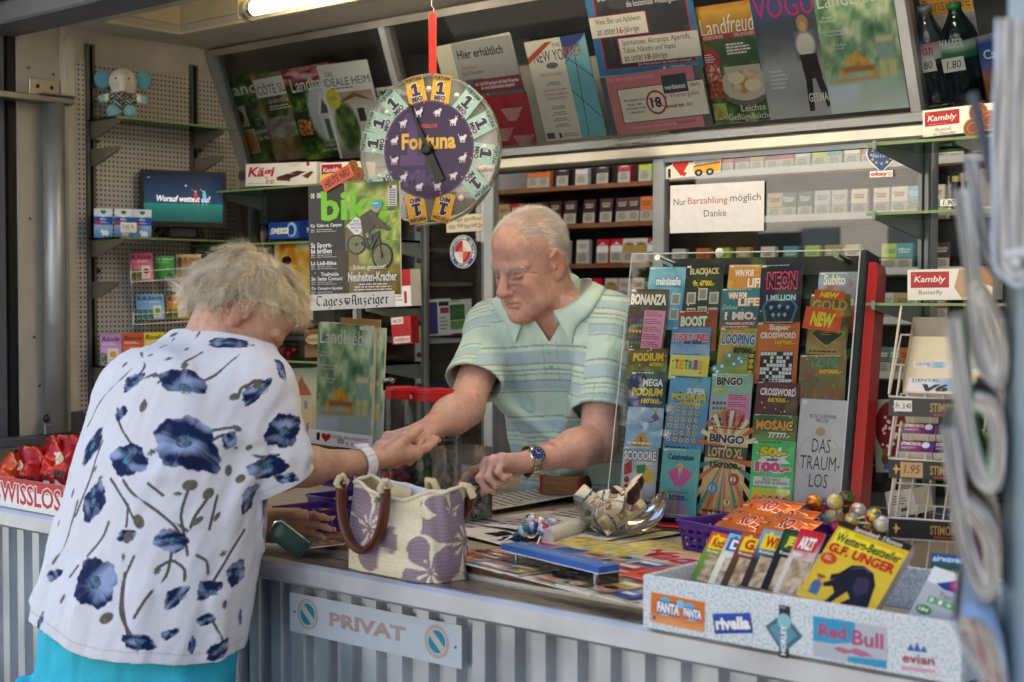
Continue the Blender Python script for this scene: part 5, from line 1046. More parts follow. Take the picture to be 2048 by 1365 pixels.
for bx in (XL0 + .10, XL1 - .01): g = G(); g.box((bx - .012, 1.0955, ZC + .001), (bx + .012, 1.107, 1.89), '#7d8484'); g.build('shelf_upright', 'alu', K)
for zz in np.arange(1.2, 1.85, .09): g = G(); g.ball((XL1, 1.088, zz), (.008, .006, .008), '#4b3a30'); g.build('clip', 'alu', K)
def kaegi(S): S.t('Kägi', 3, 15, 42, 72, '#c3222c', .03, .2); S.t('fret', 30, 68, 42, 88, '#c3222c', .01, .2); S.t('CLASSIC', 62, 6, 76, 16, '#c9a06a'); S.p([(45, 62), (60, 48), (78, 54), (64, 70)], '#4a281c'); S.p([(45, 62), (64, 70), (64, 82), (45, 76)], '#6b3d2a'); S.p([(62, 46), (74, 36), (86, 42), (76, 54)], '#5a3222'); S.p([(80, 60), (92, 40), (96, 44), (88, 72)], '#6b3d2a'); S.r(86, 0, 90, 16, '#d0222c'); S.ls(4, 88, 60, 94, 1, '#999')
put('biscuit_box', 'white biscuit box with red script lettering and chocolate wafers on the glass shelf', 'box', (490, 329), (632, 324), (491, 373), kaegi, Y=.915, t=.05, bg='#f6f0e6', edge='#efe6da')
def kambly(S, word='Bretzeli'): S.r(3, 8, 52, 62, '#b8202c'); S.t('Kambly', 7, 22, 48, 50, WHITE, .015, .2); S.r(5, 12, 9, 20, '#d8484c'); S.ls(8, 55, 46, 58, 1, '#e8a0a0'); S.t(word, 18, 70, 40, 84, '#666'); [(S.e(cx, cy, 13, '#a8703a'), S.e(cx, cy, 11, '#8a4a2a'), S.ring(cx, cy, 7, 1.2, '#c08a58')) for cx, cy in ((78, 30), (92, 62), (70, 85))]
put('biscuit_box', 'white biscuit box with red label half hidden by the orange tag', 'box', (638, 327), (722, 323), (640, 370), kambly, Y=.915, t=.05, bg='#f4efe4', edge='#eee6d8')
def smint(S): S.p([(0, 55), (40, 40), (100, 60), (100, 100), (0, 100)], '#2a52b0'); S.t('SMINT', 4, 34, 70, 72, WHITE, .04, .25); S.e(76, 48, 16, '#9fd0f0'); S.e(74, 50, 11, '#1e3f8f'); S.r(26, 36, 66, 70, '#f4f2ea'); S.t('2.60', 32, 44, 60, 62, INK, .0, .2)
put('mint_box', 'blue mint box with handwritten price tag on the glass shelf', 'box', (537, 446), (597, 443), (538, 479), smint, Y=.93, t=.045, bg='#1d3c94', edge='#20408f')
put('mint_box', 'second blue mint box half behind the cycling magazine', 'box', (599, 442), (628, 440), (600, 477), lambda S: S.t('SMINT', 8, 40, 90, 72, WHITE, .03, .2), Y=.96, t=.04, bg='#1d3c94', edge='#20408f')
g = G(); g.lathe([(0, 0), (.014, 0), (.014, .06), (.0, .06)], '#fff', n=16); p = atY(527, 481, .97); tag(g.build('plastic_tube', 'acrylic', mtx=tr(p[0], p[1], ZL[1] + .001)), 'clear plastic tube standing beside the blue mint box', 'tube')
def sweetbag(S): S.ph(0, 0, 100, 100, lambda u, v: pal(vnoise(u * 4, v * 4, 22), ('#b8201c', '#d8382a', '#e6c03a', '#f0e6d8', '#c92a22'))); S.e(35, 40, 14, '#f0c49a'); S.e(66, 55, 14, '#f0c49a'); S.e(35, 30, 14, '#2a1a14', ry=7); S.e(66, 45, 14, '#e0b83a', ry=7)
put('sweet_bag', 'red and yellow sweets bag hanging behind the customer\'s head', 'packet', (548, 486), (618, 483), (550, 606), sweetbag, Y=.95, mats='foil', t=.012)
def white_red(S): S.r(0, 0, 100, 45, '#c0222a'); S.r(58, 60, 74, 92, '#b8202c'); S.ls(10, 60, 50, 90, 3, '#bbb')
put('sweet_box', 'white and red box standing beside the cycling magazine', 'box', (790, 541), (823, 538), (790, 614), white_red, Y=.97, t=.04)
put('sweet_box', 'red box with white sticker under the cycling magazine', 'box', (785, 636), (824, 632), (785, 690), lambda S: (S.r(0, 0, 62, 26, '#efe8e4'), S.t('bis 25', 12, 8, 52, 20, '#a02028', .02), S.e(80, 50, 10, '#a8141c'), S.r(8, 72, 92, 96, '#efe8e4'), S.t('SWISSLOS', 14, 78, 86, 90, '#b82028', .02)), Y=.97, t=.03, bg='#c22630', edge='#a81c26')
def panett(S): S.ph(0, 0, 100, 100, lambda u, v: pal(v + .25 * vnoise(u * 5, v * 7, 8), ('#8a5a38', '#a87a52', '#6a4028', '#b58a62'))); S.r(0, 2, 100, 16, '#3a2a20'); S.e(52, 46, 44, '#e8d4a0', ry=15); S.t('Panettone', 16, 40, 88, 53, '#3a2418', .0, .2)
put('bakery_bag', 'brown bakery bag with oval cream label on the glass shelf', 'bag', (612, 650), (650, 647), (610, 716), panett, Y=.96, mats='foil', t=.04, edge='#7a5034')
t_ = thing('wire_basket', 'small black wire basket with red sweets on the glass shelf', 'basket', tuple(atY(572, 712, .97))); g = G()
for zz in (0, .014, .028, .042): g.tube([(-.028, -.03, zz), (.028, -.03, zz), (.028, .03, zz), (-.028, .03, zz), (-.028, -.03, zz)], .0012, '#181818', n=5)
for k in range(8): xx = -.028 + k * .008; g.tube([(xx, -.03, 0), (xx, -.03, .042)], .001, '#181818', n=4); g.tube([(xx, .03, 0), (xx, .03, .042)], .001, '#181818', n=4)
g.build('wires', 'rubber', t_); g = G(); [g.ball((random.Random(k).uniform(-.02, .02), random.Random(k + 50).uniform(-.02, .02), .008 + .004 * (k % 3)), .010, '#c01c20', n=8, k=6) for k in range(9)]; tag(g.build('sweets', 'plastic', mtx=tr(t_.location.x, t_.location.y, t_.location.z)), 'red wrapped sweets lying in the black wire basket', 'sweets', kind='stuff')
def castle(S): S.ph(0, 0, 100, 100, lambda u, v: pal(v + .1 * vnoise(u * 3, v * 3, 5), ('#9fb8a8', '#c9c2a4', '#c9b894', '#bfae8a'))); S.r(30, 40, 62, 100, '#c9b48c'); S.p([(26, 40), (46, 12), (66, 40)], '#a8604a'); S.r(64, 55, 96, 100, '#bfa980'); S.r(36, 48, 42, 60, '#8a78a0'); S.r(50, 48, 56, 60, '#8a78a0'); S.r(40, 80, 46, 92, '#8a78a0'); S.r(52, 80, 58, 92, '#8a78a0')
put('picture_board', 'beige picture board of a sandcastle tower under the lowest glass shelf', 'board', (560, 738), (660, 735), (562, 872), castle, Y=1.0, mats='paper', t=.006)
for i, (x_, y_) in enumerate(((474, 655), (580, 640), (590, 690))):
 put('price_tag', 'white paper %s tag hanging behind the customer\'s face' % ('list', 'price', 'stub')[i], 'tag', (x_ + 100 - (i > 0) * 76, y_ - 30), (x_ + 122 - (i > 0) * 76, y_ - 31), (x_ + 100 - (i > 0) * 76, y_), lambda S: S.ls(15, 20, 85, 80, 3, '#555'), Y=1.0, mats='paper', t=.001)
# leaflets and things inside, seen through the left pane
put('leaflet', 'white leaflet with violet panel inside behind the left pane', 'leaflet', (853, 600), (900, 597), (856, 672), lambda S: (S.r(4, 8, 44, 96, '#54408f'), S.r(50, 8, 96, 20, '#222'), S.r(56, 24, 94, 40, '#b8383c'), S.ls(52, 50, 90, 90, 4, '#999')), Y=1.40, mats='paper')
put('leaflet', 'white leaflet with green panel inside behind the left pane', 'leaflet', (893, 602), (938, 598), (900, 668), lambda S: (S.r(4, 14, 70, 60, '#3f7a48'), S.r(4, 62, 70, 88, '#7ab06a'), S.ls(4, 3, 70, 9, 1, '#a44')), Y=1.38, mats='paper')
xe = atY(966, 500, 1.52)[0]; t_ = thing('side_shelf', 'wooden shelf with leaflets inside behind the left pane', 'shelf', (xe - .2, 1.40, 0));
for z_, c_ in ((zs(905, 565, 1.45), '#8a7a66'), (zs(905, 680, 1.36), '#cfccc4'), (zs(905, 500, 1.5), '#7a6248'), (zs(905, 770, 1.4), '#50504e')):
 g = G(); g.box((-.60, -.1, z_ - .012), (.16, .12, z_), c_); g.build('shelf_board', 'wood', t_)
g = G(); g.box((-.6, .121, .9), (.18, .135, 1.88), '#4f4234'); g.build('back_panel', 'wood', t_)
def hours(S): S.t('tags geöffnet', 22, 14, 96, 44, '#2a2a2a'); S.t('von', 6, 58, 24, 82, '#2a2a2a'); S.t('9.00', 30, 52, 46, 74, INK, .01, .1); S.t('bis', 50, 54, 64, 82, '#2a2a2a'); S.t('12.00', 66, 55, 82, 74, INK, .02, .1); S.t('Uhr', 84, 54, 98, 82, '#2a2a2a')
put('opening_hours_sign', 'cream card with opening hours taped inside the left pane', 'sign', (893, 432), (967, 427), (893, 466), hours, Y=YW - .006, mats='paper', bg='#e2d8c2', t=.0006)
def club(S):
 S.e(50, 50, 50, WHITE, ry=50); S.e(50, 50, 48, '#1f62a8', ry=48); S.e(50, 50, 33, WHITE, ry=36)
 for a0, c_ in ((0, '#efe8e4'), (90, '#c8242c'), (180, '#efe8e4'), (270, '#c8242c')): S.up(); S.z -= 0; pts = [(50, 50)] + [(50 + 31 * math.cos(R_(a)), 50 - 34 * math.sin(R_(a))) for a in range(a0, a0 + 91, 10)]; S.p(pts[::-1] if False else pts, c_)
 for r in (5, 10, 15): S.ring(50, 54, r, 1.6, '#d8a0a0')
 for tx, a0, sg in (('SCHÜTZENVEREIN VELTHEIM', 205, -1), ('STAMM', 246, 1)):
  n = len(tx); span = 230 if sg < 0 else 48
  for i, ch in enumerate(tx):
   if ch == ' ': continue
   a = a0 + sg * span * i / (n - 1); rx, ry = 41, 42; cx, cy = 50 + rx * math.cos(R_(a)), 50 - ry * math.sin(R_(a)); S.z = .0012; S.t(ch, cx - 3.6, cy - 4, cx + 3.6, cy + 4, WHITE, .02, 0, (a - 90) if sg < 0 else (a + 90))
def nobg(name, label, cat, TL, TR, BL, draw, mats='coated', **k):
 w_, h_, T = quadfit(TL, TR, BL, **k); S = Sheet(w_, h_, '#fff', 0); S.v, S.f, S.c, S.m, S.sm, S.n = [], [], [], [], [], 0; draw(S); return tag(S.build(name, mats, mtx=T), label, cat)
nobg('sticker', 'round blue shooting club sticker with red and white target on the left pane', 'sticker', (900, 472), (953, 469), (900, 538), club, Y=YW - .003)
def ilb(S):
 S.p([(0, 40), (14, 30), (50, 28), (52, 8), (96, 6), (100, 30), (98, 88), (60, 96), (0, 98)], '#f4efe2'); S.r(4, 50, 9, 92, '#222'); [S.e(cx, 30, 8, '#d8342c', ry=20) for cx in (21, 34)]; S.p([(14, 38), (28, 90), (41, 38), (28, 30)], '#d8342c'); S.p([(28, 78), (33, 94), (39, 78), (33, 70)], '#d8342c')
 S.p([(53, 30), (60, 12), (96, 8), (98, 40), (53, 46)], '#f0c02a'); S.p([(50, 50), (98, 40), (97, 82), (52, 86)], '#efb52a'); S.p([(51, 47), (98, 38), (98, 46), (51, 54)], '#c8342a')
 for i in range(4): S.p([(56 + i * 9.5, 30 - i), (63.5 + i * 9.5, 29 - i), (63.5 + i * 9.5, 43 - i * 1.4), (55 + i * 9.5, 45 - i * 1.4)], '#8fd0e6')
 for cx in (60, 80): S.e(cx, 82, 7, '#222', ry=16); S.e(cx, 82, 3, '#c9c9c9', ry=7)
nobg('sticker', 'sticker with a red heart and a yellow bus on the right pane', 'sticker', (1332, 318), (1443, 306), (1332, 360), ilb, Y=YW + .006)
def bar(S): S.t('Nur', 4, 28, 17.5, 42, '#4a4a50'); S.t('Barzahlung', 19.5, 27, 62, 45, '#b5404c'); S.t('möglich', 65, 24, 96.5, 43, '#4a4a50'); S.t('Danke', 37, 54, 61, 68, '#4a4a50')
put('paper_sign', 'white sheet on the right pane saying only cash is accepted', 'sign', (1340, 372), (1528, 362), (1340, 467), bar, Y=YW + .005, mats='paper', bg='#efeef4', t=.0005)
def kiss(S):
 for k, c_, e in ((1.0, WHITE, 0), (.92, '#1d4f94', 0)): pts = [(50 + k * 50 * (16 * math.sin(t) ** 3) / 16, 40 - k * 3.3 * (13 * math.cos(t) - 5 * math.cos(2 * t) - 2 * math.cos(3 * t) - math.cos(4 * t)) * .98) for t in np.linspace(0, 2 * math.pi, 40, endpoint=False)]; S.p(pts[::-1], c_)
 for i in range(12):
  a = R_(i * 30); cx, cy = 50 + 33 * math.cos(a), 34 + 26 * math.sin(a); S.p([(cx + (6 if j % 2 == 0 else 2.5) * math.sin(j * math.pi / 5), cy - (5.5 if j % 2 == 0 else 2.3) * math.cos(j * math.pi / 5)) for j in range(10)][::-1], '#f0d02a')
 S.t('Kiss a Swiss', 22, 30, 78, 42, WHITE, 0, .2); S.r(14, 80, 86, 99, WHITE); S.t('okay', 17, 83, 70, 98, '#c8342a', .04); S.ring(77, 90, 4.5, 2, '#c8342a')
nobg('sticker', 'blue heart sticker with yellow stars on the right pane', 'sticker', (1731, 288), (1795, 284), (1731, 357), kiss, Y=YW + .006)
g = G(); g.lathe([(0, 0), (.010, .0), (.012, -.004)], '#f2f2ee', n=14); g.tube([(0, 0, .0), (0, -.012, .0), (0, -.012, -.012)], .003, '#f0f0ea', n=8); p = atY(1437, 506, YW + .004); tag(g.build('suction_hook', 'plastic', mtx=tr(p) @ rotx(90)), 'small white suction hook on the right pane above the ticket rack', 'hook')
# ================================================================ side wall shelves
def wall_shelf(label, ys, zroot, depth, brk=True):
 t_ = thing('wall_shelf', label, 'shelf', (WL, sum(ys) / 2, zroot)); o = np.array(t_.location)
 g = G(); g.box(np.array((WL + .012, ys[0] - .012, zroot)) - o, np.array((WL + depth, ys[1] + .05, zroot + .006)) - o, '#fff'); g.build('glass_plate', 'greenglass', t_); g = G(); g.box(np.array((WL + depth + .0002, ys[0] - .012, zroot + .0002)) - o, np.array((WL + depth + .0012, ys[1] + .05, zroot + .0058)) - o, '#7f9a5c'); g.build('glass_edge', 'coated', t_)
 for y_ in ys: bracket(y_, zroot - .0005, depth, t_, o)
 return t_
def bracket(y_, z_, depth, parent=None, o=0, label=None):
 g = G(); V = [(WL + .012, y_ - .004, z_ - .050), (WL + .012, y_ - .004, z_), (WL + depth, y_ - .004, z_), (WL + depth, y_ - .004, z_ - .010), (WL + .05, y_ - .004, z_ - .045)]; V += [(a, b + .008, c) for a, b, c in V]; V = np.array(V) - o
 g.add(V, [(0, 1, 2, 3, 4), (9, 8, 7, 6, 5), (0, 5, 6, 1), (1, 6, 7, 2), (2, 7, 8, 3), (3, 8, 9, 4), (4, 9, 5, 0)], '#8f8b80')
 return g.build('bracket' if parent is not None else 'shelf_bracket', 'alu', parent)
UY = [atX(183, 300, WL + .01)[1], atX(390, 300, WL + .01)[1]]
g = G();
for y_, z_ in zip(UY, (atX(183, 90, WL)[2], atX(390, 132, WL)[2])):
 g.box((WL + .0005, y_ - .014, 1.05), (WL + .011, y_ + .014, z_), '#77736a'); g.box((WL + .0112, y_ - .005, 1.05), (WL + .0118, y_ + .005, z_ - .005), '#151515')
g.build('slotted_upright', 'alu', K)
zA, zB, zC_ = atX(188, 246, WL)[2], atX(188, 481, WL)[2], atX(188, 734, WL)[2]
wall_shelf('top glass shelf on the pegboard wall carrying the plush elephant', UY, zA, .155); wall_shelf('middle glass shelf on the pegboard wall carrying the monitor', UY, zB, .17); wall_shelf('lowest glass shelf on the pegboard wall behind the customer', UY, zC_, .15)
for y_, lb in zip(UY, ('front', 'rear')):
 b = bracket(y_, zA - .10 + .02, .15); tag(b, 'empty grey shelf bracket on the %s upright under the elephant' % lb, 'bracket')
 b = bracket(y_ + .001, zA - .47, .14); tag(b, 'empty grey shelf bracket on the %s upright below the monitor' % lb, 'bracket')
for y_ in UY:
 for z_ in (zA - .055, zA - .115, zB - .09, zC_ - .07): g = G(); g.ball((WL + .014, y_ + .0175, z_), (.006, .007, .007), '#3a1f1c'); g.build('clamp_screw', 'plastic', K)
# plush elephant
e0 = atX(247, 237, WL + .075); el = thing('plush_elephant', 'white plush elephant with turquoise ears and spotted dress on the top shelf', 'plush toy', mtx=tr(e0[0], e0[1], zA + .007) @ rotz(52))
ev = Vol(); k = .98
ev.ell((0, .0, .115 * k), (.041, .038, .038), k=.01); ev.ell((0, .0, .048), (.036, .034, .046), k=.02)
ev.cap((0, -.034, .118), (0, -.046, .082), .013, .0095, .012); ev.ell((0, -.043, .078), (.008, .008, .008), k=.006)
for s in (-1, 1): ev.cap((s * .03, -.004, .068), (s * .060, -.016, .058), .013, .012, .008); ev.cap((s * .020, -.02, .018), (s * .024, -.05, .018), .018, .0195, .010)
def ecol(V):
 c = np.tile(L('#e6e0d2'), (len(V), 1)); c[(V[:, 2] > .022) & (V[:, 2] < .079) & (np.hypot(V[:, 0], V[:, 1] * .8) < .043)] = L('#2f4046')
 dress = (V[:, 2] > .022) & (V[:, 2] < .079) & (np.hypot(V[:, 0], V[:, 1] * .8) < .043); dots = (np.sin(V[:, 0] * 520) * np.sin(V[:, 2] * 520 + np.sin(V[:, 0] * 200)) > .45); c[dress & dots] = L('#d9d6c4')
 c[(V[:, 1] < -.055) & (V[:, 2] < .045)] = L('#7fb4c4'); c[(np.abs(V[:, 0]) > .052) & (V[:, 2] < .08)] = L('#8fbccb')
 m = np.hypot(V[:, 0], V[:, 2] - .073) < .0045; c[m & (V[:, 1] < -.03)] = L('#b0404c'); return c
mesh_of(ev, (-.10, -.09, -.01), (.10, .06, .17), .0035, 'body', 'plush', el, ecol)
for s in (-1, 1):
 a_ = Vol(); a_.ell((s * .058, .004, .118), (.026, .010, .027), k=.004); mesh_of(a_, (s * .058 - .034, -.02, .08), (s * .058 + .034, .03, .155), .004, 'ear', 'plush', el, lambda V: np.tile(L('#5fa5b4'), (len(V), 1)))
 g = G(); g.ball((s * .018, -.0345, .117), .0032, '#141414', n=10, k=8); g.build('eye', 'plastic', el)
# monitor
mp = vplane(365, 398, atX(365, 398, WL + .10)[1], turn=63)
w_, h_, T = quadfit((279, 339), (451, 345), (281, 453), mp)
mon = thing('monitor', 'small black flat monitor showing a dark blue sports advert on the middle shelf', 'monitor', mtx=T)
g = G(); e = .010
g.box((0, 0, -.03), (w_, h_, -.004), '#191a1a', 0, .004)
for a, b in (((0, 0, -.0035), (e, h_, .003)), ((w_ - e, 0, -.0035), (w_, h_, .003)), ((e, h_ - e, -.0035), (w_ - e, h_, .003)), ((e, 0, -.0035), (w_ - e, .016, .003))): g.box(a, b, '#1d1e1e')
g.build('casing', 'plastic', mon)
S = Sheet(w_ - 2 * e, h_ - e - .016, '#18283c', 0); S.ph(0, 0, 100, 62, fade('#101a30', '#2a3f58'), 3, 6); S.ph(0, 62, 100, 100, lambda u, v: pal(v * .8 + .25 * vnoise(u * 14, v * 20, 2), ('#1f7a70', '#1c5a55', '#174044')), 30, 12)
S.t('Worauf wettest du?', 16, 45, 84, 58, '#dfe4e6', .025, .2); S.ls(5, 8, 9, 11, 1, '#bbb'); S.e(53, 24, 1, '#e8e8e8')
for x, c1 in ((65, '#a83c4c'), (76, '#5ab4d0')): S.p([(x - 2, 40), (x + 2, 38), (x + 3, 50), (x - 1, 52)], c1); S.e(x, 36, 1.4, '#c9a08a'); S.ln([(x, 51), (x - 2, 64)], .002, c1); S.ln([(x + 2, 50), (x + 3, 64)], .002, c1); S.ln([(x + 1, 40), (x - 5, 30)], .002, c1)
S.build('screen', 'screen', mon, tr(e, .016, -.0033))
g = G(); g.box((w_ * .34, -.032, -.03), (w_ * .66, .0, -.015), '#1c2a3a', 0, .003); g.box((w_ * .18, -.040, -.06), (w_ * .82, -.033, .03), '#141515', 0, .003); g.build('stand', 'plastic', mon)
g = G(); g.tube([(w_ * .72, .0, -.03), (w_ * .76, -.025, -.04), (w_ * .70, -.036, -.05)], .0025, '#111'); g.tube([(w_ * .22, -.02, -.03), (w_ * .25, -.01, -.03)], .014, '#111', n=12); g.build('cable', 'rubber', mon)
# boxed sweets
def packbox(name, label, quad, draw, plane, t=.02, bg='#fff', edge=None, group=None, mats='coated', cat='box'):
 TL, TR, BL = quad; return put(name, label, cat, TL, TR, BL, draw, plane, t=t, bg=bg, edge=edge or bg, mats=mats, group=group)
def vicks(S): S.ph(0, 0, 100, 100, fade('#d9e6f0', '#3f8fd0'), 3, 8); S.r(0, 28, 100, 56, '#1f57b0'); S.p([(0, 20), (50, 30), (100, 20), (100, 0), (0, 0)], '#dfe8f0'); S.p([(36, 6), (64, 6), (64, 14), (50, 20), (36, 14)], '#2a7a5a'); S.t('Blau', 34, 32, 66, 39, WHITE, .02); S.ls(10, 44, 90, 52, 2, '#dfe8f6'); S.r(4, 44, 34, 56, '#c8303a'); S.e(62, 84, 20, '#f0f4f8', ry=9); S.e(44, 78, 9, '#f0f4f8', ry=6); S.r(44, 86, 50, 96, '#e6eef4'); S.r(70, 86, 76, 96, '#e6eef4')
P_ = vplane(245, 450, atX(245, 450, WL + .12)[1], turn=58)
for i, (x0, x1) in enumerate(((188, 225), (229, 265), (266, 303))): packbox('sweet_box', 'blue sweet box on the middle shelf, %s' % ('nearest the door post', 'the one behind the price card', 'next to the monitor')[i], ((x0, 417 + i), (x1, 418 + i), (x0, 475 + i)), vicks, P_, .035, '#3f8fd0', group='blue sweet boxes by the monitor')
put('price_tag', 'white handwritten price card reading 3.00 before the blue boxes', 'price card', (240, 445), (272, 446), (241, 465), lambda S: (S.t('3.00 Fr.', 8, 22, 92, 66, INK, 0, .15), S.ln([(20, 80), (75, 78)], .0008, INK)), vplane(245, 450, atX(245, 450, WL + .135)[1], turn=58), bg='#efeade', mats='paper', t=.0006)
g = G(); p0 = atX(178, 484, WL + .14);
def ricola(c1, c2, c3):
 def f(S): S.ph(0, 0, 100, 100, lambda u, v: pal(v + .2 * vnoise(u * 4, v * 4, 3), (c1, c1, c2, c2)), 8, 12); S.t('Ricola', 8, 7, 92, 22, '#14301c', .025, .15); S.ls(10, 27, 90, 36, 2, WHITE); S.r(34, 46, 84, 92, '#efe9da'); S.e(60, 66, 17, c3); S.ls(40, 82, 78, 88, 1, '#777'); S.ph(2, 60, 30, 98, leaves(5, ('#2a5a2a', '#4a8a3a', c2)), 6, 8)
 return f
def lineng(S): S.r(0, 0, 100, 100, '#3fa04a'); S.t('Läkerol', 14, 8, 88, 20, '#d9f0d0', .02); S.ls(10, 26, 80, 34, 2, '#bfe6b0'); S.e(52, 58, 10, '#d8b0c0'); S.p([(40, 95), (66, 70), (98, 84), (80, 98)], '#1f6a2c')
def werth(S): S.ph(0, 0, 100, 100, lambda u, v: pal(v, ('#e0c890', '#a8783a', '#e8d8b0', '#c9a060')), 4, 10); S.t('Werther', 12, 12, 92, 28, '#6a3a1c', .02); S.r(38, 32, 78, 48, '#efeade'); S.t('2.80', 46, 35, 72, 45, INK); S.e(60, 72, 26, '#efdcb0', ry=12)
P2 = vplane(320, 535, atX(320, 535, WL + .13)[1], turn=52); P3 = vplane(330, 615, atX(330, 615, WL + .13)[1], turn=52); P4 = vplane(240, 700, atX(240, 700, WL + .12)[1], turn=52)
def row(name_, quad, draw, pl, n, bg, lab, dx=-.021):
 for j in range(n):
  p, nn = pl; q = (p - nn * .0215 * j, nn)
  packbox('sweet_box', lab % ('front' if j == 0 else ('second' if j == 1 else 'rearmost')), [(a - 11 * j, b) for a, b in quad], draw, q, .019, bg, group='boxed herb sweets on the wire rack')
row('r', ((269, 507), (303, 506), (273, 562)), ricola('#d8587c', '#e68aa0', '#a8203a'), P2, 2, '#d8688a', 'pink herb sweet box on the upper wire tier, %s of its row')
row('r', ((318, 512), (346, 512), (321, 557)), lineng, P2, 2, '#3fa04a', 'green herb sweet box on the upper wire tier, %s of its row')
row('r', ((373, 510), (401, 509), (376, 555)), werth, P2, 3, '#a8783a', 'golden brown toffee box on the upper wire tier, %s of its row')
row('r', ((293, 590), (326, 588), (297, 640)), ricola('#7fb0dc', '#9fc4e6', '#7aa84a'), P3, 3, '#7fa8d8', 'light blue herb sweet box on the lower wire tier, %s of the row')
row('r', ((343, 591), (375, 590), (346, 637)), ricola('#d98a2a', '#e6c03a', '#d9a02a'), P3, 2, '#c98a2a', 'orange and yellow herb sweet box on the lower wire tier, %s of its row')
for i, (x0, c) in enumerate(((199, ('#c88ac8', '#dca6d8', '#e0a84a')), (243, ('#d8502a', '#e6783a', '#d0301c')), (286, ('#e6c82a', '#f0dc5a', '#7aa83a')))): packbox('sweet_box', '%s herb sweet box in the clear tray on the lowest wall shelf' % ('lilac', 'orange red', 'yellow')[i], ((x0, 670 - 2 * i), (x0 + 42, 669 - 2 * i), (x0 + 3, 731 - 2 * i)), ricola(*c), P4, .03, c[0], group='herb sweets in the clear tray')
rk = thing('wire_rack', 'white wire sweets rack with two tiers on the pegboard', 'rack', tuple(atX(262, 660, WL + .02))); o = np.array(rk.location)
for pl, ya, yb, xa, xb in ((P2, 565, 553, 262, 420), (P3, 650, 640, 268, 420)):
 g = G(); p, nn = pl
 for dn in (.012, -.012, -.036, -.06):
  a, b = atP(xa, ya, p + nn * dn, nn), atP(xb, yb, p + nn * dn, nn); g.tube([a - o, b - o], .0016, '#e8e4da', n=5)
 a, b = atP(xa, ya, p + nn * .014, nn), atP(xb, yb, p + nn * .014, nn)
 for f in np.linspace(0, 1, 16): q = a + (b - a) * f; g.tube([q - o, q - nn * .085 - o], .001, '#e8e4da', n=4)
 for f in (0, 1): q = a + (b - a) * f; g.tube([q - o, q + (0, 0, .035) - o, q - nn * .085 + (0, 0, .05) - o], .0016, '#e8e4da', n=5)
 g.tube([a + (0, 0, .03) - o, b + (0, 0, .03) - o], .0016, '#e8e4da', n=5); g.build('tier', 'plastic', rk)
g = G(); [g.tube([atX(x_, 500, WL + .01) - o, atX(x_ + 2, 665, WL + .01) - o], .002, '#e8e4da', n=6) for x_ in (263, 330)]; g.build('upright', 'plastic', rk)
# snack tray with its red sign, at the far left of the counter
tb = thing('snack_tray', 'white snack tray with red and white lettered front at the left end of the counter', 'tray', (-3.6, .1, 1.022)); o = np.array(tb.location)
w_, h_, T = quadfit((-150, 932), (128, 969), (-150, 1000), Y=.018)
g = G(); x1 = atY(126, 969, .018)[0]; x0 = x1 - .62; zt = atY(60, 962, .02)[2]
g.box(np.array((x0, .0185, 1.0225)) - o, np.array((x1, .022, zt)) - o, '#efece6'); g.box(np.array((x0, .0225, 1.0225)) - o, np.array((x1, .30, 1.030)) - o, '#efece6'); g.box(np.array((x1 - .004, .0225, 1.0305)) - o, np.array((x1, .30, zt)) - o, '#e6e2da'); g.box(np.array((x0, .297, 1.0305)) - o, np.array((x1 - .0045, .30, zt + .02)) - o, '#e6e2da'); g.build('tray', 'card', tb)
S = Sheet(.62, zt - 1.022, '#f4f2f0', .0006); S.r(0, 0, 100, 38, '#c8202c'); S.to('SWISSLOS', 49.5, 16, 98.5, 84, '#c8202c', '#f6f4f2', .02, .035); S.build('sign', 'coated', tb, frame(np.array((x0, .0178, 1.0225)) - o, (1, 0, 0), (0, 0, 1)))
def chips(label, px_, Y, c1, c2, w, h, turn, name):
 p = atY(*px_, Y); t_ = thing('snack_bag', label, 'snack bag', mtx=tr(p[0], p[1], 1.031) @ rotz(turn) @ rotx(-8)); n, m = 18, 16
 u, v = np.meshgrid(np.linspace(-1, 1, n), np.linspace(0, 1, m)); rs = np.random.RandomState(len(label))
 bul = (1 - np.abs(u) ** 2.6) * np.clip(np.sin(np.pi * np.clip(v, .02, .93) / .95), 0, 1) ** .55 * .034; cr = .006 * np.sin(v * 19 + u * 5) * (np.abs(u) > .5) + .004 * (vnoise(u * 3 + 5, v * 4, 3) - .5)
 c = pal(v + .15 * vnoise(u * 3 + 4, v * 4, 6), (c2, c1, c1, c1)); c[v > .93] = L(c1) * .8; top = .012 * vnoise(u * 5 + 9, u * 0, 2) * (v > .9)
 for s in (-1, 1):
  P = np.stack([u * w / 2 * (1 - .06 * np.sin(np.pi * v)), s * -(bul + .0012) + cr, v * h + top], -1); g = G(); g.grid(P, c, flip=(s < 0)); o = g.build('bag', 'foil', t_)
  if s > 0:
   S = Sheet(w * .75, h * .7, '#fff', 0); S.v, S.f, S.c, S.m, S.sm, S.n = [], [], [], [], [], 0
   S.e(50, 30, 24, '#e8c8a0', ry=16); S.t('Z', 34, 14, 66, 42, WHITE, .06, .2); S.t(name, -8, 52, 108, 76, INK if name != 'Paprika' else WHITE, .03, .15); S.r(30, 80, 110, 104, '#e8e4e0')
   P_ = S.v;
   for a in P_: a[:, 1] = a[:, 1]; a[:, 2] += .0005 - .004 * ((a[:, 0] / (w * .75) - .5) * 2) ** 2 * 4
   S.build('print', 'coated', t_, frame((-w * .375, -.0365, h * .14), (1, 0, 0), (0, 0, 1)))
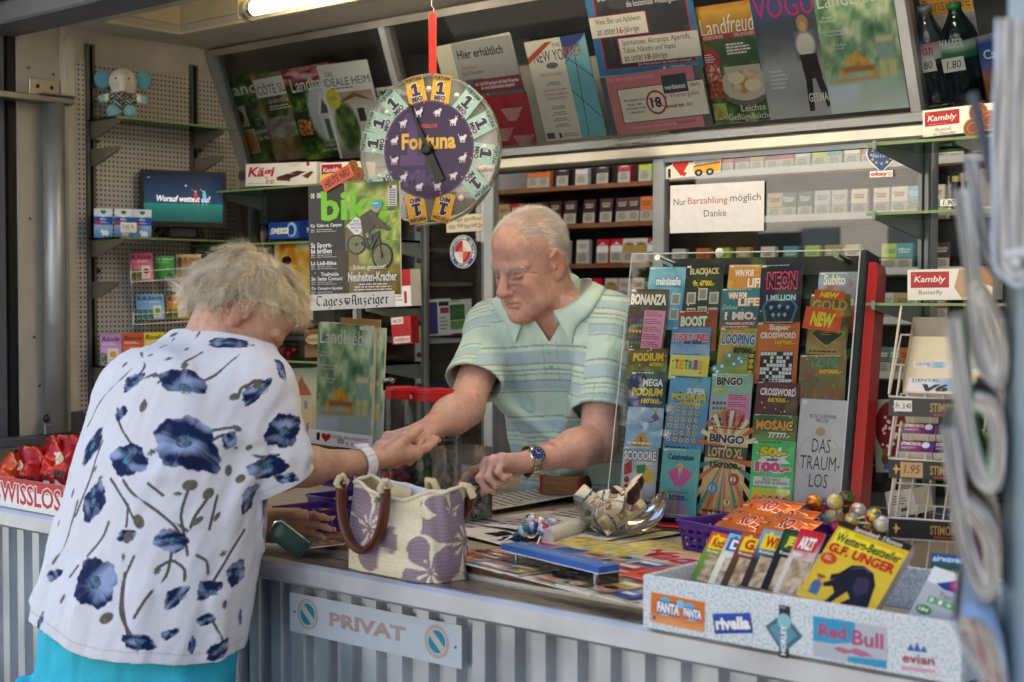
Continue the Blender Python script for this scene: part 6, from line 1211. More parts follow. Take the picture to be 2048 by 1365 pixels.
for a in (('orange red snack bag at the outer end of the snack tray', (14, 950), .10, '#d8562a', '#e0a050', .10, .105, -18, 'Paprika'), ('red snack bag with crimped top in the middle of the snack tray', (52, 955), .13, '#c01f1c', '#a81a18', .10, .12, 8, 'Nature'), ('red snack bag standing upright behind the others in the tray', (92, 950), .17, '#c8231c', '#b01c18', .11, .14, -12, 'Nature'), ('red snack bag at the end of the tray touching the customer', (125, 958), .19, '#b81c1a', '#c8302a', .11, .15, 20, 'Nature')): chips(*a)
# ================================================================ prize wheel
wp, wn = vplane(860, 300, .66, turn=21); Tw = frame(wp, np.cross((0, 0, 1), wn), (0, 0, 1)); RW = .168
d_w = (wp - CAM) @ FW; RW = 150 * d_w / FPX
wh = thing('prize_wheel', 'round clear prize wheel with purple centre hanging from a red strap', 'prize wheel', mtx=Tw)
g = G(); g.lathe([(RW * .64, -.004), (RW * .995, -.004)], '#fff', n=64); g.lathe([(RW * .64, .006), (RW * .995, .006)], '#fff', n=64); g.build('clear_disc', 'hazy', wh)
g = G(); g.lathe([(RW * .985, -.012), (RW, -.012), (RW * 1.005, 0), (RW, .012), (RW * .985, .012), (RW * .985, -.012)], '#b9b3a6', n=72); g.build('rim', 'hazy', wh); g = G(); g.lathe([(RW * .97, .0075), (RW * .985, .009), (RW * .985, .0075)], '#c4bdae', n=72); g.lathe([(RW * .985, -.010), (RW * .985, .0075)], '#cfc8ba', n=72); g.build('rim_edge', 'plastic', wh)
S = Sheet(RW * 1.30, RW * 1.30, '#fff', 0); S.v, S.f, S.c, S.m, S.sm, S.n = [], [], [], [], [], 0
S.e(50, 50, 50, '#33184c', n=60); S.ring(50, 50, 49, 1.4, '#54346e', 60); S.one(18, 12, 46, 66, '#5a3c7c'); S.t('Mio', 22, 70, 62, 88, '#5a3c7c', .05); S.t('SWISSLOS', 36, 24, 60, 28, '#d8504c', .03)
S.t('Fortuna', 20, 33, 80, 50, '#f0c04a', .035)
for k in range(12):       # small white signs around the hub, one animal shape each
 a = R_(75 - k * 30 + 0); cx, cy = 50 + 39 * math.cos(a), 50 - 39 * math.sin(a); rr = random.Random(k)
 S.e(cx, cy, 3.4, '#e8e2ee', ry=2.2); S.e(cx + 3, cy - 2.2, 1.7, '#e8e2ee', ry=1.5)
 for dx in (-2.6, -1.2, 1.2, 2.6): S.ln([(cx + dx, cy + 1), (cx + dx + rr.uniform(-.6, .6), cy + 4.6)], .0016, '#e8e2ee')
 S.ln([(cx - 3, cy - .5), (cx - 4.6, cy + 1.5 - 3 * (k % 3))], .0014, '#e8e2ee')
 if k % 2: S.ln([(cx + 3.2, cy - 3), (cx + 4.8, cy - 5.4)], .0013, '#e8e2ee'); S.ln([(cx + 2.4, cy - 3), (cx + 2.8, cy - 5.6)], .0013, '#e8e2ee')
S.build('hub_disc', 'coated', wh, tr(-RW * .65, -RW * .65, .009))
def fort(S, c):
 S.r(0, 0, 100, 100, c); rr = random.Random(3)
 for k in range(16): S.e(rr.uniform(6, 94), rr.uniform(5, 95), rr.uniform(3, 6), rr.choice(('#f4ead0', '#e0803a', '#8fbf6a', '#d8b04a')), n=7)
 S.t('FORTUNA', 6, 5, 94, 18, '#2a2350', .03); S.one(20, 22, 78, 68, WHITE); S.one(25, 24, 73, 66, '#2a2350'); S.to('MIO', 20, 68, 80, 86, '#2a2350', WHITE, .05, .04); S.ls(34, 91, 66, 95, 1, '#c8403a')
tw_, th_ = RW * .265, RW * .395
for k, ang in enumerate((103, 77, 47, 22, -6, -35, -75, -103, -148, 172, 152, 129)):
 a = R_(ang); c = '#efb62c' if k in (0, 1, 6, 7) else '#a9d6cc'; S = Sheet(tw_, th_, c, .0006); fort(S, c)
 rot = {0: 12, 1: -8, 2: -42, 3: -66, 4: -100, 5: -140, 6: 165, 7: 190, 8: 112, 9: 80, 10: 72, 11: 42}[k]
 S.build('ticket', 'coated', wh, tr(RW * .80 * math.cos(a), RW * .80 * math.sin(a), .0085) @ rotz(rot) @ tr(-tw_ / 2, -th_ / 2, 0))
for ang in (90, 0, 60, 180, 205, -20, 140, -55): g = G(); g.T = tr(RW * .80 * math.cos(R_(ang)), RW * .80 * math.sin(R_(ang)), .0065); g.lathe([(.0075, 0), (.006, .004), (0, .005)], '#e6dfcf', n=14); g.build('stud', 'plastic', wh)
g = G(); a = R_(113.5);
def bar_(a, r0, r1, w0, w1, z0, z1): ca, sa = math.cos(a), math.sin(a); return [(r0 * ca - w0 * sa, r0 * sa + w0 * ca), (r0 * ca + w0 * sa, r0 * sa - w0 * ca), (r1 * ca + w1 * sa, r1 * sa - w1 * ca), (r1 * ca - w1 * sa, r1 * sa + w1 * ca)]
g.prism(bar_(a, -RW * .47, 0, .0115, .008, 0, 0), .013, .018, '#0f0f10'); g.prism(bar_(a, .0, RW * .66, .006, .0022, 0, 0), .013, .018, '#0f0f10'); g.lathe([(.0155, .0125), (.0155, .020), (.012, .026), (.008, .027), (0, .0265)], '#141416', n=24); g.build('pointer', 'plastic', wh)
g = G(); zt = (atD(857, 25, d_w) - wp); x_ = zt @ Tw[:3, 0]; y_ = zt[2]
g.box((-.0105, RW * .62, -.020), (.0105, y_, -.014), '#c02a20', 0, .003); g.build('strap', 'plastic', wh)
g = G(); g.tube([(0, y_ - .004, -.017), (.004, y_ + .008, -.017), (-.003, y_ + .018, -.017), (0, y_ + .09, -.017)], .0016, '#8a867c', n=6); g.build('hook', 'chrome', wh)
# ================================================================ magazine stand with the cycling magazine and the wrapped bundle
def blackletter(S, txt, x0, y0, x1, y1, col):
 """broken letter strokes drawn with a slanted broad nib"""
 G_ = {'T': [((0, 9), (3, 10), (7, 9)), ((3, 10), (1, 7), (1, 3), (4, .5), (6.5, 2))], 'a': [((1, 5.5), (3, 6.5), (4.5, 5.5), (4.5, 1), (5.8, .4)), ((4.5, 3.6), (1.5, 3), (1.2, 1), (3, .4), (4.5, 1.4))], 'g': [((1.2, 5.5), (1.2, 1.6), (3, .4), (4.5, 1.6)), ((1.2, 5.5), (3, 6.5), (4.6, 5.5), (4.6, -1), (2.5, -2.4), (1, -1.6))],
          'e': [((1.3, 3.4), (4.3, 4.4), (4.2, 5.8), (2.8, 6.5), (1.2, 5.2), (1.2, 1.6), (3, .3), (4.8, 1.4))], 's': [((4.4, 6), (2.6, 6.4), (1.4, 5), (4.4, 2.6), (4, .8), (2.4, .3), (.9, 1.2))], 'A': [((0, 8.5), (2, 10), (5, 9)), ((2, 10), (1, 5), (1.6, 1.4), (.4, .4)), ((5, 10), (5, 1.4), (6.6, .3)), ((1.4, 4.6), (5, 4.8))], 'n': [((1, 6.4), (1.4, 5.6), (1.4, .6)), ((1.4, 5.2), (3.4, 6.4), (4.4, 5.6), (4.4, 1), (5.6, .4))], 'z': [((1, 6), (4.4, 6.2), (2, 3.6), (4.4, 2), (3, -1.4), (1, -2))], 'i': [((1, 6.4), (1.6, 5.6), (1.6, 1), (2.6, .4)), ((1.2, 9), (2.1, 8.4))], 'r': [((1, 6.4), (1.5, 5.6), (1.5, 1), (2.4, .4)), ((1.6, 5), (3.2, 6.4), (4, 5.6))], ' ': []}
 W = {'T': 7.6, 'A': 7.4, 'i': 3.2, 'r': 4.4, ' ': 5, 's': 5.6}; tot = sum(W.get(c, 6.2) for c in txt); x = 0; sx = (x1 - x0) / tot; sy = (y1 - y0) / 12.5; S.up()
 for c in txt:
  for st in G_[c]:
   for (a, b), (c_, d) in zip(st, st[1:]):
    n = (.75, .52); pts = [(a - n[0], b - n[1]), (c_ - n[0], d - n[1]), (c_ + n[0], d + n[1]), (a + n[0], b + n[1])]
    q = [S.X(x0 + (x + u) * sx, y1 - (v + 2.5) * sy) for u, v in pts]; ar = sum(q[i][0] * q[(i + 1) % 4][1] - q[(i + 1) % 4][0] * q[i][1] for i in range(4)); S.quad(q if ar > 0 else q[::-1], col)
  x += W.get(c, 6.2)
sb = atZ(700, 985, ZC); stand = thing('magazine_stand', 'newspaper stand with lettered plate standing on the counter behind the customer\'s arm', 'stand', (vplane(715, 480, .44)[0][0], .41, ZC)); so = np.array(stand.location)
bp = vplane(715, 480, .37, turn=14)
p, n = bp; right = np.cross((0, 0, 1), n)
g = G(); g.box((-.008, .02, .02), (.008, .036, .74), '#8b9094', 0, .002); g.lathe([(0, 0), (.075, 0), (.075, .008), (.02, .014), (0, .02)], '#777b80', n=28, c=(0, .028, 0)); g.build('post', 'alu', stand)
def plate(S): blackletter(S, 'Tages', 8, 10, 40, 92, INK); blackletter(S, 'Anzeiger', 50, 12, 93, 94, INK); S.p([(41.5, 30), (48.5, 30), (48, 60), (45, 76), (42, 60)], INK); S.p([(42.5, 36), (47.5, 36), (47, 58), (45, 68), (43, 58)], '#e6dfd0'); S.p([(42.6, 37), (47.4, 58), (45, 68), (43, 58)], '#555')
w_, h_, T = quadfit((618, 591), (788, 582), (620, 622), (p + n * .022, n)); T[:3, 3] -= so; S = Sheet(w_, h_, '#f0ebdd', .002); plate(S); S.build('name_plate', 'coated', stand, T)
def heart(S, cx, cy, r, c): S.p([(cx + r * 16 * math.sin(t) ** 3 / 16, cy - r * S.w / S.h * (13 * math.cos(t) - 5 * math.cos(2 * t) - 2 * math.cos(3 * t) - math.cos(4 * t)) / 16) for t in np.linspace(0, 2 * math.pi, 32, endpoint=False)][::-1], c)
pl2 = vplane(680, 875, .33, turn=20)
w_, h_, T = quadfit((615, 857), (742, 873), (616, 886), pl2); T[:3, 3] -= so; S = Sheet(w_, h_, '#f2f0ea', .002); S.t('I', 13, 20, 18, 72, INK, .0); heart(S, 28, 46, 7.5, '#c8202a'); S.t('KIOSK AM LINDSPITZ', 37, 24, 93, 46, INK, .0); S.t('R. Sauter', 60, 60, 86, 82, INK); S.ph(46, 44, 57, 78, lambda u, v: pal(vnoise(u * 5, v * 5, 3), ('#c9d4d0', '#8fa5a0', '#e0d8c8')), 8, 8); S.build('kiosk_plate', 'coated', stand, T)
p2_, n2_ = pl2; g = G(); a, b = atP(640, 905, p2_ - n2_ * .03, n2_) - so, atP(742, 915, p2_ - n2_ * .03, n2_) - so
g.box((min(a[0], b[0]), a[1] - .03, a[2] - .006), (max(a[0], b[0]), a[1] + .06, a[2] + .004), '#7d8286'); g.tube([(0, .028, a[2]), ((a[0] + b[0]) / 2, (a[1] + b[1]) / 2, a[2])], .006, '#7d8286'); g.tube([(0, .028, .60), (p[0] - so[0], p[1] - so[1] + .02, .62)], .005, '#7d8286'); g.build('shelf_arm', 'alu', stand)
def bike(S):
 S.ph(0, 0, 100, 100, blend(leaves(7, ('#2a3a16', '#5a7a2c', '#a8b84a', '#e8dc8a')), lambda u, v: pal(vnoise(u * 12, v * 14, 3), ('#3a2e1c', '#7a6034', '#9a8f3a', '#b8c04a')), below(.66, 9, .2)), 30, 40)
 S.ph(34, 40, 52, 74, lambda u, v: pal(vnoise(u * 3, v * 2, 3), ('#3a3420', '#8a7a4a', '#5a4a2a')), 6, 8); S.ph(78, 26, 100, 52, leaves(9, ('#5a8a2a', '#9ab83a', '#d8d87a')), 8, 10)
 S.r(0, 0, 22, 100, '#17181a'); S.r(0, 0, 36, 60, '#17181a'); S.ph(22, 60, 40, 100, lambda u, v: pal(vnoise(u * 9, v * 14, 6), ('#1f1a12', '#3a2c1c', '#4a4a20')), 8, 12)
 S.t('bike', 8, 6, 86, 33, '#7fd81a', .03); S.t('bike', 3, 14, 7, 30, '#7fd81a', .03) if False else None; S.t('08', 3, 7, 8, 12, WHITE, .02); S.r(87, 4, 97, 22, '#f0f0ee'); [S.r(88, 7 + i * 1.5, 96, 7.7 + i * 1.5, '#333') for i in range(10)]; S.r(88, 4, 92, 6.5, '#d0202a')
 S.p([(50, 30), (62, 38), (50, 48), (38, 38)], '#f2f2f0'); S.t('PROFI-\nFAHRTECHNIK\nSpiel mit dem\nTrail', 42, 33, 58, 43.5, INK, .01)
 for y, tx, h in ((35, 'Cube vs. Canyon', 4), (52, 'Sport-\nbrillen', 10), (69, 'Lidl-Bike', 3.6), (79, 'Trailguide\nSette Comuni', 7.5), (92, 'Camping-Spezial', 3.4)): S.t(tx, 2.5, y, 2.5 + min(30, len(max(tx.split('\n'), key=len)) * 2.6), y + h, WHITE, .03); S.ls(2.5, y + h + 1, 30, y + h + 4.6, 2, '#b9b9b9')
 def wheel(cx, cy, r, sq): S.e(cx, cy, r, '#17150f', ry=r * sq); S.e(cx, cy, r * .85, '#8a8a62', ry=r * sq * .85); [S.ln([(cx, cy), (cx + r * .85 * math.cos(a), cy + r * sq * .85 * math.sin(a))], .0006, '#222') for a in np.arange(0, 6.3, .5)]; S.e(cx, cy, r * .14, '#222', ry=r * sq * .14)
 wheel(50, 55, 11, .82); wheel(80, 66, 12, .98)
 for a, b, t, c in (((56, 54), (70, 47), .005, '#3a2a3c'), ((70, 47), (78, 44), .005, '#4a3a50'), ((56, 54), (66, 60), .004, '#2c2630'), ((66, 60), (76, 46), .005, '#5a4a60'), ((76, 44), (80, 66), .004, '#222'), ((70, 40), (84, 42), .003, '#1a1a1a'), ((58, 44), (64, 58), .006, '#3c4658'), ((64, 42), (68, 54), .006, '#46506a')): S.ln([a, b], t, c)
 S.p([(55, 30), (68, 24), (76, 28), (70, 42), (58, 46)], '#4a4038'); S.p([(66, 26), (78, 34), (90, 42), (86, 44), (72, 38)], '#5a4a38'); S.e(74, 23, 5, '#d8a888', ry=4); S.e(75, 20.5, 6.2, '#5aa4c4', ry=4); S.ls(70, 18.5, 80, 21, 1, '#e8f0f4')
 S.t('Schon getestet!', 46, 73, 84, 78.5, WHITE, .02); S.t('Neuheiten-Kracher', 40, 79.5, 97, 88, WHITE, .03); S.ls(44, 90, 94, 97, 3, WHITE, al='c')
pb = (p + n * .012, n)
for j, (q, lab) in enumerate(((((617, 372), (784, 362), (620, 592)), 'rear copy of the cycling magazine peeping out on its left side'), (((630, 371), (800, 361), (632, 592)), 'cycling magazine with green title and a rider on the cover, front of the pair'))):
 put('magazine', lab, 'magazine', *q, bike, (p + n * (.006 + .008 * j), n), t=.005, bg='#3a4a22', group='cycling magazines on the stand')
def heute(S): S.t('HEUTE NEU', 8, 22, 92, 78, '#3a120a', .03)
w_, h_, T = quadfit((644, 361), (701, 326), (650, 386), (p + n * .020, n)); S = Sheet(w_, h_, '#f2582c', .001); heute(S); tag(S.build('tag', 'coated', mtx=T), 'orange tag announcing a new issue on top of the cycling magazine', 'tag')
put('tag', 'yellow paper slip behind the orange tag', 'slip', (642, 350), (668, 346), (643, 374), None, (p + n * .003, n), t=.001, bg='#e8c82a')
lp = vplane(690, 780, .38, turn=24, tilt=-3)
put('magazine', 'wrapped bundle of garden magazines with bowl of lemons on the stand', 'magazine', (662, 648), (774, 656), (630, 884), mag_liebe, lp, t=.018, bg='#2f5a34', edge='#cfcac0')
p3, n3 = lp
put('magazine', 'second wrapped magazine bundle standing right behind the first', 'magazine', (680, 652), (792, 660), (652, 892), mag_liebe, (p3 - n3 * .030, n3), t=.010, bg='#2f5a34', edge='#d8d4cc')
put('cardboard_strip', 'brown cardboard strip above the wrapped garden magazine', 'cardboard', (682, 636), (762, 640), (681, 652), None, (p3 - n3 * .006, n3), mats='card', bg='#b58a5a')
w_, h_, T = quadfit((654, 632), (782, 640), (624, 890), (p3 + n3 * .003, n3)); g = G(); u, v = np.meshgrid(np.linspace(0, 1, 30), np.linspace(0, 1, 44)); P = np.stack([u * w_ + .004 * (vnoise(v * 9, u * 0, 2) - .5), v * h_ * 1.02, .002 + .004 * vnoise(u * 7, v * 11, 4) + .012 * np.clip(v - .93, 0, 1) * np.sin(u * 30)], -1); g.grid(P, '#fff'); tag(g.build('plastic_wrap', 'wrap', mtx=T), 'crinkled clear plastic film around the front garden magazine bundle', 'film')
g = G(); g.tube([(0, 0, 0), (.02, -.004, .004), (.03, -.002, 0)], .006, '#777', 0, 10); g.tube([(0, .0, .0), (-.012, .01, -.02)], .004, '#222', n=8); p = atP(770, 762, p3 + n3 * .004, n3); tag(g.build('clip', 'chrome', mtx=tr(p)), 'metal clip holding the wrapped magazine bundles', 'clip')
# ================================================================ ON THE COUNTER
ON = ZC + .0005
def flatsheet(name, label, cat, TL, TR, BL, draw, lift=.0, t=.002, bg='#fff', mats='coated', group=None): return put(name, label, cat, TL, TR, BL, draw, Z=ZC + t + lift, t=t, bg=bg, mats=mats, group=group)
def gossip(seed, title, tc, bgc, tb=None, sub=None):
 def f(S):
  rr = random.Random(seed); S.ph(0, 0, 100, 100, lambda u, v: pal(np.clip(vnoise(u * 5, v * 6, seed) * 1.5 - .25, 0, 1), (bgc, '#d8a888', '#efe0cc', '#6a8fb0', '#e6c23a', '#3a2a24')), 16, 20)
  S.r(0, 0, 100, 4, '#e6c82a')
  if tb: S.r(2, 5, 98, 28, tb)
  S.t(title, 5, 7, 95, 26, tc, .04, .12)
  for k in range(15):
   x, y = 2 + 33 * (k % 3) + rr.uniform(-2, 2), 30 + (k // 3) * 13.5 + rr.uniform(-2, 2); q = rr.random()
   if q < .4: S.r(x, y, x + 30, y + 11, rr.choice(('#c8202c', '#e6c82a', '#f2f0ea', '#1f4f9f', '#d84a8a', '#3a8a4a'))); S.ls(x + 2, y + 1.5, x + 28, y + 6, 1, rr.choice(('#fff', '#222')), .9, k); S.ls(x + 2, y + 7, x + 28, y + 10, 2, '#333', .5, k)
   else: S.r(x, y, x + 30, y + 13, rr.choice(('#7a9ab8', '#c9b89a', '#5a6a4a', '#a8786a'))); S.e(x + 14, y + 8, 8, rr.choice(('#d8a080', '#e6b894', '#c98a6a')), ry=5.5); S.e(x + 14, y + 4, 8.5, rr.choice(('#3a2418', '#b5844a', '#6a3a20')), ry=3); S.e(x + 14, y + 10, 3, '#b8404a', ry=.8)
  if sub: S.t(sub, 8, 84, 92, 94, '#c8202c', .03)
 return f
mags = [
 (((655, 1030), (735, 1052), (600, 1064)), 'gossip magazine with red banner behind the handbag, left end of the layer', gossip(1, 'FREIZEIT', '#f0e02a', '#8a2a24', '#c8202c')),
 (((600, 1046), (672, 1064), (548, 1075)), 'colourful magazine beside the wallet on the counter tray', gossip(2, 'Woche', '#f4f2ea', '#7a3a1c', '#c8202c')),
 (((930, 1050), (1052, 1078), (868, 1110)), 'magazine with yellow title and faces right of the handbag', gossip(3, 'FREUNDIN', '#f0d82a', '#6a3a2a', None, 'EXKLUSIV')),
 (((1015, 1052), (1130, 1078), (960, 1122)), 'magazine with faces partly under the blue lollipops', gossip(4, 'FREIZEIT', '#f0e02a', '#3a5a3a', None)),
 (((1040, 1065), (1210, 1102), (985, 1140)), 'magazine with big red script title behind the money tray', gossip(5, 'Mach 2', '#d0202a', '#f0e6d0', None)),
 (((1165, 1092), (1290, 1120), (1110, 1168)), 'magazine with white lettering on red behind the money tray', gossip(6, 'NEUE FRAU', '#f4f2ea', '#a83a2a', '#b8202c')),
 (((1250, 1108), (1352, 1130), (1195, 1188)), 'television magazine with red title block and orange tag', gossip(7, 'tina', '#f4f2ea', '#8a5a4a', '#d0202a')),
 (((1325, 1118), (1430, 1140), (1270, 1200)), 'people magazine with green title beside the white tray', gossip(8, 'Neue Post', '#f4f2ea', '#8a4a3a', '#3a7a3a')),
 (((930, 1085), (1062, 1112), (896, 1120)), 'food magazine with pale cover in front of the handbag side', gossip(9, 'LISA', '#c83a5a', '#d8b88a', '#efe6d8')),
 (((1045, 1116), (1205, 1148), (1004, 1142)), 'cookery magazine lying under the money tray front', gossip(10, 'Kochen', '#f4f2ea', '#c9a05a', '#4a8a3a')),
 (((1200, 1146), (1300, 1168), (1168, 1174)), 'blue bordered magazine at the wooden edge by the white tray', gossip(11, 'Bild', '#f0d82a', '#8a5a4a', '#2f6fb0'))]
for i, (q, lab, fn) in enumerate(mags): flatsheet('magazine', lab, 'magazine', *q, fn, lift=.0022 * (i % 3) + .0003 * i, t=.002, group='magazines spread over the counter')
flatsheet('tag', 'small orange tag lying on the television magazine', 'tag', (1255, 1122), (1300, 1132), (1235, 1148), lambda S: S.t('NEU\nDA', 20, 20, 80, 80, '#3a120a', .04), lift=.0125, t=.0008, bg='#e8502a', mats='paper')
# newspapers with a curled sheet
def news(label, TL, TR, BL, draw, lift, curl=.0, fold=None, name='newspaper'):
 w_, h_, T = quadfit(TL, TR, BL, Z=ZC + lift); S = Sheet(w_, h_, '#d9d5cb', 0, step=2.5e-4); S.v, S.f, S.c, S.m, S.sm, S.n = [], [], [], [], [], 0
 S.ph(0, 0, 100, 100, flat('#d9d5cb'), 14, 14); draw(S)
 for a in S.v: a[:, 2] += .004 * np.sin(a[:, 0] / w_ * 5 + a[:, 1] / h_ * 3) + curl * np.clip(a[:, 1] / h_ - .6, 0, 1) ** 2 * 6 + .004
 S.T = None; o = S.build(name, 'news', mtx=T); return tag(o, label, 'newspaper', 'newspapers on the counter')
def blick(S):
 S.r(0, 36, 34, 66, '#c8281f'); S.t('Blick', 2, 40, 32, 62, WHITE, .03, .15); S.ls(2, 4, 60, 14, 2, '#333'); S.t('Prämien-Untergang', 22, 20, 66, 28, INK, .02); S.ph(36, 24, 98, 60, lambda u, v: pal(vnoise(u * 7, v * 6, 4), ('#1d2230', '#5a5a60', '#c9a890', '#d8cc6a', '#3a3f50')), 16, 12)
 S.t('Wer den Lohn\nzu spät zahlt', 34, 66, 96, 96, INK, .05); S.ls(2, 72, 30, 96, 5, '#666')
news('newspaper with red title block lying open on the counter behind the bag', (905, 985), (1120, 1022), (840, 1060), blick, .001, .0)
news('grey newspaper with curled edge below the keeper\'s hand', (935, 962), (1010, 972), (890, 1010), lambda S: (S.ls(4, 30, 90, 90, 10, '#777'), S.t('Zeitung', 6, 8, 60, 22, INK, .02)), .012, .03)
news('second newspaper with black headline beside the lollipops', (1010, 985), (1190, 1010), (960, 1055), lambda S: (S.t('NEUE ZÜRCHER', 4, 6, 96, 22, INK, .03), S.ph(40, 26, 98, 66, lambda u, v: pal(vnoise(u * 6, v * 6, 9), ('#23262e', '#77777a', '#c9a48a', '#b9b9bc')), 14, 10), S.ls(4, 28, 36, 66, 8, '#777'), S.ls(4, 72, 96, 96, 5, '#888')), .006, .0)
p = atZ(1095, 1073, ZC + .018); q = atZ(1190, 1042, ZC + .018)
g = G(); pts = [p + (q - p) * t for t in np.linspace(0, 1, 8)]; g.tube(pts, [.016, .017, .018, .018, .018, .018, .018, .017], '#d6d2c8', n=18, flat=1.0);
o = g.build('rolled_newspaper', 'news'); tag(o, 'rolled newspaper lying between the lollipops and the glass bowl', 'newspaper', 'newspapers on the counter')
ax = nrm(q - p); S = Sheet(np.linalg.norm(q - p) * .8, .014, '#fff', 0); S.v, S.f, S.c, S.m, S.sm, S.n = [], [], [], [], [], 0; S.t('HEUTE', 8, 5, 70, 95, INK, .04); S.build('headline', 'news', o, frame(p + ax * .01 + np.array((0, -.0130, -.004)) + np.array((0, -.0045, .0)), ax, (0, -.25, 1)))
# handbag
hb0 = atZ(792, 1165, 1.0225); hb1 = atZ(912, 1168, 1.0225)
bl, br = atZ(676, 1135, 1.0225), atZ(872, 1172, 1.0225)      # front bottom edge of the bag
bx = nrm(np.array((br[0] - bl[0], br[1] - bl[1], 0))); by = np.array((-bx[1], bx[0], 0)); bw = np.linalg.norm(br - bl) * .96
Tb = np.eye(4); Tb[:3, 0] = bx; Tb[:3, 1] = by; Tb[:3, 3] = (bl + br) / 2 - by * .0
bag = thing('handbag', 'beige woven handbag with purple flower print and brown half ring handles', 'handbag', mtx=Tb)
bd_, bh = .110, .164
def bagP(u, v, grow=0.):      # u around 0..1, v up 0..1
 n = 4.2; a = 2 * math.pi * u - math.pi * .75; ca, sa = np.cos(a), np.sin(a); hw = (bw / 2) * (1 - .04 * v) + grow; hd = (bd_ / 2) * (1.0 - .30 * v) + grow
 x = hw * np.sign(ca) * np.abs(ca) ** (2 / n); y = hd * np.sign(sa) * np.abs(sa) ** (2 / n) + bd_ / 2
 z = bh * v * (1 + .035 * np.cos(2 * a)) + .004 * np.sin(a * 5) * v - .012 * v * np.exp(-((x - bw * .05) / .05) ** 2)
 bulge = .004 * np.sin(np.pi * np.clip(v, 0, 1)); cr = .0035 * np.sin(v * 14 + a * 4) + .003 * np.sin(a * 9 + v * 5)
 x = x + np.sign(ca) * bulge * np.abs(ca) + cr * .5; y = y + (sa) * (bulge + cr); return np.stack([x, y, z], -1)
nu_, nv_ = 260, 90; U, Vv = np.meshgrid(np.linspace(0, 1, nu_, endpoint=False), np.linspace(0, 1, nv_)); Pb = bagP(U, Vv)
cb = np.tile(L('#eadcbc'), (nv_, nu_, 1)); cb *= (1 + .03 * np.sin(Vv * 420) * np.sin(U * 1500) + .05 * vnoise(U * 30, Vv * 120, 3))[..., None]
def bflower(cx, cy, cz, R, ang, front=True, np_=5, seed=0):
 D = Pb - np.array((cx, cy, cz)); x, y = (D[..., 0], D[..., 2]) if front else (D[..., 1], D[..., 2]); ok = (np.abs(D[..., 1]) < .045) if front else (np.abs(D[..., 0]) < .045)
 t = np.arctan2(y, x) + ang; r = np.hypot(x, y) / R; ed = .50 + .50 * np.abs(np.cos(np_ * t / 2)) ** .7; m = ok & (r < ed)
 gap = (np.abs(np.cos(np_ * t / 2)) < .26) & (r > .15); star = (r < .36) & (np.cos(np_ * 2 * t) > .35) & (r > .1); cb[m & ~gap & ~star] = L('#98858f') * (1 + .1 * np.sin(Vv * 420)[m & ~gap & ~star])[:, None]
bflower(-bw * .18, .0, .085, .082, .3); bflower(bw * .42, .0, .02, .07, 1.0, np_=4); bflower(bw * .20, bd_, .16, .07, .4)
bflower(bw / 2, bd_ * .45, .13, .042, .5, False, 4); bflower(bw / 2, bd_ * .75, .07, .085, 1.2, False); bflower(-bw / 2, bd_ * .4, .1, .07, .2, False)
g = G(); g.grid(Pb, cb, wrapu=True); g.grid(bagP(U, Vv, -.003), '#cdb88e', wrapu=True, flip=True); g.add(bagP(U, Vv)[0], [tuple(range(nu_))[::-1]], '#cbb890'); g.build('bag_body', 'linen', bag)
rim = bagP(np.linspace(0, 1, 90), np.full(90, 1.0)); g = G(); g.tube(rim, .0042, '#e6d8b8', n=8, caps=False); g.build('rim_seam', 'linen', bag)
def ringhandle(y0, z0, r, lean, drop, name):
 g = G(); A = np.linspace(R_(-12), R_(192), 30) if not drop else np.linspace(R_(168), R_(372), 30)
 pts = [(r * 1.0 * math.cos(a), y0 - lean * math.sin(a) * r * (-1 if drop else 1), z0 + r * 1.62 * math.sin(a)) for a in A]; g.tube([np.array(q) + (-bw * .18, 0, 0) for q in pts], .0125, '#5a2c1c', n=12, flat=.62)
 o = g.build('handle', 'coated', bag)
 for q in (pts[0], pts[-1]): h = G(); c = np.array(q) + (-bw * .18, 0, 0); h.tube([c + (0, -.004, .014), c + (0, -.014, .002), c + (0, .0, -.014), c + (0, .012, .004), c + (0, .0, .016)], .0065, '#d9c6a0', n=8); h.build('loop', 'linen', o)
ringhandle(-.014, .146, .062, .06, True, 'front')
for q in ((bw * .08, bd_ * .86), (bw * .46, bd_ * .80)): g = G(); g.tube([(q[0], q[1], bh - .01), (q[0] + .006, q[1] - .008, bh + .012), (q[0] + .016, q[1] - .004, bh + .010), (q[0] + .022, q[1] + .004, bh - .012)], .007, '#d9c6a0', n=8); g.build('rear_loop', 'linen', bag)
g = G(); g.tube([(bw * .08 + .004, bd_ * .9, bh + .006), (bw * .10, bd_ * .98, bh - .03), (bw * .27, bd_ * 1.05, bh - .085), (bw * .44, bd_ * .98, bh - .03), (bw * .46 + .012, bd_ * .88, bh + .004)], .010, '#5a2c1c', n=10); g.build('handle', 'coated', bag)
g = G(); rs = np.random.RandomState(2)
for k in range(26): a = rs.normal(size=3); a /= np.linalg.norm(a); c = np.array((bw * .02, -.012, bh * .88)); g.tube([c, c + a * .016], .0016, ('#6f9a7a', '#8fae8a', '#d8c8a0')[k % 3], n=4)
g.build('yarn_tuft', 'linen', bag)
for lab, x0, x1, y_, z1, c, rot in (('white envelope sticking out of the handbag', -.07, .075, .058, .168, '#dfe0ee', -5), ('folded tan paper inside the handbag behind its front rim', -.05, .03, .040, .166, '#d8c49a', -7)):
 g = G(); g.box((x0, -.0012, -.10), (x1, .0012, 0), c); tag(g.build('envelope' if 'env' in lab else 'paper', 'paper', mtx=Tb @ tr(.0, y_, z1) @ roty(-rot) @ rotx(-6)), lab, 'paper')
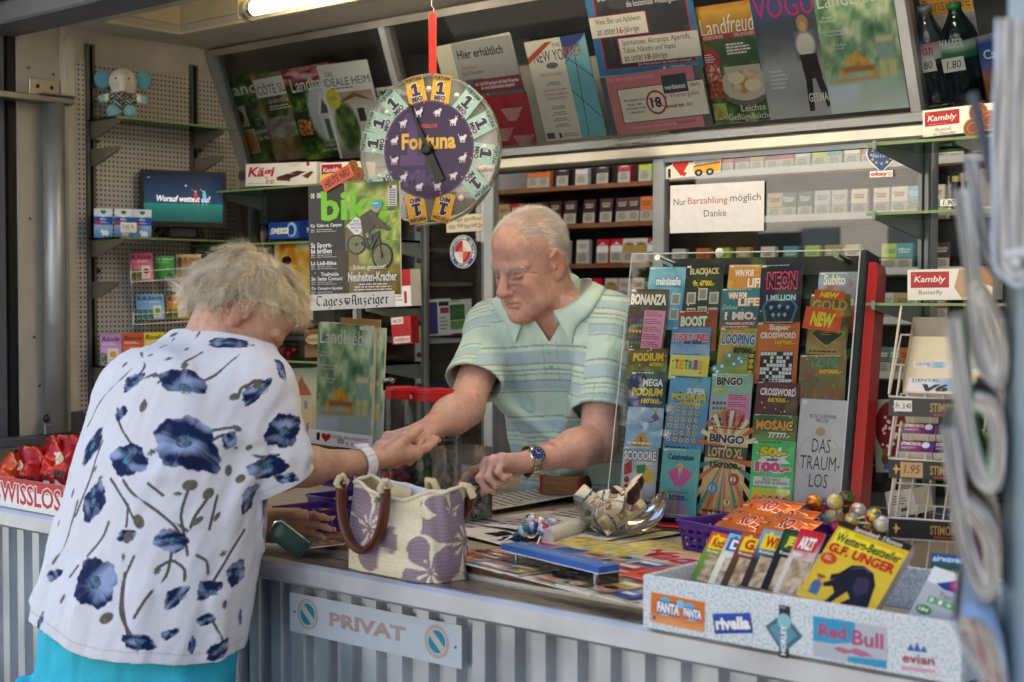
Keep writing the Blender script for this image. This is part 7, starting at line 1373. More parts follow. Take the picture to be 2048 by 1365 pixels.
# wallet
wp_ = atZ(580, 1078, 1.072); wal = thing('wallet', 'dark green leather wallet held in the customer\'s left hand', 'wallet', mtx=frame(wp_, nrm((.55, .55, -.62)), nrm((.35, .35, .8))))
g = G(); u, v = np.meshgrid(np.linspace(-1, 1, 12), np.linspace(-1, 1, 10))
for s in (-1, 1): g.grid(np.stack([u * .040, v * .022 * (1 - .08 * u ** 4), s * (.005 + .008 * (1 - u ** 4) * (1 - v ** 4)) + .0 * u], -1), '#163a2e', flip=s < 0)
g.box((-.040, -.022, -.0048), (.040, .022, .0048), '#1a4034', 0, .002); g.build('leather', 'leather', wal); g = G(); g.tube([(-.036, .019, .010), (.036, .019, .010)], .0015, '#c9c4b8', n=6); g.tube([(-.035, .019, .010), (-.044, .01, .014), (-.042, .0, .010)], .003, '#d8d4c8', n=6, flat=.4); g.build('zip', 'chrome', wal)
# purple baskets
def basket(label, pf, w, d, h, turn, n_h=9, fill=None, tagtxt=None, c='#4c2a86'):
 p = atZ(*pf, ON); t_ = thing('plastic_basket', label, 'basket', mtx=tr(p[0], p[1], ON) @ rotz(turn)); g = G()
 def wall(a, b, a2, b2, nh):     # slotted side: bars and bands
  a, b, a2, b2 = map(np.array, (a, b, a2, b2)); f = lambda s, t: (a + (b - a) * s) * (1 - t) + (a2 + (b2 - a2) * s) * t
  nn = nrm(np.cross(b - a, a2 - a)) * .0016
  def q(s0, s1, t0, t1): V = [f(s0, t0), f(s1, t0), f(s1, t1), f(s0, t1)]; V = [x - nn for x in V] + [x + nn for x in V]; g.add(V, [(3, 2, 1, 0), (4, 5, 6, 7), (0, 1, 5, 4), (2, 3, 7, 6), (1, 2, 6, 5), (3, 0, 4, 7)], c)
  rows = [(0, .14), (.30, .38), (.54, .62), (.78, 1.)]
  for t0, t1 in rows: q(0, 1, t0, t1)
  for k in range(nh + 1): s = k / nh; e = .16 / nh; q(max(0, s - e - (.02 if k in (0, nh) else 0)), min(1, s + e + (.02 if k in (0, nh) else 0)), .14, .78)
 i, j = w / 2, d; k = .92
 B_ = [(-i * k, d * .04, 0), (i * k, d * .04, 0), (i * k, d * .96, 0), (-i * k, d * .96, 0)]; T_ = [(-i, 0, h), (i, 0, h), (i, d, h), (-i, d, h)]
 for m in range(4): wall(B_[m], B_[(m + 1) % 4], T_[m], T_[(m + 1) % 4], n_h if m % 2 == 0 else max(4, int(n_h * d / w)))
 g.add([(x, y, .0012) for x, y, _ in B_] + [(x, y, .003) for x, y, _ in B_], [(3, 2, 1, 0), (4, 5, 6, 7)], c); g.build('basket_sides', 'plastic', t_)
 g = G(); e = .007
 g.tube([(-i - .002, -.002, h), (i + .002, -.002, h), (i + .002, d + .002, h), (-i - .002, d + .002, h), (-i - .002, -.002, h)], .0034, c, n=8); g.build('rim', 'plastic', t_)
 M_ = tr(p[0], p[1], ON) @ rotz(turn)
 if fill:
  rr = random.Random(len(label)); nm, labs, cols, num = fill
  for k_ in range(num):
   S = Sheet(w * .34, d * .5, cols[k_ % len(cols)], .008); S.r(0, 12, 100, 34, rr.choice(('#f0e02a', '#f4f2ea', '#c8202c'))); S.t(labs[1], 6, 42, 94, 72, rr.choice((WHITE, INK)), .04); S.ls(10, 80, 90, 92, 2, WHITE)
   o = S.build(nm, 'foil', mtx=M_ @ tr(-i * .85 + (w * .56) * (k_ / max(1, num - 1)) , d * .22 + .012 * (k_ % 2), .016 + .007 * (k_ % 3)) @ rotx(14 + 6 * (k_ % 2))); tag(o, labs[0], 'sweets', labs[0] + ' group')
 if tagtxt:
  S = Sheet(.026, .05, '#f0ede4', .0008, step=1e-4); S.r(30, 8, 60, 26, '#c8303a'); S.t(tagtxt, 22, 44, 80, 78, INK, .02, .2); tag(S.build('price_tag', 'paper', mtx=M_ @ tr(-.005, -.0045 if False else d * .5, h - .008)), 'white price stick reading one franc in the ' + label.split(' basket')[0] + ' basket', 'price tag');
 return t_
basket('smaller purple basket beside the customer with a price stick', (578, 1070), .115, .13, .052, -8, 6, ('sweet_bar', ('wrapped sweet bar lying in the smaller purple basket', 'FUN'), ('#c8202c', '#e0b02a'), 3), '1.-')
basket('purple basket between the small basket and the handbag', (655, 1050), .16, .15, .058, -8, 8, ('sweet_bar', ('black and red sweet bar lying in the basket behind the handbag', 'STRONG'), ('#1c1a1c', '#c8202c', '#e0a02a'), 4))
basket('rear purple basket behind the handbag with a price stick', (838, 1000), .19, .15, .052, -6, 9, ('sweet_bar', ('wrapped sweet bar lying in the rear purple basket', 'MINT'), ('#2f8ac0', '#c8202c'), 3), '1.-')
basket('purple basket behind the wrist of the customer at the stand', (672, 975), .15, .12, .05, -6, 7, ('sweet_bar', ('wrapped sweet bar lying in the basket under the stand', 'KULT'), ('#2f6fc0', '#c8202c', '#e6c82a'), 3), '1.40')
basket('purple basket full of orange crisp rolls beside the lottery rack', (1437, 1118), .235, .20, .060, -14, 10)
def jifi(S): S.ph(0, 0, 100, 100, lambda u, v: pal(.3 + .6 * vnoise(u * 4, v * 4, 4), ('#c9501c', '#e06a2a', '#f08a3a')), 10, 8); S.to('JIFI', 6, 20, 44, 58, '#20140f', '#f4ecd8', .06, .05, shear=.2); S.to('ROLL', 48, 36, 94, 74, '#b8201c', '#f4ecd8', .06, .05, shear=.2); S.r(12, 64, 34, 76, '#3a2418'); S.ls(14, 67, 32, 74, 1, WHITE)
p = atZ(1437, 1118, ON)
for k, (dx, dy, dz, rz_, sc_) in enumerate(((-.09, .06, .042, -6, 1), (-.04, .10, .054, 2, 1), (.02, .06, .05, -10, 1), (-.085, .11, .066, -3, 1))):
 w_, h_ = .15, .075; u, v = np.meshgrid(np.linspace(-1, 1, 14), np.linspace(-1, 1, 8)); S = Sheet(w_, h_, '#d8602a', 0); S.v, S.f, S.c, S.m, S.sm, S.n = [], [], [], [], [], 0; jifi(S)
 for a in S.v: a[:, 2] += .016 * (1 - ((a[:, 0] / w_ - .5) * 2) ** 4) * (1 - ((a[:, 1] / h_ - .5) * 2) ** 2)
 S.add(np.stack([(u + 1) / 2 * w_, (v + 1) / 2 * h_, -.010 * (1 - u ** 4) * (1 - v ** 2)], -1).reshape(-1, 3), [(i * 14 + j + 1, i * 14 + j, (i + 1) * 14 + j, (i + 1) * 14 + j + 1) for i in range(7) for j in range(13)], '#b8501c', 0, True)
 o = S.build('snack_packet', 'foil', mtx=tr(p[0], p[1], ON) @ rotz(-14) @ tr(dx, dy, dz) @ rotz(rz_) @ rotx(28)); tag(o, 'orange crisp roll packet in the purple basket, %s' % ('front left one', 'right behind the front pair', 'front right one', 'top one at the back')[k], 'packet', 'orange packets in the basket')
# sweet jars with red lids
def jar(label, px_, Y, w, h, lid, col_fill, kind, turn=0):
 p = atZ(*px_, ON) if Y is None else np.array((atY(*px_, Y)[0], Y, ON)); t_ = thing('sweet_jar', label, 'jar', mtx=tr(p[0], p[1], ON) @ rotz(turn)); i = w / 2
 prof = [(-i * .8, -i), (i * .8, -i), (i, -i * .8), (i, i * .8), (i * .8, i), (-i * .8, i), (-i, i * .8), (-i, -i * .8)]
 g = G(); g.grid([[(x, y, z) for x, y in prof] for z in (0, h)], '#fff', 0, True, True); g.build('clear_jar', 'bowlglass', t_)
 if lid: g = G(); k = 1.09; g.prism([(x * k, y * k) for x, y in prof], h - .006, h + .014, '#c8202a'); g.prism([(x * .9, y * .9) for x, y in prof], h + .0141, h + .019, '#d8343a'); g.box((-.012, -i * k - .001, h - .002), (.004, -i * k - .0002, h + .008), '#f0e6e0'); g.build('lid', 'plastic', t_)
 g = G(); rs = random.Random(7)
 for k in range(kind[0]): r = kind[1]; g.ball((rs.uniform(-i + r, i - r), rs.uniform(-i + r, i - r), r + rs.random() ** 1.0 * (kind[2] - 2 * r) + .001), (r, r * .7, r * .8), col_fill[k % len(col_fill)], 0, 9, 7)
 g.build('filling', kind[3], t_)['kind'] = 'stuff'; return t_
jar('clear jar with red lid and pink sweets nearest the magazine stand', (802, 905), .56, .088, .272, True, ('#d8404c', '#e06a70', '#c83a44'), (60, .013, .11, 'plastic'), -15)
jar('clear jar with red lid full of green and white jelly frogs', (866, 912), .60, .108, .268, True, ('#f0f0ea', '#2f8a4a', '#f4f2ee', '#3a9a52'), (80, .016, .20, 'plastic'), -15)
jar('open clear jar of wrapped sweets beside the keeper\'s hand', (925, 982), .50, .105, .17, False, ('#8a6a5a', '#d8d4d0', '#c9c4c0', '#5a4238'), (70, .010, .075, 'foil'), -10)
# acrylic money tray
w_, h_, T = quadfit((1058, 1084), (1216, 1124), (1003, 1105), Z=ZC + .018)
a = atZ(1003, 1124, ZC + .008); b = atZ(1198, 1174, ZC + .008)
r_ = b - a; dd_ = .046; wA = np.linalg.norm(r_); mt = thing('money_tray', 'clear acrylic money tray with blue lettered top on the magazines', 'money tray', mtx=frame(a, r_, np.cross((0, 0, 1), r_)))
hT = .034; g = G(); g.box((0, 0, 0), (wA, dd_, hT * .62), '#fff', 0, .002); g.build('clear_block', 'acrylic', mt); g = G(); g.box((0, 0, hT * .62 + .0003), (wA, dd_, hT * .67), '#eef2f6'); g.build('white_layer', 'plastic', mt)
S = Sheet(wA, dd_, '#3f78c4', hT * .32, '#2f63b4'); S.t('Unser Kiosk Team', 22, 30, 76, 68, '#a8c8ee', .0, .25); S.e(10, 24, 1.5, '#d8e4f0'); S.e(91, 24, 1.5, '#d8e4f0'); S.build('blue_top', 'coated', mt, tr(0, 0, hT))
g = G(); [g.tube([(x, dd_ * .3, .001), (x, dd_ * .3, hT * .61)], .0045, '#d8dce0', n=12) for x in (wA * .10, wA * .91)]; g.build('screw', 'chrome', mt)
# lollipops
def lolly(label, p, d, r, cols, group, stick=.05, seed=0):
 d = nrm(d); t_ = thing('lollipop', label, 'lollipop', mtx=frame(p, np.cross(d, (0.3, .1, 1)), d), group=group); n, k = 18, 12; rs = np.random.RandomState(seed)
 A, B_ = np.meshgrid(np.arange(n) * 2 * math.pi / n, np.linspace(.02, math.pi - .02, k)); rr = r * (1 + .05 * np.sin(A * 7) * (np.cos(B_) < -.2)); P = np.stack([rr * np.sin(B_) * np.cos(A), -rr * np.cos(B_), rr * np.sin(B_) * np.sin(A)], -1)
 c = np.tile(L(cols[0]), (k, n, 1)); m = (vnoise(A * 1.2 + seed, B_ * 2.2, seed) > .5); c[m] = L(cols[1]); m2 = np.abs(B_ - 1.2 + .25 * np.sin(2 * A + seed)) < .38; c[m2 & (np.cos(A) > -.2)] = L(cols[2]); g = G(); g.grid(P, c, wrapu=True); g.build('wrapped_head', 'foil', t_)
 g = G(); g.tube([(0, -r * .9, 0), (0, -r - stick, 0)], .0019, '#f2f0ea', n=8); g.tube([(0, -r * .85, 0), (0, -r - .012, 0)], [.005, .0024], cols[0], n=8); g.build('stick', 'plastic', t_); return t_
for i, (x, y, cs, nm) in enumerate(((1047, 1062, ('#1f6a8a', '#2a9ac0', '#d8d8de'), 'turquoise and red'), (1062, 1040, ('#d8d8dc', '#3a6a4a', '#e8e4e0'), 'white and green'), (1066, 1056, ('#23409a', '#4a6ac0', '#c9ccd8'), 'deep blue'), (1087, 1060, ('#2a48a8', '#e8e8ee', '#c8202c'), 'blue and white'), (1080, 1044, ('#e8e6e2', '#e06a6a', '#f0f0ee'), 'white and pink'), (1104, 1048, ('#cfcfd2', '#e0e0e2', '#9aa4b0'), 'silver'))):
 p = atZ(x, y, ZC + .028); lolly('%s lollipop lying on the magazines by the money tray' % nm, p, (random.Random(i).uniform(-.6, .6), .7, .35), .0135, cs, 'lollipops by the money tray', .045, i)
# toy pallet
a, b, c_ = atZ(1080, 1000, ON), atZ(1160, 1006, ON), atZ(1192, 993, ON); r_ = b - a; wP = np.linalg.norm(r_); pal_t = thing('wooden_box', 'small wooden pallet box with red corners in front of the keeper', 'box', mtx=frame(a, r_, np.cross((0, 0, 1), r_))); dP = .075
g = G()
for x0 in (0, wP * .4, wP * .8): g.box((x0, .002, 0), (x0 + wP * .2, dP, .012), '#8a5a38', 0, .001)
g.box((-.003, 0, .0122), (wP + .003, dP + .002, .018), '#9a6a44'); g.build('pallet_base', 'wood', pal_t)
g = G(); zt = .062
g.box((0, 0, .0182), (wP, .006, zt), '#a5764c'); g.box((0, dP - .006, .0182), (wP, dP, zt), '#a5764c'); g.box((0, .0062, .0182), (.006, dP - .0062, zt), '#9a6a44'); g.box((wP - .006, .0062, .0182), (wP, dP - .0062, zt), '#9a6a44'); g.build('sides', 'wood', pal_t)
g = G();
for x0 in (-.001, wP - .007): g.box((x0, -.001, .019), (x0 + .008, -.0002, zt + .001), '#b8202a');
for y0 in (.02, .038, .056): g.box((wP + .0002, y0, .019), (wP + .001, y0 + .008, zt), ('#b8202a', '#222', '#222')[int(y0 * 40) % 3])
g.build('corner_strip', 'paint', pal_t)
# glass bowl with wafer bars
bc = atZ(1242, 1072, ON); bo = thing('glass_bowl', 'wavy edged clear glass bowl holding wrapped almond bars', 'bowl', (bc[0], bc[1], ON)); g = G(); n = 64; A = np.arange(n) * 2 * math.pi / n; P = []
for z, r in ((0, .0), (.0, .030), (.002, .036), (.010, .055), (.025, .075), (.045, .090), (.066, .098), (.080, .100)): wv_ = (z / .08) ** 2; P.append(np.stack([r * (1 + .035 * wv_ * np.cos(6 * A)) * np.cos(A), r * (1 + .035 * wv_ * np.cos(6 * A)) * np.sin(A), z + .010 * wv_ * np.cos(6 * A)], -1))
g.grid(P, '#fff', wrapu=True); g.build('bowl', 'bowlglass', bo); g = G(); g.tube(list(P[-1]) + [P[-1][0]], .0016, '#fff', n=6, caps=False); g.build('rim', 'hazy', bo)
def bar(S):
 S.ph(0, 0, 100, 100, lambda u, v: pal(.5 + .5 * vnoise(u * 4, v * 4, 5), ('#d9c29a', '#e6d6b4', '#efe4cc')), 12, 6); S.r(0, 0, 18, 100, '#4a2c20'); S.r(80, 0, 100, 100, '#4a2c20'); S.r(18, 10, 31, 90, '#e6e6ea'); S.t('Berger', 3, 40, 43, 60, '#1f4a9a', .05, .15, 90); S.t('SPITZ-\nBUEB', 34, 18, 56, 80, '#7a4a2a', .02); S.e(68, 50, 8, '#8a3a1c', ry=26); S.e(76, 66, 6, '#c98a4a', ry=16)
for i, (dx, dy, dz, rz_, ry_, rx_) in enumerate(((-.055, -.035, .050, 25, 38, 52), (-.005, -.055, .045, -12, -24, 60), (.045, -.01, .066, -50, -42, 50), (.02, .03, .075, -35, -46, 44), (-.01, .0, .070, 12, -8, 48), (.035, -.04, .040, 60, -30, 60), (-.04, .035, .062, 130, 25, 40))):
 w_, h_ = .108, .040; S = Sheet(w_, h_, '#fff', 0); S.v, S.f, S.c, S.m, S.sm, S.n = [], [], [], [], [], 0; bar(S)
 for a in S.v: e = np.abs(a[:, 0] / w_ - .5) * 2; a[:, 2] += .014 * np.clip((1 - e) * 4, 0, 1) ** .6 * (1 - ((a[:, 1] / h_ - .5) * 2) ** 4) + .003 * np.sin(a[:, 1] * 400) * (e > .85)
 S.grid([[(x, y, -.013 * min(1, (1 - abs(x / w_ - .5) * 2) * 4) ** .6 * (1 - ((y / h_ - .5) * 2) ** 4)) for x in np.linspace(0, w_, 12)] for y in np.linspace(0, h_, 6)], '#4a3022', flip=True)
 o = S.build('wafer_bar', 'coated', mtx=tr(bc[0] + dx * .75, bc[1] + dy * .75, ON + dz + .012) @ rotz(rz_) @ roty(ry_) @ rotx(rx_) @ tr(-w_ / 2, -h_ / 2, 0)); tag(o, 'wrapped almond bar in the glass bowl, %s' % ('leaning at the left rim', 'upright at the front', 'leaning out at the right', 'highest one with dark wrapper end', 'lying in the middle', 'low at the front right', 'at the back left')[i], 'sweet bar', 'almond bars in the glass bowl')
# white tray of paperbacks with sticker front
bt = thing('book_tray', 'white speckled tray with drink stickers full of paperbacks at the counter edge', 'tray', (-1.345, -.012, 1.0225)); wB, dB, hB = .53, .345, .085
g = G(); e = .008
mat('speckle', .55, col='#e4e6e8');
_t = M['speckle'].node_tree; _b = _t.nodes['Principled BSDF']; _n = _t.nodes.new('ShaderNodeTexNoise'); _n.inputs['Scale'].default_value = 260; _r = _t.nodes.new('ShaderNodeValToRGB'); _r.color_ramp.elements[0].position = .42; _r.color_ramp.elements[0].color = (.42, .55, .60, 1); _r.color_ramp.elements[1].position = .52; _r.color_ramp.elements[1].color = (.78, .78, .78, 1); e2 = _r.color_ramp.elements.new(.64); e2.color = (.80, .78, .78, 1); e3 = _r.color_ramp.elements.new(.72); e3.color = (.66, .50, .54, 1)
_co = _t.nodes.new('ShaderNodeTexCoord'); _t.links.new(_co.outputs['Object'], _n.inputs['Vector']); _t.links.new(_n.outputs['Fac'], _r.inputs[0]); _t.links.new(_r.outputs[0], _b.inputs['Base Color'])
g.box((0, 0, 0), (wB, e, hB), '#fff', 0, .002); g.box((0, dB - e, 0), (wB, dB, hB), '#fff', 0, .002); g.box((0, e + .0003, 0), (e, dB - e - .0003, hB), '#fff', 0, .002); g.box((wB - e, e + .0003, 0), (wB, dB - e - .0003, hB), '#fff', 0, .002); g.box((e + .0003, e + .0003, .0), (wB - e - .0003, dB - e - .0003, .006), '#fff'); g.build('tray', 'speckle', bt)
def stick(TL, TR, BL, draw, bg=None):
 w_, h_, T = quadfit(TL, TR, BL, Y=-.0128); T[:3, 3] -= np.array(bt.location); S = Sheet(w_, h_, bg or '#fff', 0)
 if bg is None: S.v, S.f, S.c, S.m, S.sm, S.n = [], [], [], [], [], 0
 draw(S); S.build('sticker', 'coated', bt, T)
def fanta(S):
 S.ph(0, 0, 100, 100, lambda u, v: pal(v + .2 * vnoise(u * 5, v * 5, 2), ('#d8741c', '#e07a20', '#d8682a', '#e8a060')), 12, 10)
 for x0, x1, y0, y1 in ((12, 54, 26, 62), (62, 95, 30, 60)): S.e((x0 + x1) / 2 - 6, y0 - 4, 9, '#5ab4dc', ry=14); S.to('FANTA', x0, y0, x1, y1, WHITE, '#1f2f8a', .06, .09); S.r(x0 + 8, y1 + 3, x0 + 22, y1 + 9, '#7ac4e8')
 S.e(56, 22, 7, '#7ac4e8', ry=14); S.r(5, 78, 10, 90, '#3a4aa0')
stick((1301, 1184), (1408, 1205), (1301, 1243), fanta, '#d8741c'); stick((1427, 1228), (1503, 1226), (1430, 1268), lambda S: (S.ph(0, 0, 100, 100, fade('#1f50b0', '#173c98'), 3, 3), S.t('rivella', 5, 18, 95, 82, WHITE, .05)), '#1f50b0')
def horley(S): S.p([(38, 0), (66, 0), (64, 100), (40, 100)], '#1c1e20'); S.p([(50, 14), (98, 52), (50, 92), (4, 46)], '#3f6f80'); S.p([(50, 24), (84, 52), (50, 82), (14, 48)], '#5f94a4'); S.e(52, 30, 17, '#8fc4cc', ry=15); S.ls(42, 3, 62, 8, 1, '#ccc'); S.t('HORLEY', 18, 60, 84, 72, WHITE, .03, 0, 90)
stick((1524, 1204), (1604, 1218), (1526, 1308), horley)
def bull(S):
 S.r(0, 0, 100, 100, '#b9bfc6'); S.p([(0, 0), (58, 0), (58, 50), (28, 62), (0, 62)], '#2f9ac4'); S.p([(48, 86), (100, 80), (100, 100), (48, 100)], '#2f9ac4'); S.t('Red', 8, 16, 46, 48, '#b0527a', .04); S.t('Bull', 54, 18, 96, 56, '#b0527a', .03)
 S.p([(28, 72), (38, 66), (50, 70), (60, 62), (76, 70), (84, 80), (76, 78), (66, 82), (54, 76), (44, 82), (36, 78)], '#b86a90')
stick((1626, 1232), (1773, 1255), (1626, 1312), bull, '#b9bfc6');
def evian(S): [S.p([(18 + 20 * k, 34), (30 + 18 * k, 12 - 8 * (k == 1)), (40 + 18 * k, 34)], '#2f5fb0') for k in range(3)]; S.t('evian', 4, 44, 96, 72, '#a83038', .02); S.p([(0, 84), (98, 84), (98, 94), (0, 96)], '#d8a0b8')
stick((1803, 1278), (1873, 1286), (1803, 1342), evian)
def western(S):
 S.ph(0, 0, 100, 100, lambda u, v: pal(.3 + .6 * vnoise(u * 4, v * 4, 3), ('#c99a1a', '#e0b92c', '#ead04a')), 14, 18); S.r(0, 0, 100, 8, '#2a2018'); S.t('Sammelband · 3 Romane', 22, 1.5, 88, 7, WHITE, .01); S.p([(4, 10), (12, 10), (12, 14), (18, 14), (18, 10), (26, 10), (26, 14), (96, 14), (96, 26), (4, 30)], '#f0e03a'); S.t('Western-Bestseller', 6, 15, 96, 26, INK, .03); S.t('G.F. UNGER', 4, 28, 96, 40, '#c8201c', .05); S.e(12, 48, 11, '#d04a2a', ry=7); S.ls(6, 45, 18, 51, 2, '#f4e0a0')
 S.p([(34, 60), (44, 46), (58, 42), (74, 46), (84, 58), (88, 76), (92, 94), (84, 100), (66, 99), (56, 90), (64, 82), (56, 76), (48, 88), (42, 100), (36, 98), (42, 82), (36, 76), (26, 80), (22, 76), (34, 68), (28, 70), (26, 64)], '#1a1826'); S.p([(58, 56), (74, 54), (80, 68), (70, 78), (60, 70)], '#3a3250'); S.p([(68, 86), (84, 84), (88, 94), (72, 96)], '#2e2840'); S.ln([(46, 50), (60, 44), (70, 47)], .002, '#5a4a8a')
 S.p([(10, 78), (16, 74), (22, 78), (24, 92), (10, 92)], '#4a6a9a'); S.e(16, 72, 4, '#c98a5a', ry=3); S.e(16, 70, 6, '#7a5a2c', ry=2); S.ring(6, 88, 6, 1.2, '#c9a05a'); S.ln([(22, 80), (34, 66)], .0008, '#7a5a2c')
def novel(c1, c2, ti, tc, seed, band='#f0d82a'):
 def f(S): S.ph(0, 0, 100, 100, lambda u, v: pal(v + .35 * vnoise(u * 5, v * 6, seed), (c1, c1, c2, c2)), 12, 16); S.p([(10, 8), (20, 8), (20, 4), (30, 4), (30, 8), (60, 8), (60, 4), (72, 4), (72, 8), (90, 8), (88, 32), (8, 34)], band); S.t(ti, 18, 11, 80, 30, tc, .05); S.t('Roman', 12, 36, 50, 41, WHITE, .02); S.ph(20, 46, 96, 98, lambda u, v: pal(vnoise(u * 5, v * 7, seed + 4), (c2, '#8a6a4a', '#d8c8a8', c1)), 10, 12)
 return f
books = [((1718, 1056), (1862, 1108), (1592, 1190), western, 'yellow western paperback with black horse, largest in the white tray', '#e0b92c', .022, .0),
 ((1640, 1070), (1690, 1082), (1545, 1185), novel('#c8222c', '#d8d0c8', 'ARZT', WHITE, 2, '#c8303a'), 'red and white paperback with a portrait left of the yellow western', '#c8222c', .006, .012),
 ((1590, 1062), (1665, 1078), (1520, 1178), novel('#1f3a2a', '#1a1a1c', 'JERRY', '#f0e02a', 3, '#2a5a34'), 'dark green paperback with yellow title in the white tray', '#1f4a2c', .006, .024),
 ((1540, 1060), (1615, 1076), (1480, 1172), novel('#7aa0b8', '#3a2a20', 'WILD', '#c8201c', 4), 'pale blue paperback with yellow castle block in the white tray', '#8ab0c8', .006, .036),
 ((1490, 1064), (1560, 1080), (1440, 1170), novel('#c8502a', '#5a3a24', 'G.F.', '#c8201c', 5), 'orange red paperback with yellow block in the white tray', '#d8602a', .006, .048),
 ((1460, 1066), (1520, 1080), (1415, 1166), novel('#7ac0e0', '#e6ead0', 'Dr.', WHITE, 6, '#3a5aa0'), 'light blue paperback with leek picture in the white tray', '#8ac8e8', .006, .060),
 ((1432, 1064), (1490, 1078), (1380, 1158), novel('#e0582a', '#6a9a3a', 'Kochen', '#c8201c', 7), 'vegetable cookery booklet, leftmost in the white tray', '#d8502a', .006, .072)]
for TL, TR, BL, fn, lab, c, t, back in books:
 # covers lean back against each other inside the tray
 b0 = atY(*BL, .045 + back * .9); n_ = nrm((.20, -.60, .62)); put('paperback', lab, 'book', TL, TR, BL, fn, (b0, n_), t=t, bg=c, edge='#cfc8b8', group='paperbacks in the white tray')
def bingo(S): S.r(0, 0, 100, 100, '#b9bcc2'); S.p([(0, 0), (100, 0), (100, 22), (40, 34), (0, 30)], '#e6e6ea'); S.p([(20, 30), (60, 10), (100, 20), (100, 34), (40, 36)], '#2f3f8a'); S.e(62, 22, 14, '#d02a7a', ry=10); S.ls(54, 19, 70, 26, 2, WHITE); S.t('Taschen', 36, 42, 92, 52, '#4a4a50'); [ (S.r(20 + 18 * i, 55, 36 + 18 * i, 68, '#3aa04a'), S.t('BING'[i], 24 + 18 * i, 57, 32 + 18 * i, 66, WHITE, .03)) for i in range(4)]; S.e(22, 84, 16, '#3a8a3a', ry=9); S.t('184', 12, 80, 32, 87, WHITE, .03); [S.ln([(40 + 8 * i, 76), (40 + 8 * i, 100)], .0006, '#8a8a90') for i in range(7)]
b0 = atY(1830, 1232, .06); put('puzzle_pad', 'grey puzzle pad with green letter blocks right of the western paperback', 'booklet', (1852, 1128), (1945, 1160), (1818, 1228), bingo, (b0, nrm((.2, -.6, .62))), t=.012, bg='#b9bcc2')
put('gum_pack', 'blue and green chewing gum pack behind the puzzle pad', 'gum', (1862, 1106), (1930, 1112), (1860, 1126), lambda S: (S.t('airwaves', 6, 20, 94, 80, '#d8f0f4', .03, .2),), (atY(1862, 1126, .30), nrm((.2, -.7, .5))), t=.02, bg='#1f5a9a', edge='#2a8a6a')
# private parking sign on the corrugated front
def privat(S):
 S.r(0, 0, 100, 100, '#c3ccd4'); S.t('PRIVAT', 25, 30, 70, 66, '#b09a94', .045)
 for cx in (11.5, 87): S.ring(cx, 48, 5.8, 1.6, '#b8a8a0', 40); S.e(cx, 48, 5.0, '#cfd4d8', n=40); S.e(cx, 48, 4.6, '#1c86a4', n=40); S.ln([(cx - 3.9, 48 - 21), (cx + 3.9, 48 + 21)], .014, '#c4bab4')
 for cx, cy in ((3.2, 48), (97, 52)): S.e(cx, cy, .7, '#6a6e74')
put('parking_sign', 'pale metal sign reading PRIVAT screwed to the corrugated counter front', 'sign', (578, 1184), (921, 1252), (580, 1262), privat, Y=.0285, t=.002, bg='#c3ccd4', mats='coated')
# ================================================================ LOTTERY TICKET RACK
RB = atZ(1240, 1035, ON);
rp0 = np.array((RB[0], atZ(1330, 1058, ON)[1], ON)); TURN, TILT = 6, 11
rn = np.array((math.sin(R_(TURN)) * math.cos(R_(TILT)), -math.cos(R_(TURN)) * math.cos(R_(TILT)), math.sin(R_(TILT)))); rr_ = nrm(np.cross((0, 0, 1), rn)); ru = np.cross(rn, rr_)
c0 = atP(1262, 1035, rp0, rn); c1 = atP(1722, 1080, rp0, rn); ct = atP(1280, 522, rp0, rn)
o_ = c0 + rr_ * 0; o_ = o_ - ru * ((o_[2] - ON - .03) / ru[2]); wL = (c1 - o_) @ rr_ - .060; hL = (ct - o_) @ ru
TL_ = frame(o_, rr_, ru); rack = thing('ticket_rack', 'black and red lottery ticket rack with clear acrylic front on the counter', 'ticket rack', mtx=TL_)
g = G(); g.box((-.004, -.02, -.055), (wL + .012, hL + .012, -.035), '#1b1c20', 0, .003)
for k in range(11): y = .02 + k * hL / 11; g.box((.0, y, -.0345), (wL, y + .010, -.022), '#24262c')
g.box((wL + .0125, -.03, -.060), (wL + .030, hL + .014, .012), '#2a2d33', 0, .004); g.build('back_frame', 'paint', rack)
g = G(); g.prism([(wL + .0325, -.035), (wL + .056, -.035), (wL + .056, hL * .10), (wL + .053, hL - .03), (wL + .048, hL - .012), (wL + .0325, hL - .012)], -.045, .008, '#b3141a'); g.build('red_side_panel', 'plastic', rack)
g = G(); inv = np.linalg.inv(TL_)
def wl(p): return (inv @ np.append(p, 1))[:3]
a_, b_ = wl(np.array((0, 0, ON)) + (o_ - (0, 0, o_[2])) + rr_ * -.0), None
Tc = np.eye(4); Tc[:3, 0] = rr_; Tc[:3, 1] = nrm(np.cross((0, 0, 1), rr_)); Tc[:3, 3] = (o_[0], o_[1], ON); Tl = inv @ Tc
g.T = Tl; g.box((-.006, -.085, 0), (wL + .06, .14, .012), '#15161a', 0, .003); g.T = None; g.build('base', 'plastic', rack)
g = G(); g.T = Tl; g.box((.02, -.075, .0123), (wL + .03, -.02, .0155), '#c8141c', 0, .002); g.T = None; g.build('red_strip', 'plastic', rack)
g = G(); zf = .052; g.quad([(-.035, -.015, zf), (wL + .030, -.015, zf), (wL + .030, hL + .004, zf), (-.035, hL + .004, zf)], '#fff'); g.build('acrylic_front', 'acrylic', rack)
g = G();
for a, b in (((-.035, -.015), (-.035, hL + .004)), ((wL + .030, -.015), (wL + .030, hL + .004)), ((-.035, hL + .004), (wL + .03, hL + .004))): g.tube([(*a, zf), (*b, zf)], .0016, '#c2ccd2', n=6)
g.build('acrylic_edge', 'coated', rack)
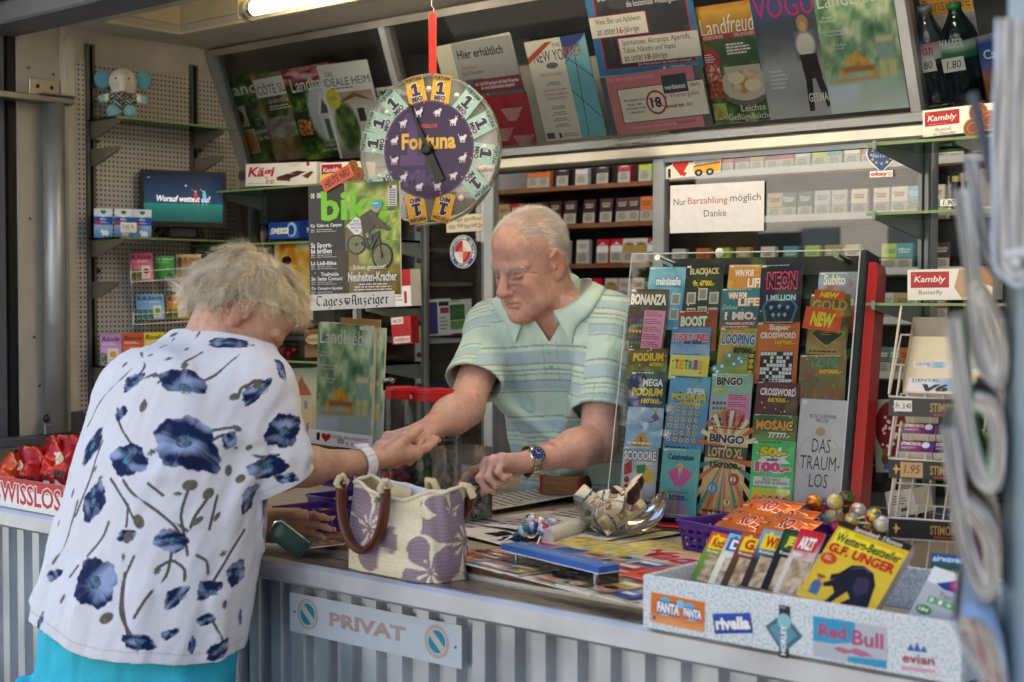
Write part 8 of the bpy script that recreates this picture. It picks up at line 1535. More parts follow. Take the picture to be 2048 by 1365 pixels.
for x_ in (.035, wL - .02):
 g = G(); g.tube([(x_, hL - .006, -.02), (x_, hL - .006, zf + .006)], .007, '#d8d4cc', n=14); g.build('standoff_screw', 'chrome', rack)
def tick(ttl, tc, cols, prize=None, kind='noise', seed=1, oc=None, pc=None):
 def f(S):
  S.ph(0, 0, 100, 100, lambda u, v: pal(np.clip(.5 * v + .7 * vnoise(u * 4, v * 6, seed), 0, .99), cols), 12, 18)
  if kind == 'rays':
   for k in range(14): a = R_(k * 180 / 14 - 90 + 90); b = R_((k + .5) * 180 / 14); S.p([(50, 36), (50 + 90 * math.cos(a), 36 + 90 * math.sin(a)), (50 + 90 * math.cos(b), 36 + 90 * math.sin(b))], ('#d8683a', '#3f8a8a', '#e8c078')[k % 3])
   for k in range(10): a = R_(180 + k * 18); b = R_(189 + k * 18); S.p([(50, 22), (50 + 70 * math.cos(a), 22 + 40 * math.sin(a)), (50 + 70 * math.cos(b), 22 + 40 * math.sin(b))], '#f0dcae' if k % 2 else '#d8683a')
   for cx, cy, c in ((76, 58, '#b8342c'), (28, 70, '#4a9ac8'), (68, 84, '#e0a84a'), (34, 98, '#d88a4a')): S.e(cx, cy, 13, c); S.e(cx - 2, cy, 7, '#f4ead8'); S.t(str((cx * 7) % 9 + 1), cx - 5, cy - 3, cx + 1, cy + 3, INK, .03)
   S.r(0, 22, 100, 36, '#3a3f4a'); S.t('LOTTO XL', 8, 24, 92, 35, '#e8c070', .03)
  if kind == 'grid':
   for i in range(5):
    for j in range(6): S.e(12 + 16 * i, 40 + 9 * j, 5.2, '#e8c26a'); S.e(12 + 16 * i, 40 + 9 * j, 2.4, '#3a6aa0')
  if kind == 'cards': [(S.r(x, y, x + 24, y + 18, '#c9c9c4'), S.r(x + 3, y + 2, x + 21, y + 16, '#8a8a88')) for x, y in ((8, 42), (38, 36), (68, 42), (10, 66), (40, 64), (68, 66))]
  if kind == 'cross':
   rs = random.Random(seed); S.r(12, 48, 90, 99, '#1c1a1c')
   for i in range(10):
    for j in range(8):
     if rs.random() < .62: S.r(13 + i * 7.7, 49 + j * 6.2, 19.6 + i * 7.7, 54.2 + j * 6.2, '#e6e6ea')
  if kind == 'loop': [ (S.e(30 + 34 * math.sin(k * .9), 46 + k * 4.6, 8, '#3f9ab8'), S.e(30 + 34 * math.sin(k * .9), 46 + k * 4.6, 4, '#e8f0f0')) for k in range(10)]; S.r(80, 40, 96, 98, '#2a2018'); [S.r(82, 42 + 9 * k, 94, 48 + 9 * k, '#d8a83a') for k in range(6)]
  if kind == 'bingo': S.r(42, 34, 96, 98, '#e08ab0'); [S.ls(45, 36 + 12 * k, 93, 45 + 12 * k, 3, '#7a3a5a') for k in range(5)]; [S.e(10 + 9 * i, 50 + 9 * j, 3.6, ('#5a3a8a', '#3a8a5a', '#d8a03a')[j % 3]) for i in range(4) for j in range(5)]
  if kind == 'qs':
   S.p([(50 + (44 if k % 2 else 26) * math.cos(k * .3927), 22 + (16 if k % 2 else 9) * math.sin(k * .3927)) for k in range(16)][::-1], '#e8f4e8'); S.r(6, 60, 94, 97, '#e0d03a'); S.r(8, 46, 92, 57, '#e8e8e4'); S.t('BESTE CHANCE\nAUF 50 ODER 100 FRANKEN', 12, 47, 88, 55, INK, .02); [(S.e(18 + 16 * i, 72 + 9 * j, 5.6, '#e04a8a'), S.t('?', 15.5 + 16 * i, 69.5 + 9 * j, 20 + 16 * i, 74.5 + 9 * j, INK, .03)) for i in range(5) for j in range(3)]
   S.to('50.-', 18, 8, 82, 20, '#f0d020', '#2a5a2a', .07, .05); S.t('oder', 36, 21, 64, 26, INK, .03); S.to('100.-', 10, 27, 92, 40, '#e8408a', '#f4e8f0', .07, .05)
  if kind == 'ski': S.ph(0, 48, 100, 100, lambda u, v: pal(v + .4 * vnoise(u * 6, v * 6, 8), ('#8ab0d0', '#b9d0e4', '#7fa8cc', '#9fc0dc')), 12, 12); S.e(78, 52, 6, '#e0a02a', ry=3); S.p([(66, 60), (78, 54), (88, 60), (80, 66)], '#2f6a9a'); S.ln([(62, 68), (92, 62)], .003, '#c83a2a'); S.p([(45 + (30 if k % 2 else 13) * math.sin(k * math.pi / 5), 94 - (13 if k % 2 == 0 else 6) * math.cos(k * math.pi / 5)) for k in range(10)][::-1], '#d8983a'); S.t('5', 41, 88, 49, 95, INK, .03)
  if kind == 'palms': [(S.ln([(16 + 22 * k, 100), (16 + 22 * k, 62 - 10 * (k in (1, 2)))], .005, '#a8583a'), S.p([(2 + 22 * k, 66 - 10 * (k in (1, 2))), (16 + 22 * k, 54 - 10 * (k in (1, 2))), (30 + 22 * k, 66 - 10 * (k in (1, 2))), (16 + 22 * k, 61 - 10 * (k in (1, 2)))], '#3a8a4a')) for k in range(4)]
  if kind == 'diamond': S.p([(50, 44), (94, 66), (50, 88), (6, 66)], '#c9a44a'); S.p([(50, 46), (90, 66), (50, 86), (10, 66)], '#1f3a38'); S.ls(34, 63, 66, 70, 2, '#c9a44a')
  if kind == 'bows': S.p([(18, 36), (42, 26), (50, 44), (58, 26), (86, 36), (62, 54), (40, 54)], '#e85aa0'); S.p([(42, 26), (50, 36), (58, 26), (50, 20)], '#f0c060'); [S.p([(50, 54), (18 + 16 * k, 100), (30 + 16 * k, 100)], ('#e890c0', '#e8c878', '#b090d0', '#e890c0', '#8ac0d8')[k]) for k in range(5)]; S.ring(50, 62, 38, .8, '#5a8aa0'); S.t('Gewinne bis', 22, 60, 78, 65, '#2a3a6a'); S.t('50\'000.-', 26, 67, 78, 75, '#2a2a7a', .03)
  if kind == 'gems': S.p([(8, 70), (20, 56), (80, 56), (94, 70), (82, 98), (18, 98)], '#2f6f9a'); S.p([(14, 70), (24, 60), (76, 60), (88, 70), (78, 95), (22, 95)], '#1a1a3a'); [S.p([(x - 5, y), (x, y - 3), (x + 5, y), (x, y + 5)], '#6ab0e0') for x, y in ((30, 70), (50, 68), (70, 70), (36, 82), (50, 82), (64, 82))]
  if kind == 'lights': [S.e(x, y, 8, c) for x, y, c in ((16, 62, '#b8282c'), (40, 62, '#2a8a4a'), (16, 76, '#b8282c'), (40, 76, '#2a8a4a'), (16, 90, '#b8282c'), (40, 90, '#2a8a4a'))]; S.e(76, 54, 18, '#e0c03a'); S.p([(6, 34), (26, 26), (30, 48), (8, 54)], '#b8342c'); S.p([(40, 36), (70, 30), (66, 48), (44, 50)], '#3a8a3a')
  if kind == 'win': S.to('1 MIO.', 12, 58, 90, 78, WHITE, '#a8501c', .06, .06); S.r(14, 82, 90, 92, '#a8501c'); S.t('FRANKEN SOFORT', 16, 84, 88, 90, WHITE, .03); S.t('Deluxe', 5, 40, 42, 52, '#d8e0e0', 0, .3)
  if kind == 'plain':
   for k, (tx, y0, y1) in enumerate((('DAS', 34, 46), ('TRAUM-', 49, 61), ('LOS', 64, 76))): S.t(tx, 32 - 22 * (k == 1), y0, 70 + 22 * (k == 1), y1, '#3a3840')
   S.ring(48, 50, 44, .9, '#b8a48a', 50); S.t('BIS ZU 10 GEWINNE\nPRO LOS!', 22, 13, 76, 20, '#3a3840', .01); S.t('GEWINNE BIS', 30, 84, 72, 88, '#3a3840', .01); S.t('2 MILLIONEN', 12, 90, 92, 95, '#3a3840', .01); S.e(47, 28, 10, '#c0a880', ry=4)
  rs_ = random.Random(seed + 40); lc = pc or ('#f4f0e4' if seed % 2 else '#2a2420')
  if kind != 'plain': S.ls(8, 94, 92, 98, 1, lc, .6, seed); S.ls(6, 1.5, 90, 4, 1, lc, .5, seed + 1); [S.e(rs_.uniform(4, 96), rs_.uniform(4, 96), rs_.uniform(.8, 2.4), rs_.choice(('#f4f0e0', '#e8c83a', '#d8502a', '#5ab0d0', '#2a2420')), n=7) for _ in range(14)]
  for k_, line in enumerate(ttl):
   tx, x0, y0, x1, y1 = line[:5]
   if oc: S.to(tx, x0, y0, x1, y1, line[5] if len(line) > 5 else tc, oc, .05, .06)
   else: S.t(tx, x0, y0, x1, y1, line[5] if len(line) > 5 else tc, .04)
  if prize: tx, x0, y0, x1, y1 = prize; S.t(tx, x0, y0, x1, y1, pc or '#f0d02a', .035)
  S.r(3, 1.5, 14, 4.5, '#f0f0ec')
 return f
# px quads: (left, top, right, visible height) read off the photograph, then set into the pockets of the rack
D_ = [
 ('light blue ticket with a snow safe, top row left', (1295, 534, 1368, 124), tick([('minisafe', 22, 16, 90, 30)], '#e8f4f8', ('#5ab0d8', '#8ac8e0', '#4a9ac8', '#3a7a9a'), None, 'cards', 3, '#2f7fb0'), 0, 1),
 ('dark ticket with grey playing cards and blackjack title in the top row', (1372, 531, 1447, 130), tick([('BLACKJACK', 12, 5, 90, 18)], '#d8c890', ('#2a2c30', '#1f2226', '#34363c'), ('Fr. 47\'000.-', 24, 24, 80, 33), 'cards', 4), 0, 2),
 ('tan ticket with orange winning title in the top row', (1456, 530, 1530, 120), tick([('WIN FOR', 18, 8, 70, 20), ('LIFE', 54, 22, 98, 38)], '#f4f0e8', ('#d8a85a', '#c98a3a', '#e8c88a'), None, '', 5, '#d8501c'), 0, 3),
 ('black ticket with pink neon title and blue gems', (1524, 530, 1607, 122), tick([('NEON', 18, 14, 88, 40)], '#1a1020', ('#15101f', '#2a1a3a', '#1a1424'), ('1 MILLION', 18, 50, 88, 60), 'gems', 6, '#f0408a', '#a8d0f0'), .004, 1),
 ('blue and brown ticket at the top right corner', (1638, 545, 1726, 120), tick([('Subito', 12, 4, 62, 22), ('Fr. 5\'000.-', 30, 44, 92, 56)], '#f0f0e8', ('#6ab4d8', '#8ac4e0', '#a85a3a', '#9a4a30'), None, '', 7), 0, 4),
 ('brown ticket with big white wild west title, far left', (1257, 578, 1334, 124), tick([('BONANZA', 4, 8, 96, 26)], '#f4f0e4', ('#3a2a28', '#5a4438', '#4a3430', '#2f2422'), None, 'bingo', 8, '#1f1510'), .004, 4),
 ('teal ticket with white million sum', (1444, 578, 1524, 80), tick([('WIN FOR', 18, 10, 66, 26), ('LIFE', 44, 24, 96, 44)], '#f4f0e8', ('#2a7a8a', '#3a8a98', '#2a6a7a', '#a8602a'), None, 'win', 9, '#d8501c'), .004, 3),
 ('dark gold ticket behind the yellow orange new tags', (1620, 588, 1700, 120), tick([('GOLD', 6, 10, 94, 28)], '#c9a45a', ('#4a4434', '#6a5a3a', '#8a744a', '#b8945a'), None, 'diamond', 10), .004, 2),
 ('red green ticket with boost title', (1359, 622, 1436, 80), tick([('BOOST', 6, 14, 74, 40)], '#f0f0e4', ('#b82c2a', '#a8342a', '#8a2a20'), ('20\'000.-', 16, 48, 66, 58), '', 11, '#2a7a3a', '#f4f0e4'), .006, 1),
 ('blue ticket with lucky lines title and balls', (1344, 655, 1422, 56), tick([('LUCKY LINES', 6, 22, 94, 48)], '#d8343a', ('#3a6ab0', '#6a9ad0', '#a8c8e8'), ('88\'888.-', 34, 46, 88, 60), '', 12, WHITE, '#1f2a5a'), .010, 2),
 ('orange ticket with a looping track of blue dots', (1437, 655, 1515, 120), tick([('LOOPING', 8, 10, 92, 28)], '#2a7ab0', ('#f0e0c0', '#e0a84a', '#6a9a4a', '#c98a3a'), ('80\'000.-', 40, 32, 96, 42), 'loop', 13, WHITE, INK), .008, 3),
 ('orange brown ticket with super title and black word grid', (1516, 645, 1600, 122), tick([('Super', 30, 4, 80, 16), ('CROSSWORD', 10, 17, 94, 27)], '#f4ece4', ('#c8622a', '#d8743a', '#b8501c'), ('100\'000.-', 46, 30, 92, 37), 'cross', 14), .008, 2),
 ('yellow ticket with coloured falling blocks', (1340, 710, 1418, 48), tick([(c, 14 + 12 * k, 18 + 3 * (k % 2), 24 + 12 * k, 58, cc_) for k, (c, cc_) in enumerate(zip('TETRIS', ('#d8342a', '#e8a02a', '#3a9a3a', '#2a6ac0', '#8a3a9a', '#e0a02a')))], INK, ('#f0e060', '#f4e870', '#e8d84a'), None, '', 15), .012, 3),
 ('brown podium ticket with yellow title, upper of the left column', (1257, 698, 1336, 60), tick([('PODIUM', 14, 14, 90, 42)], '#e8c83a', ('#5a3a2a', '#6a4a30', '#6a9a3a'), ('60\'000.-', 56, 46, 94, 58), '', 16), .008, 1),
 ('dark blue podium ticket with a skier on snow', (1260, 742, 1332, 150), tick([('MEGA', 36, 10, 92, 20, '#f0f0ec'), ('PODIUM', 8, 22, 92, 33)], '#f0d02a', ('#101a3a', '#1a2a5a', '#2a4a8a', '#5a8ab8'), ('180\'000.-', 36, 36, 94, 43), 'ski', 17), .012, 2),
 ('podium ticket with rows of yellow rings', (1336, 750, 1417, 150), tick([('SUPER', 46, 16, 92, 24, '#f0f0ec'), ('PODIUM', 10, 24, 94, 33)], '#f0d02a', ('#1f1a1c', '#6ab0d8', '#5a9ac8', '#4a8ac0'), ('120\'000.-', 34, 34, 92, 39), 'grid', 18), .016, 3),
 ('pale green and pink bingo ticket with violet banner', (1424, 747, 1506, 118), tick([('BINGO', 14, 6, 78, 20)], '#2a2030', ('#a8d0c0', '#8ac0b0', '#d8a0c0'), ('200\'000.-', 6, 24, 46, 31), 'bingo', 19, WHITE, '#f0e030'), .012, 1),
 ('maroon ticket with crossword title', (1513, 763, 1598, 68), tick([('CROSSWORD', 10, 18, 94, 40)], '#f0e8ec', ('#5a2438', '#6a2a40', '#4a1c2e'), ('55\'555.-', 30, 46, 80, 58), '', 20), .012, 3),
 ('brown jungle ticket with small palm trees', (1602, 710, 1695, 100), tick([('TOPS', 20, 6, 84, 26)], '#5a9a7a', ('#7a6248', '#8a7050', '#6a5640'), ('50\'000.-', 44, 29, 92, 38), 'palms', 21), .008, 4),
 ('green and gold mosaic ticket', (1507, 828, 1595, 56), tick([('MOSAIC', 8, 20, 92, 56)], '#e8a04a', ('#2f4a2a', '#4a6a34', '#8a9a4a'), ('77\'777.-', 38, 62, 86, 82), '', 22, '#1a2410', WHITE), .016, 1),
 ('bingo ticket with orange rays and lottery balls', (1410, 850, 1493, 178), tick([('BINGO', 8, 9, 92, 19)], '#2a2430', ('#d8a86a', '#e8c890', '#c98a4a'), ('150\'000.-', 16, 40, 94, 47), 'rays', 23, WHITE, INK), .018, 2),
 ('bright green and yellow ticket with pink number, lowest row', (1506, 880, 1592, 158), tick([], INK, ('#3ac06a', '#4ad07a', '#5ad88a'), None, 'qs', 24), .020, 2),
 ('white and grey dream ticket, large one at the lower right', (1598, 797, 1695, 230), tick([], INK, ('#cfcad2', '#d8d4da', '#c4bec8'), None, 'plain', 25), .014, 3),
 ('green edged football ticket at the lower left corner', (1247, 892, 1317, 108), tick([('SCOOORE', 4, 8, 96, 26)], '#f0f0ec', ('#6a8ab0', '#8aa8c8', '#d8d8d8', '#b9c9d8'), ('50\'000.-', 48, 28, 92, 34), 'lights', 26, '#15201a', WHITE), .020, 1),
 ('turquoise ticket with pink bow', (1324, 895, 1400, 138), tick([('Celebration', 16, 8, 84, 17)], '#1f4a6a', ('#5ab8b8', '#6ac4c0', '#7accc8'), None, 'bows', 27), .022, 1)]
for i, (lab, (x0, y0, x1, hh), fn, lift, tl) in enumerate(D_):
 pl = (rp0 + rn * (lift - .012), rn); k = -.07
 TLq, TRq = (x0, y0), (x1, y0 + (x1 - x0) * .02); BLq = (x0 - hh * .075 * 1.0, y0 + hh)
 w_, h_, T = quadfit(TLq, TRq, BLq, pl); T2 = frame(atP(*BLq, *pl), rr_, ru) @ rotz((-1.2, .8, -.5, 1.4, .3)[i % 5]); S = Sheet(w_, h_, '#eee', .0008); fn(S); tag(S.build('lottery_ticket', 'coated', mtx=T2), 'lottery ticket: ' + lab, 'lottery ticket', 'lottery tickets in the rack')
for i, (TLq, TRq, BLq, lift, c, lab) in enumerate((((1606, 612), (1680, 622), (1604, 656), .045, '#f2542a', 'large orange tag with yellow new lettering on the ticket rack'), ((1632, 580), (1692, 584), (1628, 597), .036, '#f2542a', 'smaller orange new tag above the large one on the ticket rack'))):
 put('tag', lab, 'tag', TLq, TRq, BLq, lambda S: S.t('NEW', 18, 18, 82, 84, '#f0ee3a', .05, .15), (rp0 + rn * (lift - .0), rn), t=.0006, bg=c)
# ================================================================ cigarette shelves deep inside
YC = 2.30
def unit(label, x0, x1, zz, front, name_='cigarette_shelf'):
 t_ = thing(name_, label, 'shelf unit', ((x0 + x1) / 2, YC + .1, 0)); o = np.array(t_.location)
 for z_ in zz:
  g = G(); g.box(np.array((x0, YC, z_ - .016)) - o, np.array((x1, YC + .24, z_)) - o, '#8a5a34'); b_ = g.build('shelf_board', 'wood', t_)
  if front: g = G(); g.box(np.array((x0, YC - .006, z_ - .010)) - o, np.array((x1, YC - .0005, z_ + .012)) - o, '#d8d2c4'); g.build('label_strip', 'coated', b_)
 g = G(); g.box(np.array((x0, YC + .241, .9)) - o, np.array((x1, YC + .26, 2.2)) - o, '#2a211b'); g.build('back_panel', 'wood', t_)
ZLc = [atY(1150, y, YC)[2] for y in (371, 448, 528, 605, 690)]; ZRc = [atY(1620, y, YC)[2] for y in (338, 436, 545, 640, 745, 850)]
xl0, xm, xr1 = atY(860, 400, YC)[0] - .8, atY(1318, 400, YC)[0], atY(1990, 400, YC)[0] + .5
unit('brown wooden cigarette shelves behind the keeper', xl0, xm - .004, ZLc, False); unit('cigarette shelves with white label strips behind the right pane', xm + .004, xr1, ZRc, True)
DES = {'maroon': ('#3a1420', '#d8c8a8', 'WOODS'), 'white': ('#cfcabe', '#8a7a60', 'Gold'), 'black': ('#17181c', '#c9c4b0', 'BLACK'), 'red': ('#b81c24', '#f0e8dc', 'RED'), 'yellow green': ('#b8c82a', '#2a7a3a', 'Green'), 'red and white': ('#c8202a', '#f0ece4', 'Classic'), 'gold': ('#b8954a', '#f0ece4', 'Gold'), 'orange': ('#d8702a', '#2a1a10', 'Orange'), 'light blue': ('#8ab4d0', '#f0f0f0', 'Blue'), 'teal': ('#4a9a94', '#f0f0e8', 'Mint'), 'cream': ('#e8dcc0', '#a8342a', 'Chester'), 'grey green': ('#5a6a5e', '#e8e8e0', 'Pine'), 'crimson': ('#8a1a2a', '#e8d8c8', 'PM'), 'tan': ('#c4a878', '#5a3a20', 'Camel'), 'white and gold': ('#d8d4c8', '#b8954a', 'Gold'), 'blue and lime': ('#2a4a8a', '#a8c83a', 'LM')}
protos = {}
def pack(kind, px_, z_, where, turn=0., lean=0.):
 c, c2, ti = DES[kind]; X = atY(px_, 500, YC + .004)[0]; T = tr(X, YC + .012 + .010 * (hash_(px_) % 3) / 3, z_ + .0004) @ rotz(turn) @ rotx(-lean); lab = '%s cigarette pack %s' % (kind, where)
 if kind in protos: return copy_thing(protos[kind], lab, mtx=T)
 w_, h_ = .055, .087; t_ = thing('cigarette_pack', lab, 'cigarette pack', group='cigarette packs on the inner shelves'); g = G()
 g.box((-w_ / 2, .0003, 0), (w_ / 2, .023, h_), c, 0, .0015); g.build('box', 'coated', t_)
 S = Sheet(w_ * .97, h_ * .98, c, 0, step=1e-4); S.r(0, 55, 100, 99, '#b8b09c'); S.r(0, 54, 100, 55.5, '#222'); S.ls(12, 62, 88, 92, 4, '#3a3530', al='c')
 if 'and' in kind: S.p([(0, 55), (0, 30), (50, 12), (100, 30), (100, 55)], c2)
 else: S.r(20, 30, 80, 34, c2)
 S.t(ti, 14, 16, 86, 27, c2 if 'and' not in kind else INK, .02); S.build('front_print', 'coated', t_, frame((-w_ * .485, -.0003, .001), (1, 0, 0), (0, 0, 1)))
 t_.matrix_world = Matrix(T.tolist()); protos[kind] = t_; return t_
def hash_(x): return int(x * 7919) % 97
ORD = ('first', 'second', 'third', 'fourth', 'fifth', 'sixth', 'seventh', 'eighth', 'ninth', 'tenth', 'eleventh', 'twelfth', 'thirteenth', 'fourteenth')
rows = [('on the top brown shelf', ZLc[0], [(1062, 'orange'), (1084, 'orange'), (1120, 'maroon'), (1158, 'white'), (1200, 'black'), (1242, 'red'), (1284, 'yellow green')]),
 ('on the second brown shelf', ZLc[1], [(1000, 'tan'), (1026, 'red'), (1056, 'maroon'), (1080, 'maroon'), (1106, 'maroon'), (1134, 'maroon'), (1172, 'maroon'), (1208, 'maroon'), (1238, 'maroon'), (1263, 'maroon'), (1288, 'orange')]),
 ('on the forehead level shelf', ZLc[2], [(1000, 'white'), (1120, 'white'), (1160, 'white'), (1200, 'red and white'), (1228, 'red and white'), (1254, 'white and gold'), (1278, 'white and gold'), (1300, 'red and white')]),
 ('on the collar level shelf', ZLc[3], [(1186, 'red and white'), (1216, 'white and gold'), (1244, 'white'), (1272, 'cream'), (1296, 'grey green')]),
 ('on the top right shelf', ZRc[0], [(1352, 'white'), (1392, 'maroon'), (1448, 'red'), (1478, 'crimson'), (1507, 'gold'), (1538, 'crimson'), (1568, 'red'), (1600, 'white'), (1634, 'blue and lime'), (1664, 'teal'), (1698, 'cream'), (1732, 'orange'), (1768, 'crimson'), (1802, 'gold'), (1870, 'cream'), (1905, 'maroon')]),
 ('on the second right shelf', ZRc[1], [(1352, 'black'), (1392, 'grey green'), (1432, 'maroon'), (1490, 'grey green'), (1545, 'tan'), (1572, 'grey green'), (1605, 'grey green'), (1640, 'white'), (1672, 'white'), (1712, 'cream'), (1756, 'cream'), (1794, 'cream'), (1822, 'light blue'), (1866, 'cream')]),
 ('on the third right shelf', ZRc[2], [(1352, 'white'), (1400, 'orange'), (1440, 'yellow green'), (1480, 'gold'), (1530, 'cream'), (1575, 'teal'), (1620, 'yellow green'), (1660, 'gold'), (1700, 'tan'), (1775, 'yellow green'), (1805, 'teal'), (1880, 'maroon')]),
 ('on the fourth right shelf', ZRc[3], [(1768, 'white'), (1800, 'tan'), (1835, 'light blue'), (1875, 'crimson')]), ('on the fifth right shelf', ZRc[4], [(1762, 'grey green'), (1786, 'teal'), (1812, 'orange'), (1838, 'light blue')])]
for wh_, z_, it in rows:
 n_same = {}
 for x_, kd in it: n_same[kd] = n_same.get(kd, 0) + 1
 seen = {}
 for x_, kd in it:
  seen[kd] = seen.get(kd, 0) + 1; w0 = wh_ if n_same[kd] == 1 else '%s, %s of its colour' % (wh_, ORD[seen[kd] - 1]); pack(kd, x_, z_, w0, (hash_(x_) % 9 - 4) * .8, 4)
# ================================================================ shelf post, glass shelves and biscuits at the right
rx = px(1846, 400, 1.085)
g = G(); g.box((rx - .012, 1.086, ZC + .001), (rx + .012, 1.100, 1.885), '#8a9092'); g.box((rx - .003, 1.0855, ZC + .03), (rx + .003, 1.0858, 1.87), '#222')
g.build('shelf_upright', 'alu', K)
zr_ = [atY(1780, y, 1.085 - .22)[2] for y in (284, 424, 606)]
for z_, lb in zip(zr_, ('right glass shelf with the chocolate biscuit box', 'right glass shelf with the lighters', 'right glass shelf with the white butterfly biscuit box')):
 t_ = glass_shelf(lb, rx - .02, rx + .55, 1.085 - .22, 1.083, z_, (rx,))
 g = G(); g.ball((rx - .016, 1.08, z_ - .075), .009, '#3a2a24', n=12, k=8); g.build('knob', 'plastic', t_)
put('biscuit_box', 'white biscuit box with red label and chocolate biscuits on the upper right glass shelf', 'box', (1846, 222), (1990, 205), (1846, 275), lambda S: (kambly(S), S.t('au Chocolat', 15, 86, 46, 98, '#666')), Y=.93, t=.05, bg='#f2ece2')
put('biscuit_box', 'white butterfly biscuit box with red label on the lower right glass shelf', 'box', (1815, 540), (1985, 536), (1815, 601), lambda S: (S.r(4, 8, 50, 60, '#b8202c'), S.t('Kambly', 8, 22, 46, 48, WHITE, .015, .2), S.r(6, 12, 10, 20, '#d8484c'), S.t('Butterfly', 14, 68, 42, 86, '#666'), S.p([(62, 0), (90, 30), (66, 100), (56, 60)], '#c9a078'), S.p([(70, 0), (100, 0), (100, 60), (84, 40)], '#b98a5a')), Y=.90, t=.05, bg='#f4f1ea')
p = atY(1912, 400, .98)
for i in range(2):
 g = G(); g.prism([(.010 * math.cos(a), .007 * math.sin(a)) for a in np.arange(12) * .5236], 0, .062, '#14161c'); g.prism([(.009 * math.cos(a), .006 * math.sin(a)) for a in np.arange(12) * .5236], .0621, .074, '#c9a85a'); tag(g.build('lighter', 'plastic', mtx=tr(p[0] + .028 * i, .98, zr_[1] + .001)), 'black lighter with brass top on the middle right glass shelf, %s' % ('left one', 'right one')[i], 'lighter', 'lighters on the glass shelf')
put('price_tag', 'white price card reading 1.90 before the lighters', 'price card', (1880, 399), (1942, 397), (1880, 413), lambda S: S.t('1.90 BIC', 8, 14, 94, 86, INK, .02, .2), Y=.87, t=.0006, bg='#f0eee6', mats='paper')
# chewing gum rack
gp, gn = vplane(1850, 900, .62, turn=18, tilt=0)
gr = np.cross((0, 0, 1), gn); go = atP(1785, 1080, gp, gn); gum = thing('gum_rack', 'white wire chewing gum rack with slanted tiers behind the paperbacks', 'rack', mtx=frame(go, gr, (0, 0, 1))); gi = np.linalg.inv(frame(go, gr, (0, 0, 1)))
def gl(x, y, back=0.): p = atP(x, y, gp, gn); q = gi @ np.append(p, 1); return np.array((q[0], q[1], -back))
for k, (ya, yb) in enumerate(((793, 800), (917, 925), (1035, 1043), (1150, 1158))):
 g = G(); a, b = gl(1778, ya), gl(1960, yb + 4)
 for f in np.linspace(0, 1, 6): q = a + (b - a) * f; g.tube([q, q + (0, .11, -.15)], .0018, '#d0cbc0', n=6)
 for f in (0, .5, 1): g.tube([a + (0, .11 * f, -.15 * f), b + (0, .11 * f, -.15 * f)], .0018, '#d0cbc0', n=6)
 g.tube([a + (0, .004, .0), a + (0, .02, -.01), a + (0, .165, -.15)], .0024, '#d0cbc0', n=6); tier = g.build('tier', 'plastic', gum)
 S = Sheet(np.linalg.norm(b - a), .034, '#26272d', .002); S.t('STIMOROL', 46, 24, 84, 74, '#b8944c', .02); S.r(50, 82, 84, 92, '#a8402a'); S.p([(4, 50), (7, 42), (8, 20), (10, 42), (14, 50), (10, 56), (8, 84), (7, 56)], '#d8b04a')
 if k == 1: S.r(13, 10, 38, 92, '#c9a06a'); S.t('1.95', 17, 24, 35, 70, INK, .0, .2)
 if k == 0: S.r(6, 14, 26, 74, '#eae6dc'); S.t('Fr. 3.40', 8, 28, 25, 58, INK, .01)
 S.build('label_strip', 'coated', tier, frame(a + (0, -.036, .003), (1, 0, 0), (0, 1, 0)))
T_g = frame(go, gr, (0, 0, 1))
def gumthing(name, label, o, draw, w_, h_, t, bg, cat, rot=0, tilt=-52):
 S = Sheet(w_, h_, bg, t); draw(S); tag(S.build(name, 'coated', mtx=T_g @ tr(o) @ rotx(tilt) @ rotz(rot)), label, cat)
a = gl(1790, 915)
for k in range(5): gumthing('gum_box', 'purple chewing gum pack in the middle wire tier, %s' % ('front row left', 'front row right', 'second row left', 'second row right', 'standing at the right end')[k], a + np.array((.004 + (k % 2) * .062 + .0 * k, .010 + .03 * (k // 2), -.012 - .042 * (k // 2))), lambda S: (S.ph(0, 0, 100, 100, lambda u, v: pal(u + .3 * vnoise(u * 4, v * 4, 3), ('#3a1a4a', '#4a1f5a', '#8a2a6a', '#5a2a7a')), 8, 6), S.t('STIMOROL', 6, 10, 66, 38, WHITE, .03, .15), S.t('INFINITY', 8, 50, 52, 72, '#d8a8d8', .02), S.e(80, 34, 12, '#e8e8f0')), .06, .026, .02, '#3a1a4a', 'gum', 0, -46)
def dental(S): S.ph(0, 0, 100, 100, lambda u, v: pal(u, ('#e8e8ec', '#c9d4e0', '#5a9ac8', '#e8e8ec')), 8, 4); S.t('DENTAL', 6, 6, 44, 26, '#4a5260', .02); S.t('V6', 20, 40, 56, 94, '#23304a', .06, .2); S.ls(6, 32, 34, 38, 1, '#888')
a = gl(1812, 792)
for k in range(3): gumthing('gum_box', 'white and blue dental gum box in the top wire tier, %s' % ('front one', 'left behind', 'right behind')[k], a + np.array(((0, .004, .075)[k], (.006, .034, .034)[k], (-.008, -.05, -.05)[k])), dental, (.13, .07, .07)[k], .034, .02, '#d8dce4', 'gum', 0, -40)
a = gl(1800, 790); g = G(); wq = .15
P = [[(x * wq, y * .10 + (0 if e else .025 + .012 * y), -y * .13) for e, x in ((0, 0), (1, 0), (1, 1), (0, 1))] for y in (0, .33, .66, 1)]
g.grid(P, '#d8cfbc', smooth=False); g.grid(np.array(P) + (0, -.002, -.002), '#cfc4ae', smooth=False, flip=True); g.add(P[3], [(0, 1, 2, 3), (3, 2, 1, 0)], '#d2c8b4'); tag(g.build('cardboard_tray', 'card', mtx=T_g @ tr(a + np.array((.004, .004, -.006)))), 'open cream cardboard tray leaning in the top wire tier', 'tray')
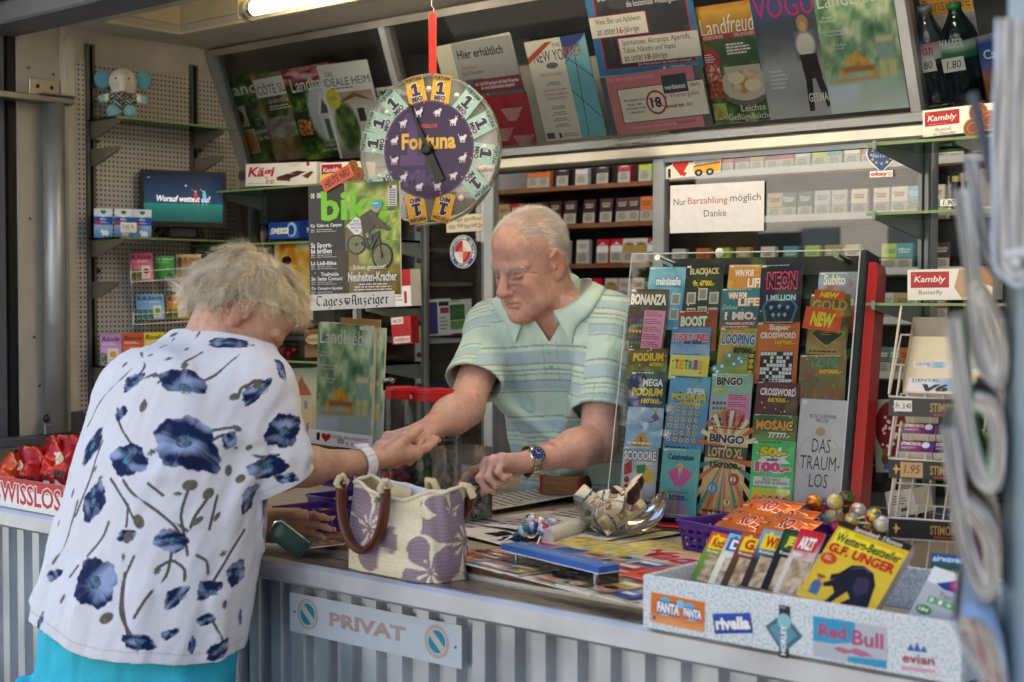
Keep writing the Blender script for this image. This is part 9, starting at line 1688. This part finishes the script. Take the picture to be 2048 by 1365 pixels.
put('card_sign', 'card cut-out of a spotted red mushroom with little bears beside the rack', 'card', (1752, 800), (1830, 798), (1752, 945), lambda S: (S.e(52, 40, 48, '#7a1c20', ry=38), [S.e(random.Random(k).uniform(14, 92), random.Random(k + 9).uniform(10, 66), random.Random(k).uniform(3, 6), '#e8d8d0') for k in range(26)], S.e(30, 82, 13, '#7a4424', ry=9), S.e(30, 72, 9, '#8a5230', ry=6), S.e(62, 92, 13, '#7a4424', ry=7), S.e(62, 84, 9, '#8a5230', ry=6), S.r(22, 88, 44, 96, '#3a6ab0')), Y=.92, bg='#aab49a', mats='paper')
put('carton', 'white carton with printed label at the foot of the gum rack', 'carton', (1778, 985), (1834, 978), (1778, 1035), lambda S: (S.ls(20, 20, 80, 60, 4, '#666'), S.ls(40, 70, 90, 84, 1, '#222', 1)), Y=.90, t=.08, bg='#d8d8d6', mats='card')
put('carton', 'black carton under the glass shelf behind the red rack side', 'carton', (1745, 932), (1800, 930), (1745, 985), lambda S: S.ph(0, 0, 100, 100, lambda u, v: pal(vnoise(u * 4, v * 4, 7), ('#1a1614', '#3a2e28', '#8a8480')), 8, 8), Y=.99, t=.08, bg='#1a1614', mats='card')
# lollipop stand: a ball of lollipops between the rack and the paperbacks
ls = atZ(1668, 1105, ON); lt = thing('lollipop_stand', 'small round stand bristling with wrapped lollipops by the white tray', 'stand', (ls[0], ls[1], ON)); g = G(); g.lathe([(0, 0), (.04, 0), (.042, .004), (.03, .012), (.012, .016), (.009, .05), (.02, .056), (.022, .07), (.016, .082), (0, .085)], '#b8a884', n=24); g.build('stand', 'plastic', lt)
g = G(); S = Sheet(.03, .018, '#2a7aa0', .0005, step=6e-5); S.t('SUGAR\nFREE', 12, 14, 88, 86, WHITE, .03); pp = atZ(1640, 1045, ON + .06); tag(S.build('tag', 'paper', mtx=frame(pp, (.83, .55, 0), (0, 0, 1))), 'small blue tag reading sugar free among the lollipops', 'tag')
LC = (('#c8202c', '#e8c82a', '#2a5ab0'), ('#b8402a', '#e8a02a', '#e8e0d0'), ('#5a2a6a', '#c9303a', '#e8c83a'), ('#c9c9cc', '#e8c82a', '#c8303a'), ('#8a1f2a', '#3a8a4a', '#e8d02a'), ('#e8e6e2', '#e8e2d8', '#d8a8a0'), ('#2a6ab0', '#e8c82a', '#c8202c'))
LN = ('red and yellow', 'orange', 'purple', 'silver', 'dark red', 'white', 'blue')
for i, (x, y) in enumerate(((1596, 1030), (1628, 1006), (1648, 1018), (1670, 1004), (1692, 998), (1716, 1022), (1748, 1032), (1610, 1056), (1650, 1046), (1672, 1056), (1703, 1040), (1745, 1046), (1764, 1048), (1630, 1064), (1738, 1058), (1596, 1048))):
 back = (i % 3) * .02; c = np.array((ls[0], ls[1] + .01, ON + .06)); q = atY(x, y, ls[1] - .055 + back * 1.6); d = q - c; lolly('%s wrapped lollipop, %s on the stand' % (LN[i % 7], ('outer left', 'upper left', 'upper left inner', 'top middle', 'topmost', 'upper right', 'outer right', 'lower left', 'centre', 'centre front', 'right of centre', 'lower right', 'rightmost', 'lowest front', 'low right', 'left edge')[i]), q, d, .0165, LC[i % 7], 'lollipops on the stand', max(.01, np.linalg.norm(d) - .04), i)
# ================================================================ newspaper rack close to the camera at the right edge
nr_ = thing('newspaper_rack', 'grey metal newspaper rack close by at the right edge', 'rack', tuple(atD(2045, 700, 1.35) * (1, 1, 0))); no = np.array(nr_.location)
pp = atD(2043, 700, 1.30); g = G(); side = nrm((.755, .656, 0)); fwd = nrm((-.656, .755, 0))
Tn = np.eye(4); Tn[:3, 0] = side; Tn[:3, 1] = fwd; Tn[:3, 3] = (pp[0] - no[0], pp[1] - no[1], 0); g.T = Tn
g.box((-.010, -.02, .0), (.05, .02, 2.2), '#9fb0b8', 0, .004); g.build('post', 'paint', nr_)
def paper(label, pts, d, th, cols, seed=0, ext=.22):
 """a folded newspaper hanging in the rack: its rounded fold is a thick ribbon of sheets that runs back along the rack"""
 P = np.array([atD(x, y, d) for x, y in pts]); base = P.min(0); T = np.eye(4); T[:3, 3] = base; t_ = thing('newspaper', label, 'newspaper', mtx=T, group='folded newspapers in the rack'); P = P - base
 t1 = np.linspace(0, len(P) - 1, 60); Q = np.stack([np.interp(t1, np.arange(len(P)), P[:, i]) for i in range(3)], 1)
 for _ in range(5): Q[1:-1] = .25 * Q[:-2] + .5 * Q[1:-1] + .25 * Q[2:]
 tg = np.gradient(Q, axis=0); tg /= np.linalg.norm(tg, axis=1)[:, None]; nn = np.cross(tg, fwd); nn /= np.linalg.norm(nn, axis=1)[:, None]; run = nrm(fwd * .93 + side * .30 + np.array((0, 0, .02))) * ext; n_ = 11; rs = np.random.RandomState(seed); t = th * d / FPX
 for k in range(n_):
  a, b = t * (k / n_), t * ((k + .94) / n_); wob = .0008 * np.sin(np.arange(60) * .35 + k * 1.3)[:, None] * nn; A, B = Q + nn * a + wob, Q + nn * b + wob; f0 = fwd * (.004 * rs.rand())
  c = L(cols[0]) if k == 0 else L(cols[1]) if k == n_ - 1 else L(('#ece6da', '#a8a49c', '#e2dcd0')[k % 3])
  g = G(); g.grid([A + f0, B + f0, B + run, A + run, A + f0], c); o = g.build('sheet', 'news', t_)
for i, a in enumerate((('folded newspapers stacked highest in the near rack', ((1992, 36), (1990, 150), (1984, 280), (1984, 420), (1988, 540), (2016, 568), (2040, 575), (2062, 560)), 1.20, 80, ('#dfe1e6', '#d4d7de')), ('newspaper fold at the top left of the near rack', ((1926, 310), (1934, 380), (1944, 450), (1962, 520), (1990, 562), (2020, 570), (2040, 540)), 1.30, 30, ('#aeb4c2', '#c4c8d0')),
 ('looped newspaper in the second pocket of the near rack', ((1905, 380), (1922, 500), (1936, 630), (1944, 710), (1960, 755), (1986, 778), (2010, 770), (2021, 735), (2020, 690), (2008, 640), (1985, 592), (1957, 556)), 1.28, 36, ('#d2cdc2', '#d8d4cc')), ('looped newspaper with green print in the middle of the near rack', ((1890, 640), (1900, 745), (1914, 850), (1930, 925), (1950, 972), (1976, 992), (2000, 982), (2014, 938), (2016, 880), (2004, 825), (1984, 795), (1952, 786)), 1.26, 36, ('#d2cdc2', '#a4b8a0')),
 ('looped newspaper in the fourth pocket of the near rack', ((1880, 860), (1894, 970), (1908, 1060), (1922, 1120), (1946, 1185), (1971, 1206), (1994, 1200), (2007, 1150), (2004, 1092), (1976, 1032), (1940, 1000)), 1.25, 36, ('#cfcac0', '#b8a09c')), ('looped newspaper with red and blue print lowest in the near rack', ((1906, 1244), (1920, 1300), (1944, 1345), (1975, 1400), (2000, 1440), (2020, 1400), (2012, 1320), (1990, 1266), (1958, 1236), (1925, 1228)), 1.22, 36, ('#a0b8d0', '#b87a74')))): paper(a[0], a[1], a[2], a[3], a[4], i)
g = G(); [g.tube([atD(x0, y0, 1.3) - no, atD(x1, y1, 1.3) - no], .005, '#4a5058', n=8) for x0, y0, x1, y1 in ((1945, 185, 1985, 365), (1985, 365, 2040, 372))]; g.build('wire_arm', 'paint', nr_)
